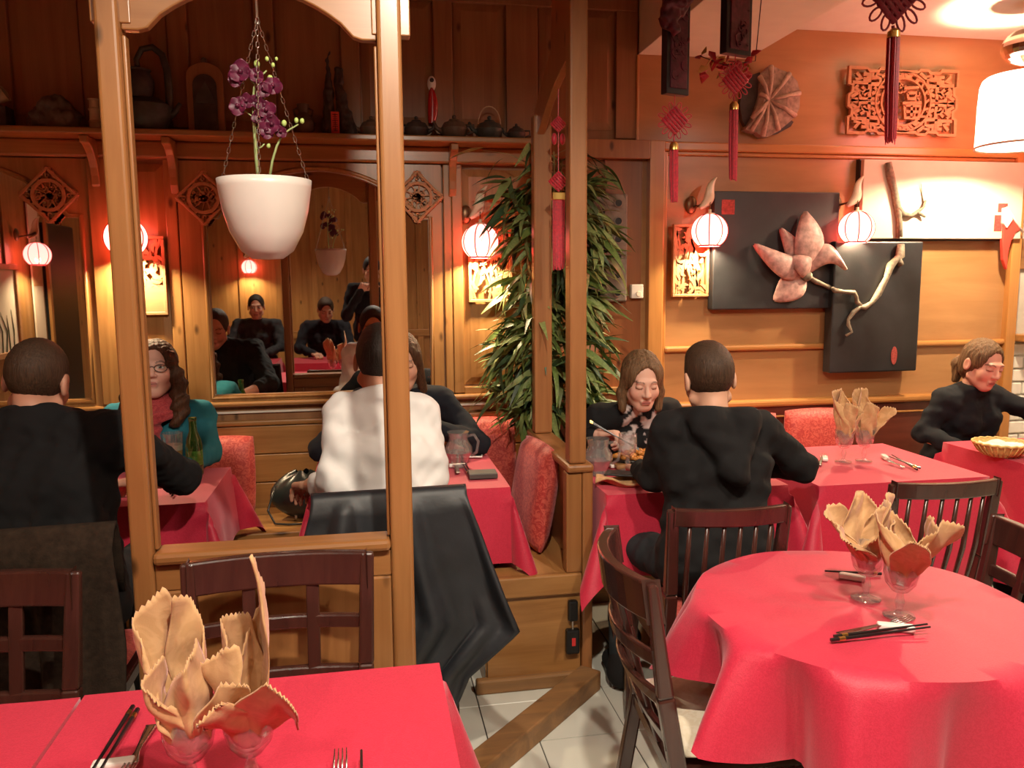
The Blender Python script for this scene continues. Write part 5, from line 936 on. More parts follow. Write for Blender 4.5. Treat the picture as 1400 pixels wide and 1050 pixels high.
        def hf(P):
            d = np.full(len(P), 1e3, np.float32)
            for a_, b_, r0, r1 in prims: d = smin(d, cone(P, a_, b_, r0, r1), 0.007)
            return d
        v2, q2 = surfnet(hf, pp.min(0) - 0.05, pp.max(0) + 0.05, 0.0042); parts.append((v2, q2)); cols.append(np.tile(skin, (len(v2), 1)))
    def core(P):      # trunk and upper arms under the clothes, so the body is one figure
        d = cone(P, hip, nk - tv * 0.07, 0.060 * k_, 0.034 * k_); d = smin(d, cone(P, shl[0] - tv * 0.015, shl[1] - tv * 0.015, 0.020, 0.020), 0.02)
        for i in (0, 1): d = smin(d, cone(P, shl[i] - tv * 0.015, el_[i], 0.024, 0.024), 0.015); d = smin(d, cone(P, el_[i], el_[i] + (wr_[i] - el_[i]) * 0.5, 0.028, 0.026), 0.02)
        return d
    cp = np.array([*shl, *el_, *wr_, hip, nk]); v2, q2 = surfnet(core, cp.min(0) - 0.12, cp.max(0) + 0.12, 0.013); parts.append((v2, q2)); cols.append(np.tile(skin, (len(v2), 1)))
    mesh_part('body', parts, 'skin', t, np.concatenate(cols))
    # shirt
    def sf(P):
        d = cone(P, hip - sd * 0.085 + upz * 0.02, hip + sd * 0.085 + upz * 0.02, 0.125 * k_, 0.125 * k_); d = smin(d, cone(P, bel - sd * 0.075 * k_, bel + sd * 0.075 * k_, 0.112 * k_, 0.112 * k_), 0.08); d = smin(d, cone(P, chest - sd * 0.085, chest + sd * 0.085, 0.115 * k_, 0.115 * k_), 0.09)
        d = smin(d, cone(P, shl[0] + sd * 0.02 - tv * 0.01, shl[1] - sd * 0.02 - tv * 0.01, 0.060 * k_, 0.060 * k_), 0.06); d = smin(d, cone(P, shl[0] + sd * 0.04, nk + upz * 0.005 - sd * 0.02, 0.045, 0.050), 0.05); d = smin(d, cone(P, shl[1] - sd * 0.04, nk + upz * 0.005 + sd * 0.02, 0.045, 0.050), 0.05)
        if female:
            for s_ in (-1, 1): d = smin(d, np.sqrt(((P - (chest + sd * s_ * 0.065 + fwd * 0.075 - tv * 0.01)) ** 2).sum(1)) - 0.058, 0.05)
        for i in (0, 1):
            W = el_[i] + (wr_[i] - el_[i]) * sleeve; d = smin(d, cone(P, shl[i], el_[i], 0.062 * k_, 0.050 * k_), 0.045)
            if sleeve > 0.05: d = smin(d, cone(P, el_[i], W, 0.049 * k_, lerp(0.049, 0.038, sleeve)), 0.03)
        if shirtfn: d = shirtfn(P, d, dict(nk=nk, tv=tv, sd=sd, fwd=fwd, chest=chest, shl=shl, hip=hip, sp=sp))
        d = d + wob(P, hash(label) % 1000 if False else len(label), 0.10, amp) + wob(P, len(label) + 5, 0.045, amp * 0.5)
        top = (P - (nk + tv * (0.012 + collar) - fwd * 0.0)) @ (tv * 0.85 + upz * 0.15 - fwd * vneck) ; d = smax(d, top, 0.012)
        if vneck: d = smax(d, -(cone(P, sp + fwd * 0.03, nk + fwd * (0.06 + 0.1 * vneck) - tv * 0.10 * vneck, 0.052, 0.040)), 0.012)
        if collar: cl_ = np.abs(cone(P, sp, nk - tv * 0.02, rn + 0.014, rn + 0.020)) - 0.006; cl_ = smax(cl_, (P - (nk + tv * collar)) @ tv, 0.008); d = smin(d, smax(cl_, -((P - (nk - tv * 0.03)) @ tv), 0.01), 0.012)
        return d
    pts = np.array([*shl, *el_, *wr_, hip - 0.10, hip + 0.10, nk, chest]); lo = pts.min(0) - 0.16; hi = pts.max(0) + 0.16
    Vs, Qs = surfnet(sf, lo, hi, 0.0095); sc_ = np.tile(A3(shirt), (len(Vs), 1))
    if pattern: sc_ = pattern(Vs, sc_, dict(nk=nk, tv=tv, sd=sd, fwd=fwd, chest=chest, hip=hip))
    mesh_part(shirt_name, [(Vs, Qs)], 'fabric', t, sc_)
    # trousers and shoes
    if legs:
        kn = knees or [hip + fwd * 0.43 + sd * s_ * 0.11 for s_ in (-1, 1)]; an = ankles or [A3((k_2[0], k_2[1], 0)) - fwd * 0.02 + A3((0, 0, 0.09)) for k_2 in kn]; kn = [A3(x_) for x_ in kn]; an = [A3(x_) for x_ in an]
        def lf(P):
            d = np.full(len(P), 1e3, np.float32)
            for i, s_ in enumerate((-1, 1)): hj = hip + sd * s_ * 0.085; d = smin(d, cone(P, hj, kn[i], 0.088 * k_, 0.062), 0.04); d = smin(d, cone(P, kn[i], an[i], 0.060, 0.045), 0.03)
            d = smin(d, cone(P, hip - sd * 0.07, hip + sd * 0.07, 0.108 * k_, 0.108 * k_), 0.05); return d + wob(P, 3, 0.08, 0.004)
        pts = np.array([hip, *kn, *an]); Vl, Ql = surfnet(lf, pts.min(0) - 0.17, pts.max(0) + 0.17, 0.013); mesh_part('trousers', [(Vl, Ql)], 'fabric', t, np.tile(A3(pants), (len(Vl), 1)))
        for i in (0, 1):
            a = an[i]; fz = lambda P: smax(smin(cone(P, a + A3((0, 0, -0.03)) - fwd * 0.02, a + fwd * 0.15 + A3((0, 0, -0.048)), 0.050, 0.036), cone(P, a + A3((0, 0, 0.02)), a + A3((0, 0, -0.03)), 0.048, 0.05), 0.03), 0.004 - P[:, 2], 0.004)
            v_, q_ = surfnet(fz, a - A3((0.22, 0.22, 0.11)), a + A3((0.22, 0.22, 0.10)), 0.010); mesh_part('shoe', [(v_, q_)], 'fabric', t, np.tile(A3(shoe), (len(v_), 1)))
    # hair
    def hf0(P):
        q = loc(P); return hairfn(q, P) * hs
    ex = 0.34 if female else 0.17
    Vh, Qh = surfnet(hf0, hc - A3((0.17, 0.17, ex)), hc + A3((0.17, 0.17, 0.17)), 0.0048); mesh_part('hair', [(Vh, Qh)], hair, t)
    t['_f'] = 0; del t['_f']; return t, dict(hc=hc, Hn=Hn, hs=hs, nk=nk, tv=tv, sd=sd, fwd=fwd, chest=chest, wr=wr_)
def strand(q, amp=0.003, f=260): return amp * np.sin(q[:, 0] * f + 3 * np.sin(q[:, 1] * 60)) * np.cos(q[:, 1] * f * 0.8 + 2 * np.sin(q[:, 0] * 70))
def short_hair(th=0.012, nape=-0.045, top=0.0, line=0.104):
    def f(q, P):
        d = ell(q, (0, -0.017, 0.030), (0.075 + th * 0.7, 0.095 + th, 0.090 + th)); 
        if top: d = smin(d, ell(q, (0, 0.02, 0.085), (0.058, 0.075, 0.040 + top)), 0.03)
        d = d + strand(q, 0.0012, 420); d = smax(d, -ell(q, (0, 0.120, line - 0.13), (0.074, 0.100, 0.125)), 0.012); d = smax(d, -(q[:, 2] - nape - 0.45 * np.clip(q[:, 1] + 0.02, 0, 1) - 0.7 * np.clip(np.abs(q[:, 0]) - 0.028, 0, 1)), 0.014)
        for sx in (-1, 1): d = smax(d, -ell(q, (sx * 0.094, -0.012, -0.014), (0.026, 0.027, 0.036)), 0.01)
        return d
    return f
def long_hair(locks, th=0.013, line=0.078, extra=None, part=0.0):
    def f(q, P):
        d = ell(q, (0, -0.017, 0.030), (0.075 + th, 0.095 + th, 0.090 + th)); d = smin(d, ell(q, (0, -0.05, -0.03), (0.072, 0.060, 0.075)), 0.03)
        d = smax(d, -ell(q, (0, 0.108, line - 0.150), (0.072, 0.090, 0.172)), 0.012)
        for a, b_, r0, r1 in locks: d = smin(d, cone(q, a, b_, r0, r1), 0.018)
        if extra: d = extra(q, d)
        return d + strand(q, 0.003, 240) + part * np.exp(-(q[:, 0] / 0.006) ** 2) * (q[:, 2] > 0.06)
    return f
# --- the man in the black hoodie
def hoodfn(P, d, g):
    nk, tv, sd, fwd = g['nk'], g['tv'], g['sd'], g['fwd']; b = nk - fwd * 0.05 + tv * 0.004
    h = smin(cone(P, b - sd * 0.105 + fwd * 0.07 + tv * 0.03, b - sd * 0.06 - fwd * 0.045 - tv * 0.02, 0.042, 0.058), cone(P, b + sd * 0.105 + fwd * 0.07 + tv * 0.03, b + sd * 0.06 - fwd * 0.045 - tv * 0.02, 0.042, 0.058), 0.03)
    h = smin(h, cone(P, b - sd * 0.06 - fwd * 0.045 - tv * 0.02, b + sd * 0.012 - fwd * 0.085 - tv * 0.17, 0.055, 0.040), 0.03); h = smin(h, cone(P, b + sd * 0.06 - fwd * 0.045 - tv * 0.02, b + sd * 0.012 - fwd * 0.085 - tv * 0.17, 0.055, 0.040), 0.03); h = smin(h, cone(P, b - sd * 0.08 + tv * 0.035 - fwd * 0.02, b + sd * 0.08 + tv * 0.035 - fwd * 0.02, 0.028, 0.028), 0.02)
    return smin(d, h, 0.012)
person('man in a black hoodie seen from behind on the spindle-back chair', 2, (1.10, 2.36, 0.58), (1.140, 2.545, 1.168), (4, 12, -3), [(0.955, 2.56, 0.835), (1.475, 2.50, 0.855)], [(1.00, 2.83, 0.80), (1.36, 2.80, 0.80)], 'hair_brown', (0.007, 0.0065, 0.007), hairfn=short_hair(0.008, -0.080, 0.004), neckl=0.052, shirtfn=hoodfn, pants=(0.022, 0.028, 0.032), collar=0.0, sh_w=0.160, fat=0.93, shirt_name='hoodie', shoe=(0.015, 0.014, 0.014), knees=[(0.93, 2.80, 0.53), (1.20, 2.80, 0.53)], ankles=[(0.90, 2.72, 0.09), (1.22, 2.74, 0.09)], hcurl=(0.8, 0.8), amp=0.004)
# --- the woman eating with chopsticks
def floral(V, c, g):
    rel = V - g['nk']; x = rel @ g['sd']; f = rel @ g['fwd']; z = rel @ g['tv']; m_ = (np.abs(x) < 0.085 + 0.02 * np.sin(z * 30)) & (f > 0.0); n = np.sin(V[:, 0] * 85 + 3 * np.sin(V[:, 2] * 50)) + np.sin(V[:, 2] * 70 + 2.5 * np.sin(V[:, 0] * 60)) + 0.6 * np.sin(V[:, 0] * 40 - V[:, 2] * 45)
    c[m_] = np.where((n[m_] > -0.15)[:, None], A3((0.62, 0.52, 0.50)), A3((0.012, 0.011, 0.012))); return c
SK2 = A3((0.66, 0.38, 0.29))
_, pw = person('woman in black cardigan and floral top eating with chopsticks', 180, (1.17, 3.58, 0.55), (1.135, 3.20, 1.088), (4, 15, 0), [(1.42, 3.34, 0.80), (0.90, 3.36, 0.80)], [(1.30, 3.10, 0.80), (0.925, 3.13, 0.878)], 'hair_blond', (0.008, 0.008, 0.009), True, 0.96, vneck=0.42, pattern=floral, hands=(1, 1), hcurl=(0.9, 1.15), hand_dirs=(None, (0.75, -0.35, 0.10)), shirt_name='cardigan', skin=SK2, sleeve=0.86,
  hairfn=long_hair([((0.072, 0.01, 0.045), (0.083, -0.005, -0.06), 0.018, 0.020), ((0.083, -0.005, -0.06), (0.082, 0.02, -0.125), 0.022, 0.017), ((-0.072, 0.01, 0.045), (-0.086, -0.01, -0.06), 0.018, 0.022), ((-0.086, -0.01, -0.06), (-0.084, 0.01, -0.13), 0.024, 0.018), ((0.03, -0.08, -0.03), (0.03, -0.07, -0.12), 0.045, 0.03), ((-0.03, -0.08, -0.03), (-0.03, -0.07, -0.12), 0.045, 0.03)], part=0.004), legs=True, knees=[(1.27, 3.16, 0.53), (1.05, 3.16, 0.53)])
for k in range(2): a, b_ = Vector((0.885, 3.11, 0.935 + 0.006 * k)), Vector((1.065, 3.02, 0.835 - 0.006 * k)); t = thing('chopstick', ('upper' if k else 'lower') + ' dark chopstick held in the woman\'s right hand', 'chopstick', a, 'chopsticks held by the woman'); MB().tube([a, b_], [0.004, 0.0022], 8).build('shaft', 'chopstick_black', t); MB().tube([a, a.lerp(b_, 0.06)], 0.0044, 8).build('gold_band', 'gold', t)
# --- the woman at the basket table
person('woman in a black sweater with tied-back hair at the basket table', 168, (2.98, 3.60, 0.55), (2.965, 3.44, 1.085), (8, 16, -4), [(3.28, 3.36, 0.82), (2.70, 3.50, 0.74)], [(3.34, 3.08, 0.83), (2.80, 3.26, 0.68)], 'hair_blond', (0.008, 0.009, 0.012), True, 0.97, hands=(1, 1), skin=A3((0.68, 0.36, 0.27)), collar=0.012, shirt_name='sweater',
  hairfn=long_hair([((0, -0.10, 0.0), (0.0, -0.135, -0.05), 0.032, 0.035), ((0.0, -0.135, -0.05), (0.005, -0.120, -0.13), 0.035, 0.02)], th=0.009, line=0.082))
# --- the man in the white shirt
def shirtcollar(P, d, g): nk, tv, sd, fwd = g['nk'], g['tv'], g['sd'], g['fwd']; return smin(d, cone(P, nk - fwd * 0.045 - sd * 0.055 + tv * 0.02, nk - fwd * 0.045 + sd * 0.055 + tv * 0.02, 0.020, 0.020), 0.015)
person('man in a white shirt seen from behind in the middle booth', 0, (0.075, 2.58, 0.58), (0.045, 2.83, 1.228), (2, 8, 4), [(-0.115, 2.64, 0.845), (0.215, 2.70, 0.84)], [(-0.205, 2.84, 0.80), (0.20, 2.95, 0.81)], 'hair_dark', (0.80, 0.78, 0.76), hairfn=short_hair(0.010, -0.085, 0.012), neckl=0.060, collar=0.022, shirtfn=shirtcollar, sleeve=0.72, sh_w=0.138, fat=0.90, pants=(0.02, 0.02, 0.025), skin=A3((0.50, 0.25, 0.16)), amp=0.006, knees=[(-0.02, 3.0, 0.53), (0.20, 3.0, 0.53)], ankles=[(-0.02, 2.62, 0.09), (0.22, 2.70, 0.09)])
# --- the person facing the man in white
person('person in dark top facing the man in white, elbows on the table', 180, (0.14, 3.64, 0.55), (0.150, 3.50, 1.165), (0, 12, 4), [(0.47, 3.42, 0.805), (-0.20, 3.42, 0.805)], [(0.24, 3.30, 0.92), (0.05, 3.30, 0.92)], 'hair_auburn', (0.008, 0.009, 0.014), True, 0.98, hands=(1, 1), sh_w=0.18,
  hairfn=long_hair([((0.066, 0.02, 0.03), (0.085, 0.0, -0.15), 0.024, 0.022), ((-0.066, 0.02, 0.03), (-0.085, 0.0, -0.15), 0.024, 0.022), ((0, -0.09, 0), (0, -0.09, -0.17), 0.06, 0.04)]), hcurl=(1.2, 1.2), knees=[(0.25, 3.24, 0.53), (0.03, 3.24, 0.53)])
# --- the man in black on the left
person('man in black seen from behind over the brown coat', 6, (-0.90, 2.34, 0.60), (-0.935, 2.52, 1.225), (-4, 14, 6), [(-1.20, 2.55, 0.90), (-0.600, 2.70, 0.885)], [(-1.02, 2.88, 0.80), (-0.80, 2.93, 0.82)], 'hair_brown', (0.006, 0.006, 0.007), hairfn=short_hair(0.006, -0.075, 0.0), neckl=0.050, collar=0.036, sh_w=0.225, fat=1.12, sleeve=0.25, amp=0.005, skin=A3((0.55, 0.28, 0.19)))
# --- the woman in teal with glasses
SK3 = A3((0.64, 0.38, 0.30))
wavy = [((0.062, 0.03, 0.05), (0.088, 0.005, -0.05), 0.026, 0.032), ((0.088, 0.005, -0.05), (0.100, 0.02, -0.15), 0.034, 0.036), ((0.100, 0.02, -0.15), (0.085, 0.03, -0.22), 0.036, 0.024), ((-0.062, 0.03, 0.05), (-0.088, 0.005, -0.05), 0.026, 0.032), ((-0.088, 0.005, -0.05), (-0.098, 0.02, -0.16), 0.034, 0.036), ((-0.098, 0.02, -0.16), (-0.085, 0.03, -0.23), 0.036, 0.024), ((0, -0.09, 0.0), (0, -0.09, -0.16), 0.065, 0.05)]
_, gw = person('woman in a teal top and red scarf with glasses', 178, (-0.90, 3.62, 0.56), (-0.868, 3.56, 1.150), (-4, -10, -2), [(-0.655, 3.50, 0.80), (-1.15, 3.48, 0.80)], [(-0.72, 3.24, 0.79), (-1.05, 3.24, 0.79)], 'hair_auburn', (0.02, 0.16, 0.21), True, 0.99, eyes='open', skin=SK3, sh_w=0.175, shirt_name='top', hairfn=long_hair(wavy, extra=lambda q, d: d + 0.006 * np.sin(q[:, 2] * 95 + 4 * q[:, 0] / 0.06) * (q[:, 2] < 0.03)))
tw = [o for o in COL.objects if o.get('label', '').startswith('woman in a teal')][0]
damask('scarf_cloth', (0.30, 0.03, 0.04), (0.42, 0.06, 0.06), 70, 0.9, 0.3); nk = gw['nk']
def scf(P):
    d = np.full(len(P), 1e3, np.float32); sd, fw_, tv = gw['sd'], gw['fwd'], gw['tv']
    for k in range(3): c = nk + tv * (0.035 - 0.03 * k) + fw_ * (0.015 + 0.012 * k); ang = np.linspace(0, 2 * math.pi, 13); ring = [c + sd * math.cos(a) * (0.066 + 0.010 * k) + fw_ * math.sin(a) * (0.062 + 0.012 * k) - tv * 0.022 * max(0, math.sin(a)) for a in ang]; d = smin(d, np.min([cone(P, ring[i], ring[i + 1], 0.020, 0.020) for i in range(12)], 0), 0.01)
    d = smin(d, cone(P, nk + fw_ * 0.085 - tv * 0.05, nk + fw_ * 0.135 - tv * 0.26 + sd * 0.02, 0.036, 0.044), 0.03); return d + 0.004 * np.sin((P @ (tv * 170 + sd * 40)))
v_, q_ = surfnet(scf, nk - 0.32, nk + 0.16, 0.006); mesh_part('scarf', [(v_, q_)], 'scarf_cloth', tw)
Hn, hc, hs = gw['Hn'], gw['hc'], gw['hs']; hp = lambda x, y, z: tuple(hc + Hn @ A3((x, y, z)) * hs); gl_ = MB()
for sx in (-1, 1): gl_.tube([hp(sx * 0.033 + 0.024 * math.cos(a), 0.101 - 0.010 * abs(math.cos(a)) * (1 if math.cos(a) * sx > 0 else 0), -0.002 + 0.015 * math.sin(a)) for a in [2 * math.pi * k / 20 for k in range(20)]], 0.0017, 6, closed=True); gl_.tube([hp(sx * 0.057, 0.093, 0.002), hp(sx * 0.078, 0.05, 0.006), hp(sx * 0.082, -0.01, 0.008)], 0.0016, 6)
gl_.tube([hp(-0.010, 0.101, 0.001), hp(0, 0.106, 0.004), hp(0.010, 0.101, 0.001)], 0.0016, 6); gl_.build('glasses', 'dark_iron', tw, smooth=True)
# --- diners and photographer behind the camera, seen only in the large mirror
person('man in a dark grey jacket seen in the large mirror', -6, (-1.12, -0.95, 0.58), (-1.10, -0.80, 1.27), (10, 6, 0), [(-1.38, -0.70, 0.86), (-0.86, -0.70, 0.86)], [(-1.22, -0.45, 0.80), (-1.0, -0.45, 0.80)], 'hair_dark', (0.03, 0.032, 0.036), hairfn=short_hair(0.010), eyes='open', legs=False, shirt_name='jacket')
person('young man in a dark sweater seen in the large mirror', 2, (-0.42, -0.95, 0.58), (-0.40, -0.78, 1.23), (8, 22, 0), [(-0.68, -0.70, 0.84), (-0.16, -0.70, 0.84)], [(-0.52, -0.45, 0.80), (-0.30, -0.45, 0.80)], 'hair_brown', (0.012, 0.012, 0.018), hairfn=short_hair(0.012, top=0.01), legs=False, shirt_name='sweater')
person('standing person in black taking the picture, seen in the large mirror', 0, (0.09, -0.42, 0.98), (0.08, -0.30, 1.63), (0, 10, 0), [(-0.18, -0.30, 1.18), (0.34, -0.28, 1.16)], [(-0.03, -0.13, 1.43), (0.13, -0.12, 1.44)], 'hair_black', (0.010, 0.010, 0.013), hairfn=short_hair(0.014, top=0.012), knees=[(0.0, -0.40, 0.52), (0.19, -0.40, 0.52)], ankles=[(0.0, -0.44, 0.09), (0.19, -0.44, 0.09)], hands=(1, 1), shirt_name='sweater', hcurl=(0.8, 0.8))
table(-1.50, -0.85, -0.62, 0.02, 0.35, 'rear table of the man in the grey jacket', 'red cloth on the rear table of the man in the grey jacket', 15); table(-0.72, -0.15, -0.62, 0.02, 0.35, 'rear table of the young man', 'red cloth on the rear table of the young man', 16)
# ================================================================== HANGING POT, PLANT, SHELF AND FESTIVE DECOR
plain('pot_white', (0.68, 0.62, 0.57), 0.35, var=0.02, coat=0.3); plain('soil', (0.05, 0.03, 0.02), 0.9); plain('orchid', (0.085, 0.003, 0.026), 0.5, var=0.35, nscale=60); plain('bud', (0.42, 0.55, 0.16), 0.5); plain('stem_green', (0.30, 0.36, 0.14), 0.6)
HX, HY = -0.222, 2.005
pot = thing('hanging_pot', 'white bell-shaped pot hanging by thin chains in the pine arch', 'plant pot', (HX, HY, 1.56)); zb, zt_, rt_ = 1.558, 1.742, 0.107
MB().lathe([(0.0, 0), (0.035, 0.002), (0.06, 0.02), (0.084, 0.065), (0.098, 0.115), (0.106, 0.165), (0.108, zt_ - zb), (0.103, zt_ - zb), (0.101, 0.165), (0.09, 0.10)], 48, (HX, HY, zb), caps=False).build('vessel', 'pot_white', pot, smooth=True)
MB().lathe([(0.0, 0.150), (0.099, 0.150)], 32, (HX, HY, zb), caps=False).build('soil', 'soil', pot)
APEX = (-0.222, HY, 2.105)
for a in (12, 168, 270):
    e = Vector((HX + 0.104 * math.cos(R(a)), HY + 0.104 * math.sin(R(a)), zt_ - 0.012)); ap = Vector(APEX); n = 26; b = MB()
    for k in range(n):
        p, q_ = e.lerp(ap, k / n), e.lerp(ap, (k + 1.25) / n); d = (q_ - p); s_ = d.cross(Vector((0, 1, 0)) if k % 2 else Vector((1, 0, 0.2))).normalized() * 0.0032
        b.tube([p, p.lerp(q_, 0.25) + s_, p.lerp(q_, 0.75) + s_, q_, p.lerp(q_, 0.75) - s_, p.lerp(q_, 0.25) - s_], 0.0009, 4, closed=True)
    b.build('chain', 'steel', pot)
MB().tube([APEX, (APEX[0], HY, 2.17)], 0.003, 6).build('hook', 'steel', pot)
orc = thing('orchid', 'dark magenta orchid with green buds growing from the hanging pot', 'plant', (HX, HY, 1.71))
OY = HY - 0.012
def P3(pts, y=OY): return [(p[0], y, p[1]) for p in pts]
MB().tube(P3([(-0.234, 1.741), (-0.237, 1.792), (-0.238, 1.850), (-0.238, 1.915), (-0.234, 1.950), (-0.222, 1.970), (-0.205, 1.987)]), [0.0042, 0.004, 0.0036, 0.003, 0.0026, 0.002, 0.0016], 8).build('stem', 'stem_green', orc, smooth=True)
MB().tube(P3([(-0.210, 1.741), (-0.201, 1.785), (-0.190, 1.818), (-0.177, 1.843), (-0.159, 1.857), (-0.139, 1.869)]), [0.0034, 0.003, 0.0028, 0.0024, 0.002, 0.0015], 8).build('stem', 'stem_green', orc, smooth=True)
for pts in ([(-0.235, 1.859), (-0.221, 1.866), (-0.210, 1.876)], [(-0.236, 1.879), (-0.249, 1.890), (-0.263, 1.901)], [(-0.236, 1.910), (-0.218, 1.919), (-0.208, 1.932)], [(-0.236, 1.809), (-0.223, 1.817), (-0.216, 1.824)], [(-0.231, 1.954), (-0.240, 1.963), (-0.245, 1.971)], [(-0.218, 1.958), (-0.203, 1.961), (-0.193, 1.971)]): MB().tube(P3(pts), 0.0018, 6).build('stalk', 'stem_green', orc, smooth=True)
for (x, z), r_ in zip([(-0.226, 2.001), (-0.203, 2.013), (-0.182, 2.014), (-0.190, 2.000), (-0.198, 1.970), (-0.171, 1.871), (-0.143, 1.878), (-0.130, 1.877), (-0.208, 1.819)], (0.0085, 0.0055, 0.0045, 0.0055, 0.0080, 0.0075, 0.0065, 0.0065, 0.006)): MB().sphere((x, OY, z), (r_ * 0.8, r_ * 0.8, r_), 10, 8).build('bud', 'bud', orc, smooth=True)
rr = random.Random(12)
def blossom(x, z, s, a0):
    for k in range(5):
        a = a0 + k * 72; L = s * (1.0 if k % 2 else 0.85); ca, sa = math.cos(R(a)), math.sin(R(a)); dep = rr.uniform(-0.5, 0.5)
        def pf(u, v): q_ = (v - 0.5) * 2; w_ = 0.62 * L * math.sin(math.pi * min(1, u * 0.93 + 0.06)) ** 0.7; return (x + ca * L * u - sa * q_ * w_, OY - 0.012 - 0.35 * L * u * u + dep * 0.4 * L * u + 0.25 * w_ * q_ * q_, z + sa * L * u + ca * q_ * w_)
        MB().sheet(pf, 8, 7).build('petal', 'orchid', orc, smooth=True, solid=0.0015)
    MB().sphere((x, OY - 0.016, z), (s * 0.22, s * 0.3, s * 0.22), 8, 6).build('lip', 'orchid', orc, smooth=True)
for (x, z), s, a in zip([(-0.261, 1.979), (-0.273, 1.963), (-0.227, 1.972), (-0.191, 1.951), (-0.211, 1.941), (-0.271, 1.904), (-0.251, 1.915), (-0.227, 1.913), (-0.208, 1.897), (-0.224, 1.881), (-0.197, 1.865), (-0.209, 1.852), (-0.178, 1.849)], (0.028, 0.020, 0.020, 0.024, 0.020, 0.024, 0.018, 0.018, 0.024, 0.020, 0.024, 0.022, 0.016), range(10, 600, 37)): blossom(x, z, s, a)
# ------------------------------------------------------------------ bamboo
def leafmat(name, c): 
    m = plain(name, c, 0.45, var=0.3, nscale=14, spec=0.4); return m
leafmat('bamboo_leaf', (0.13, 0.19, 0.045)); leafmat('bamboo_leaf_pale', (0.22, 0.27, 0.09)); leafmat('bamboo_leaf_dark', (0.05, 0.09, 0.035)); plain('cane', (0.33, 0.27, 0.10), 0.5, var=0.3); plain('planter', (0.06, 0.04, 0.03), 0.5)
bam = thing('bamboo_plant', 'tall leafy artificial bamboo behind the divider posts', 'plant', (0.80, 3.72, 0)); BX, BY = 0.83, 3.70
MB().lathe([(0.10, 0.0), (0.12, 0.25), (0.125, 0.26), (0.11, 0.26), (0.10, 0.2)], 24, (BX, BY, 0.437)).build('pot', 'planter', bam, smooth='auto')
rr = random.Random(31); canes = []
for k in range(9):
    a = rr.uniform(0, 6.28); b0 = Vector((BX + 0.05 * math.cos(a), BY + 0.05 * math.sin(a), 0.62)); hh = rr.uniform(1.25, 1.5); lx, ly = rr.uniform(-0.10, 0.12), rr.uniform(-0.10, 0.05)
    pts = [b0 + Vector((lx * u * u, ly * u * u, hh * u)) for u in [i / 8 for i in range(9)]]; canes.append(pts); MB().tube(pts, [0.009 * (1 - 0.6 * i / 8) for i in range(9)], 7).build('cane', 'cane', bam, smooth=True)
def leaf_mesh(L, W, droop, n=7):
    V, F = [], []
    for i in range(n):
        u = i / (n - 1); w_ = W * math.sin(math.pi * (0.04 + 0.93 * u) ** 0.75); z = -droop * u * u * L
        V += [(-w_, u * L, z + 0.10 * w_), (0, u * L, z - 0.12 * w_), (w_, u * L, z + 0.10 * w_)]
    for i in range(n - 1): F += [(3 * i, 3 * i + 1, 3 * i + 4, 3 * i + 3), (3 * i + 1, 3 * i + 2, 3 * i + 5, 3 * i + 4)]
    return V, F
LM = []
for mi, mm in enumerate(('bamboo_leaf', 'bamboo_leaf_pale', 'bamboo_leaf_dark')):
    for dr in (0.25, 0.6, 1.0):
        v, f = leaf_mesh(1.0, 0.088, dr); me = bpy.data.meshes.new('leaf'); me.from_pydata(v, [], f); me.materials.append(MAT[mm]); me.polygons.foreach_set('use_smooth', [True] * len(f)); me.update(); LM.append((me, mm, v, f))
allL = []
def spray(c, dirv, n, L):
    for k in range(n):
        a = rr.uniform(-0.9, 0.9); el = rr.uniform(-0.9, 0.35); d = Vector(dirv).normalized(); d = Matrix.Rotation(a, 3, 'Z') @ d; d = Vector((d.x, d.y, d.z + el)).normalized(); q = d.to_track_quat('Y', 'Z'); q = q @ Quaternion((0, 1, 0), rr.uniform(-0.8, 0.8))
        l_ = L * rr.uniform(0.7, 1.25); allL.append((Vector(c) + Vector((rr.uniform(-0.02, 0.02), rr.uniform(-0.02, 0.02), rr.uniform(-0.02, 0.02))), q, l_))
for pts in canes:
    for s_ in range(24):
        u = rr.uniform(0.18, 1.0); i = min(7, int(u * 8)); p = pts[i].lerp(pts[i + 1], u * 8 - i); a = rr.uniform(0, 6.28); a = a if rr.random() < 0.3 else rr.uniform(-math.pi, 0.1); ln = rr.uniform(0.08, 0.24); d = Vector((math.cos(a), math.sin(a) * 0.7, rr.uniform(-0.25, 0.5)))
        tip = p + d * ln; tip.z -= 0.03
        if tip.y > 3.86 or tip.z > 2.11: continue
        MB().tube([p, p.lerp(tip, 0.5) + Vector((0, 0, 0.02)), tip], [0.0028, 0.002, 0.0012], 5).build('twig', 'cane', bam, smooth=True); spray(tip, d, rr.randint(4, 6), 0.15); spray(p.lerp(tip, 0.55), d, 2, 0.13)
allL = [a for a in allL if (a[0] + a[1] @ Vector((0, a[2], 0))).y < 3.885 and (a[0] + a[1] @ Vector((0, a[2], 0))).z < 2.118 and 0.66 < (a[0] + a[1] @ Vector((0, a[2], 0))).z]
allL.sort(key=lambda a: a[0].y); rest_ = MB()
for k, (p, q, L) in enumerate(allL):
    j = rr.choice((0, 0, 1, 1, 2)) * 3 + rr.choice((0, 1, 1, 2))
    if k < 290:
        o = bpy.data.objects.new('leaf', LM[j][0]); COL.objects.link(o); o.matrix_basis = Matrix.Translation(p) @ q.to_matrix().to_4x4() @ Matrix.Diagonal((L * 1.1, L, L, 1)); attach(o, bam)
    else:
        M4 = Matrix.Translation(p) @ q.to_matrix().to_4x4() @ Matrix.Diagonal((L * 1.1, L, L, 1)); rest_.add([M4 @ Vector(v) for v in LM[j][2]], LM[j][3], j // 3)
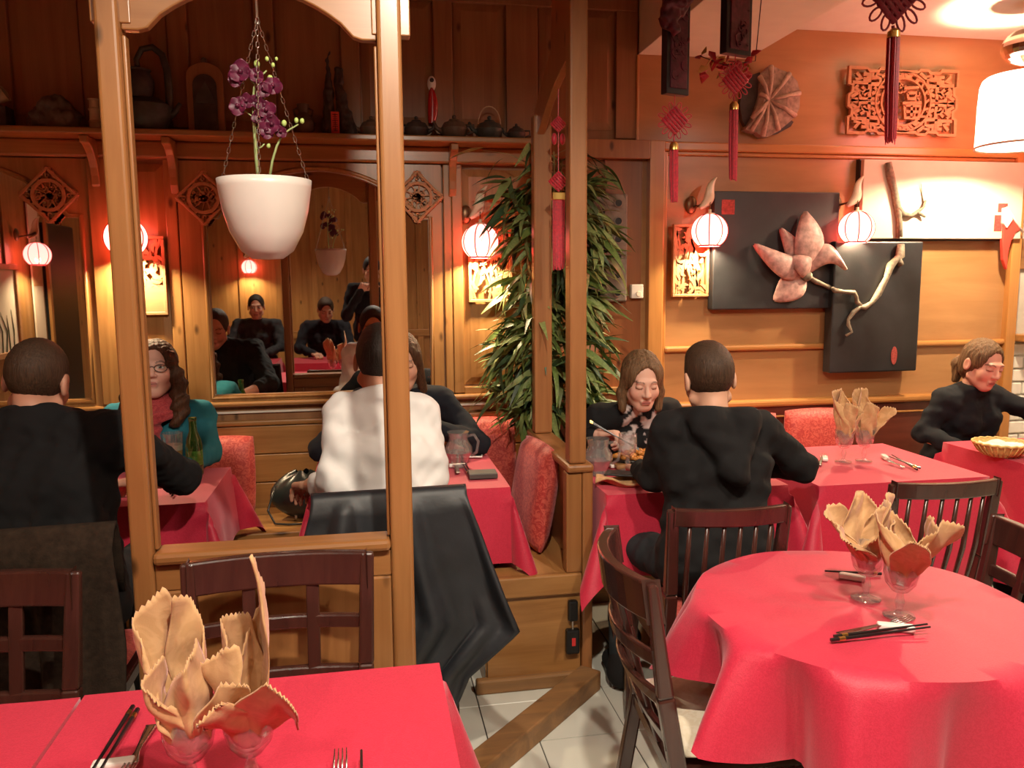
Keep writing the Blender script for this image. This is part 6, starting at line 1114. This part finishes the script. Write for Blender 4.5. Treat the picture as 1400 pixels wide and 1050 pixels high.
o = rest_.build('foliage', ['bamboo_leaf', 'bamboo_leaf_pale', 'bamboo_leaf_dark'], bam, smooth=True); o['kind'] = 'stuff'
# ------------------------------------------------------------------ things on the wall shelf
plain('clay_dark', (0.045, 0.035, 0.028), 0.55, var=0.4, nscale=25, bump=0.3); plain('clay_green', (0.05, 0.055, 0.045), 0.5, var=0.4, nscale=20, bump=0.3); plain('clay_brown', (0.10, 0.06, 0.035), 0.55, var=0.3); plain('soapstone', (0.11, 0.085, 0.065), 0.6, var=0.45, nscale=18, bump=0.7, bscale=25); plain('bone', (0.50, 0.36, 0.22), 0.6, var=0.2); plain('spoon_red', (0.50, 0.02, 0.02), 0.2, var=0.05, coat=0.6)
SZ, SY = 2.1625, WY - 0.11
def blob(name, prims, mat, parent, h=0.006, amp=0.0, lam=0.05, seed=1):
    P_ = np.array([p for a in prims for p in a[:2]]); f = lambda P: (lambda d: d + (wob(P, seed, lam, amp) if amp else 0))(__import__('functools').reduce(lambda a, b_: smin(a, b_, 0.012), [cone(P, *a) for a in prims])); g = lambda P: smax(f(P), SZ - P[:, 2], 0.004)
    rmax = max(max(a[2:]) for a in prims); v, q = surfnet(g, P_.min(0) - rmax - 0.02, P_.max(0) + rmax + 0.02, h); return mesh_part(name, [(v, q)], mat, parent)
t = thing('stone_carving', 'lumpy grey soapstone carving on the shelf', 'figurine', (-1.28, SY, SZ)); rr = random.Random(8); pr = [((-1.34, SY, SZ + 0.03), (-1.22, SY, SZ + 0.03), 0.045, 0.04), ((-1.32, SY, SZ + 0.06), (-1.26, SY, SZ + 0.10), 0.04, 0.045), ((-1.26, SY, SZ + 0.10), (-1.20, SY, SZ + 0.05), 0.04, 0.03)]
for k in range(14): x = rr.uniform(-1.35, -1.21); z = SZ + rr.uniform(0.03, 0.135 - 1.0 * abs(x + 1.28)); pr.append(((x, SY - 0.035, z), (x + 0.01, SY - 0.04, z + 0.01), rr.uniform(0.012, 0.024), 0.012))
blob('body', pr, 'soapstone', t, 0.005, 0.003, 0.03)
t = thing('bamboo_section', 'small pale jointed bamboo carving next to the front post', 'figurine', (-1.115, SY, SZ)); MB().lathe([(0.026, 0), (0.024, 0.03), (0.028, 0.036), (0.023, 0.042), (0.022, 0.08), (0.027, 0.088), (0.021, 0.094), (0.020, 0.125), (0.026, 0.13), (0.018, 0.122)], 18, (-1.115, SY, SZ)).build('joints', 'bone', t, smooth='auto')
t = thing('paper_cup', 'pale cup tipped on a dark block at the shelf end', 'cup', (-1.50, SY, SZ)); o = MB().lathe([(0.024, 0), (0.034, 0.085), (0.031, 0.085), (0.022, 0.003)], 20).build('cup', 'bone', t, smooth='auto'); o.matrix_basis = Matrix.Translation((-1.535, SY, SZ + 0.105)) @ Matrix.Rotation(R(62), 4, 'Y'); attach(o, t); MB().box(-1.56, -1.45, SY - 0.04, SY + 0.05, SZ, SZ + 0.088).build('block', 'clay_dark', t, bevel=0.005)
# tall teapot with hoop handle and a perched figure
x = -0.90; t = thing('hoop_teapot', 'large dark green pot with a tall looped handle beside the front post', 'teapot', (x, SY, SZ))
MB().lathe([(0.05, 0.0), (0.075, 0.02), (0.10, 0.07), (0.095, 0.11), (0.06, 0.135), (0.05, 0.14)], 28, (x, SY, SZ)).build('body', 'clay_green', t, smooth='auto'); MB().lathe([(0.052, 0.14), (0.065, 0.17), (0.068, 0.215), (0.052, 0.25), (0.058, 0.258), (0.0, 0.275)], 24, (x - 0.035, SY, SZ)).build('figure', 'clay_dark', t, smooth='auto')
MB().tube([(x - 0.03, SY, SZ + 0.262), (x - 0.035, SY, SZ + 0.30), (x - 0.01, SY, SZ + 0.345), (x + 0.035, SY, SZ + 0.355), (x + 0.072, SY, SZ + 0.325), (x + 0.088, SY, SZ + 0.26), (x + 0.092, SY, SZ + 0.18), (x + 0.088, SY, SZ + 0.085)], [0.012, 0.012, 0.013, 0.014, 0.015, 0.016, 0.017, 0.016], 10).build('handle', 'clay_green', t, smooth=True); MB().tube([(x + 0.07, SY, SZ + 0.05), (x + 0.115, SY, SZ + 0.09), (x + 0.135, SY, SZ + 0.125)], [0.016, 0.012, 0.009], 8).build('spout', 'clay_green', t, smooth=True)
# shrine-like tablet
x = -0.665; t = thing('carved_tablet', 'arched carved wooden tablet with a landscape relief on the shelf', 'carving', (x, SY + 0.05, SZ)); ar = lambda w_, h_: [(-w_, 0), (w_, 0), (w_, h_ * 0.8)] + [(w_ * math.cos(a), h_ * 0.8 + h_ * 0.2 * math.sin(a)) for a in [math.pi * k / 10 for k in range(1, 10)]] + [(-w_, h_ * 0.8)]
MB().prism(ar(0.078, 0.31), (x, SY + 0.05, SZ), UX, UZ, 0.02).build('back', 'upper_wood', t, bevel=0.004); MB().prism(ar(0.050, 0.245), (x, SY + 0.029, SZ + 0.012), UX, UZ, 0.008).build('relief', 'clay_dark', t); MB().prism([(-0.04, 0.12), (0.04, 0.12), (0.03, 0.16), (0.005, 0.215), (-0.015, 0.18), (-0.035, 0.15)], (x, SY + 0.0205, SZ + 0.012), UX, UZ, 0.006).build('mountain', 'clay_green', t); MB().sphere((x, SY + 0.04, SZ + 0.318), (0.014, 0.01, 0.014), 10, 8).build('finial', 'clay_brown', t, smooth=True)
x = -0.245; t = thing('clay_jar', 'small round brown jar with a flared neck on the shelf', 'jar', (x, SY, SZ)); MB().lathe([(0.030, 0.0), (0.047, 0.025), (0.050, 0.055), (0.035, 0.085), (0.022, 0.098), (0.028, 0.135), (0.020, 0.13)], 24, (x, SY, SZ)).build('body', 'clay_brown', t, smooth='auto')
for sx in (-1, 1): MB().tube([(x + sx * 0.022, SY, SZ + 0.12), (x + sx * 0.042, SY, SZ + 0.11), (x + sx * 0.036, SY, SZ + 0.085)], 0.005, 6).build('ear', 'clay_brown', t, smooth=True)
t = thing('robed_figurine', 'pair of slim dark robed figures with a red tag', 'figurine', (-0.10, SY, SZ)); blob('figure', [((-0.135, SY, SZ + 0.02), (-0.13, SY, SZ + 0.19), 0.030, 0.022), ((-0.13, SY, SZ + 0.19), (-0.128, SY, SZ + 0.265), 0.022, 0.012), ((-0.128, SY, SZ + 0.27), (-0.132, SY, SZ + 0.33), 0.010, 0.005), ((-0.132, SY, SZ + 0.33), (-0.115, SY, SZ + 0.375), 0.005, 0.003)], 'clay_dark', t, 0.0045, 0.002, 0.02); blob('figure', [((-0.068, SY, SZ + 0.02), (-0.075, SY, SZ + 0.18), 0.034, 0.024), ((-0.075, SY, SZ + 0.18), (-0.09, SY, SZ + 0.235), 0.022, 0.016), ((-0.095, SY, SZ + 0.25), (-0.088, SY, SZ + 0.295), 0.011, 0.009), ((-0.088, SY, SZ + 0.295), (-0.072, SY, SZ + 0.29), 0.009, 0.008), ((-0.072, SY, SZ + 0.29), (-0.072, SY, SZ + 0.24), 0.008, 0.010), ((-0.05, SY, SZ + 0.10), (-0.03, SY, SZ + 0.02), 0.020, 0.022)], 'clay_dark', t, 0.0045, 0.002, 0.02)
plain('tag_red', (0.62, 0.06, 0.04), 0.6); plain('tag_ink', (0.09, 0.02, 0.015), 0.7); MB().box(-0.122, -0.086, SY - 0.052, SY - 0.048, SZ + 0.001, SZ + 0.098).build('paper_tag', 'tag_red', t); b = MB()
for i, zz in enumerate((0.078, 0.052, 0.026)):
    for st in (((-0.012, 0.008), (0.012, 0.008)), ((0, 0.012), (0, -0.012)), ((-0.010, -0.003), (0.010, -0.002)), ((-0.009, -0.011), (0.010, -0.010))): b.ribbon(st, 0.0028, (-0.104, SY - 0.0525, SZ + zz), UX, UZ, 0.0006)
b.build('characters', 'tag_ink', t)
def teapot(label, x, s, hoop=False, flip=1, mat='clay_dark', y=SY):
    t = thing('teapot', label, 'teapot', (x, y, SZ)); MB().lathe([(0.035 * s, 0), (0.055 * s, 0.02 * s), (0.060 * s, 0.045 * s), (0.045 * s, 0.07 * s), (0.025 * s, 0.076 * s)], 22, (x, y, SZ)).build('body', mat, t, smooth='auto'); ld = MB().lathe([(0.028 * s, 0.074 * s), (0.022 * s, 0.084 * s), (0.006 * s, 0.088 * s)], 18, (x, y, SZ)).build('lid', mat, t, smooth='auto'); MB().sphere((x, y, SZ + 0.095 * s), 0.0095 * s, 10, 8).build('knob', mat, ld, smooth=True)
    MB().tube([(x - flip * 0.05 * s, y, SZ + 0.03 * s), (x - flip * 0.078 * s, y, SZ + 0.045 * s), (x - flip * 0.092 * s, y, SZ + 0.075 * s)], [0.013 * s, 0.009 * s, 0.006 * s], 8).build('spout', mat, t, smooth=True)
    if hoop: MB().tube([(x + 0.05 * s * math.cos(R(a)), y, SZ + 0.07 * s + 0.075 * s * math.sin(R(a))) for a in range(0, 181, 15)], 0.0028 * s, 7).build('hoop_handle', 'bone', t, smooth=True)
    else: MB().tube([(x + flip * 0.052 * s, y, SZ + 0.06 * s), (x + flip * 0.085 * s, y, SZ + 0.062 * s), (x + flip * 0.088 * s, y, SZ + 0.035 * s), (x + flip * 0.055 * s, y, SZ + 0.022 * s)], 0.006 * s, 7).build('handle', mat, t, smooth=True)
    return t
teapot('small dark teapot just left of the front pine post', 0.055, 0.9, mat='clay_brown'); teapot('dark teapot beneath the red spoon', 0.26, 0.95, flip=-1); teapot('wide brown teapot right of the red spoon', 0.435, 1.05, mat='clay_brown'); teapot('round teapot with a thin hoop handle', 0.60, 1.05, True, mat='clay_green'); teapot('small dark teapot at the shelf end by the divider', 0.728, 0.75)
t = thing('spoon_ornament', 'red and white porcelain spoon hung on the upper panel', 'ornament', (0.34, WY, 2.245)); 
def spf(u, v): a = 2 * math.pi * u; z = lerp(2.245, 2.405, v); w_ = 0.024 * math.sin(math.pi * min(1, 0.12 + v * 0.86)) ** 0.45; return (0.338 + 0.006 * math.sin(3 * v) + w_ * math.cos(a), WY - 0.035 + 0.016 * math.sin(a), z)
MB().sheet(spf, 20, 14, closed_u=True).build('body', 'spoon_red', t, smooth=True); MB().sphere((0.340, WY - 0.035, 2.425), (0.021, 0.016, 0.036), 16, 10).build('head', 'porcelain', t, smooth=True); MB().lathe([(0.010, 0.0), (0.010, 0.003), (0.0, 0.003)], 14).build('eyelet', 'clay_dark', t).matrix_basis = Matrix.Translation((0.340, WY - 0.049, 2.438)) @ Matrix.Rotation(R(90), 4, 'X'); attach(t.children[-1], t)
# ------------------------------------------------------------------ knots, tassels and plaques
plain('silk_red', (0.50, 0.012, 0.030), 0.45, var=0.25, nscale=120, sheen=0.3); plain('silk_dark', (0.20, 0.010, 0.025), 0.5, var=0.25, nscale=120); plain('plaque_black', (0.012, 0.008, 0.010), 0.4); plain('plaque_field', (0.09, 0.012, 0.025), 0.5, var=0.5, nscale=40, bump=0.6, bscale=45); plain('leaf_yellow', (0.55, 0.36, 0.10), 0.6, var=0.3)
def knot(parent, cx, cy_, cz, s, mat, loops=True, th=0.008):
    b = MB(); n = 5
    for k in range(n + 1): q_ = lerp(-s, s, k / n) * 0.72; L = s * 0.78; d1, d2 = Vector((0.707, 0, 0.707)), Vector((-0.707, 0, 0.707)); c = Vector((cx, cy_, cz)); b.tube([c + d1 * q_ - d2 * L + Vector((0, -0.002, 0)), c + d1 * q_ + d2 * L + Vector((0, -0.002, 0))], s * 0.12, 6); b.tube([c + d2 * q_ - d1 * L + Vector((0, 0.002, 0)), c + d2 * q_ + d1 * L + Vector((0, 0.002, 0))], s * 0.12, 6)
    ko = b.build('knot', mat, parent, smooth=True)
    if loops:
        for k in range(12):
            a = R(45 + 90 * (k // 3) - 28 + 28 * (k % 3)); c = Vector((cx + math.cos(a) * s * 1.12, cy_, cz + math.sin(a) * s * 1.12)); ca, sa = math.cos(a), math.sin(a)
            MB().tube([c + Vector((ca * u * s * 0.34 - sa * w_ * s * 0.17, 0, sa * u * s * 0.34 + ca * w_ * s * 0.17)) for u, w_ in [(math.cos(x_), math.sin(x_)) for x_ in [2 * math.pi * i / 12 for i in range(12)]]], s * 0.045, 5, closed=True).build('loop', mat, ko, smooth=True)
def tassel(parent, cx, cy_, z1, z0, r_, mat, bend=0.0):
    ts_ = MB().lathe([(r_ * 0.5, 0.0), (r_ * 0.95, -0.01), (r_, -0.03)], 14, (cx, cy_, z1)).build('tassel', 'gold', parent, smooth='auto'); b = MB(); rr = random.Random(int(z1 * 1000)); k = 34
    for i in range(k): a = 2 * math.pi * i / k * 5; q_ = r_ * 0.92 * math.sqrt((i + 0.5) / k); L = (z1 - 0.028 - z0) * rr.uniform(0.93, 1.0); b.tube([(cx + q_ * math.cos(a), cy_ + q_ * math.sin(a), z1 - 0.028), (cx + q_ * math.cos(a) * 1.05 + bend * 0.3, cy_ + q_ * math.sin(a), z1 - 0.028 - L * 0.5), (cx + q_ * math.cos(a) * 0.9 + bend, cy_ + q_ * math.sin(a) * 0.9, z1 - 0.028 - L)], [0.0022, 0.0024, 0.0018], 4)
    b.build('threads', mat, ts_)['kind'] = 'stuff'
def plaque(label, x, y, zt, zb, w_, d_, rz, kn, tb):
    t = thing('hanging_plaque', label, 'ornament', (x, y, zb)); q = Matrix.Rotation(rz, 3, 'Z'); c = Vector((x, y, (zt + zb) / 2)); MB().obox(c, (w_, d_, zt - zb), q).build('board', 'plaque_black', t, bevel=0.004); f = q @ Vector((0, -d_ / 2, 0)); MB().obox(c + f, (w_ * 0.72, 0.010, (zt - zb) * 0.92), q).build('carved_field', 'plaque_field', t, bevel=0.003)
    rr = random.Random(int(x * 100)); ux = q @ UX
    for k in range(16): cz = lerp(zb + 0.03, zt - 0.03, rr.random()); cx2 = rr.uniform(-0.24, 0.24) * w_; MB().ribbon(arc(cx2, cz, rr.uniform(0.008, 0.018), rr.uniform(0, 360), rr.uniform(300, 600), 8), 0.006, Vector((x, y, 0)) + f * 1.18, ux, UZ, 0.006).build('relief_scroll', 'plaque_field', t)
    MB().tube([(x, y, zb), (x, y, kn + 0.04)], 0.002, 5).build('cord', 'silk_red', t); knot(t, x, y - 0.005, kn, 0.046, 'silk_red'); MB().tube([(x, y, kn - 0.05), (x, y, kn - 0.085)], 0.003, 5).build('cord', 'silk_red', t); tassel(t, x, y, kn - 0.075, tb, 0.017, 'silk_red', 0.004); return t
p1 = plaque('slanting black lacquered plaque with a shorter red tassel', 1.142, 2.90, 2.70, 2.175, 0.105, 0.035, R(18), 2.085, 1.79); p2 = plaque('black lacquered plaque hung before the yellow leaf garland', 1.375, 2.90, 2.72, 2.325, 0.125, 0.035, R(18), 2.235, 1.87)
MB().tube([(1.142, 2.90, 2.70), (1.142, 2.90, 2.96)], 0.003, 5).build('cord', 'silk_red', p1); MB().tube([(1.375, 2.90, 2.72), (1.39, 2.90, 2.96)], 0.003, 5).build('cord', 'silk_red', p2)
blob('lion_head', [((1.10, 2.86, 2.43), (1.13, 2.86, 2.50), 0.035, 0.05), ((1.13, 2.86, 2.50), (1.15, 2.87, 2.56), 0.05, 0.04), ((1.085, 2.845, 2.46), (1.09, 2.845, 2.44), 0.022, 0.018), ((1.12, 2.83, 2.475), (1.13, 2.83, 2.47), 0.02, 0.02), ((1.11, 2.84, 2.40), (1.12, 2.85, 2.385), 0.02, 0.015)], 'plaque_field', p1, 0.006, 0.005, 0.03)
t = thing('leaf_garland', 'yellow and red artificial leaf garland above the stone disc', 'garland', (1.42, 3.05, 2.3)); rr = random.Random(5)
for k in range(44):
    u = k / 43; c = Vector((lerp(1.31, 1.53, u), 3.05 + rr.uniform(-0.03, 0.03), 2.345 - 0.035 * math.sin(u * 3) + rr.uniform(-0.045, 0.045))); q = Quaternion((rr.uniform(-1, 1), rr.uniform(-1, 1), rr.uniform(-1, 1)), rr.uniform(0, 3)); m3 = q.to_matrix(); L = rr.uniform(0.036, 0.055); o = MB().add([c + m3 @ Vector(v) * L for v in ((0, 0, 0), (0.35, 0.4, 0.1), (0.2, 0.8, 0), (0, 1.1, -0.1), (-0.2, 0.8, 0), (-0.35, 0.4, 0.1), (0, 0.5, -0.08))], [(0, 1, 6), (1, 2, 6), (2, 3, 6), (3, 4, 6), (4, 5, 6), (5, 0, 6)]).build('leaf', 'leaf_yellow' if rr.random() < 0.55 - 0.2 * (u > 0.5) else 'silk_red', t, smooth=True)
MB().tube([(1.30, 3.05, 2.36), (1.40, 3.05, 2.33), (1.53, 3.05, 2.35), (1.56, 3.05, 2.75)], 0.002, 5).build('wire', 'dark_iron', t)
kb = thing('wall_knot', 'large dark red Chinese knot with a long tassel', 'ornament', (1.81, 2.60, 1.96)); knot(kb, 1.806, 2.60, 2.462, 0.085, 'silk_dark', True); MB().tube([(1.806, 2.60, 2.36), (1.81, 2.60, 2.33)], 0.006, 6).build('cord', 'silk_dark', kb); tassel(kb, 1.81, 2.60, 2.35, 1.965, 0.022, 'silk_red', 0.008); MB().tube([(1.806, 2.60, 2.56), (1.806, 2.60, 2.76)], 0.003, 6).build('cord', 'silk_dark', kb)
td = thing('door_tassel', 'red double knot charm with a flat tassel between the divider posts', 'ornament', (0.752, 3.10, 1.55)); MB().tube([(0.752, 3.10, 2.24), (0.752, 3.10, 1.85)], 0.0018, 5).build('cord', 'silk_red', td); knot(td, 0.752, 3.10, 2.10, 0.028, 'silk_red', False); knot(td, 0.752, 3.10, 1.885, 0.036, 'silk_red', False)
for sx in (-1, 1): MB().sphere((0.752 + sx * 0.016, 3.10, 2.045), (0.011, 0.008, 0.022), 10, 8).build('bead', 'silk_red', td, smooth=True)
MB().box(0.728, 0.777, 3.09, 3.11, 1.815, 1.845).build('gold_clasp', 'gold', td, bevel=0.003); b = MB(); rr = random.Random(9)
for i in range(26): x = lerp(0.730, 0.775, i / 25); b.tube([(x, 3.10 + rr.uniform(-0.006, 0.006), 1.818), (x, 3.10, 1.69), (x + rr.uniform(-0.002, 0.002), 3.10 + rr.uniform(-0.006, 0.006), 1.555 + rr.uniform(-0.012, 0.012))], 0.0022, 4)
b.build('tassel_threads', 'silk_red', td)
# red felt stocking pinned at the wall end
plain('felt_red', (0.62, 0.05, 0.03), 0.8, var=0.1); plain('felt_white', (0.8, 0.72, 0.66), 0.9); t = thing('felt_stocking', 'small red felt stocking with white cuff at the end of the veneer wall', 'ornament', (3.47, WY - 0.06, 1.5)); sp_ = [(3.404, 1.846), (3.439, 1.862), (3.515, 1.762), (3.485, 1.746), (3.461, 1.699), (3.448, 1.640), (3.446, 1.546), (3.419, 1.601), (3.407, 1.699), (3.405, 1.777)]
MB().prism(sp_, (0, WY - 0.06, 0), UX, UZ, 0.025).build('sock', 'felt_red', t, bevel=0.005); MB().prism([(3.393, 1.876), (3.415, 1.880), (3.452, 1.815), (3.419, 1.768), (3.395, 1.795)], (0, WY - 0.068, 0), UX, UZ, 0.03).build('cuff', 'felt_white', t, bevel=0.005); MB().tube([(p[0], WY - 0.085, p[1]) for p in [(3.415, 1.881), (3.470, 1.816), (3.530, 1.746)]], 0.006, 6).build('trim', 'felt_white', t, smooth=True)
# folded brown coat on the bench by the basket table
plain('brown_cloth', (0.14, 0.05, 0.035), 0.8, var=0.3, bump=0.2); b = MB(); b.sheet(lambda u, v: (lerp(2.38, 2.72, u), lerp(3.50, 3.84, v), 0.447 + 0.19 * math.sin(math.pi * min(1, u * 1.02 + 0.0)) ** 0.6 * math.sin(math.pi * min(1, v * 1.0)) ** 0.5 + 0.016 * math.sin(17 * u + 6 * v) + 0.012 * math.sin(25 * v - 8 * u)), 34, 24); o = b.build('folded_coat', 'brown_cloth', smooth=True, solid=0.01); tag(o, 'brown coat folded on the bench beside the woman in black sweater', 'coat')
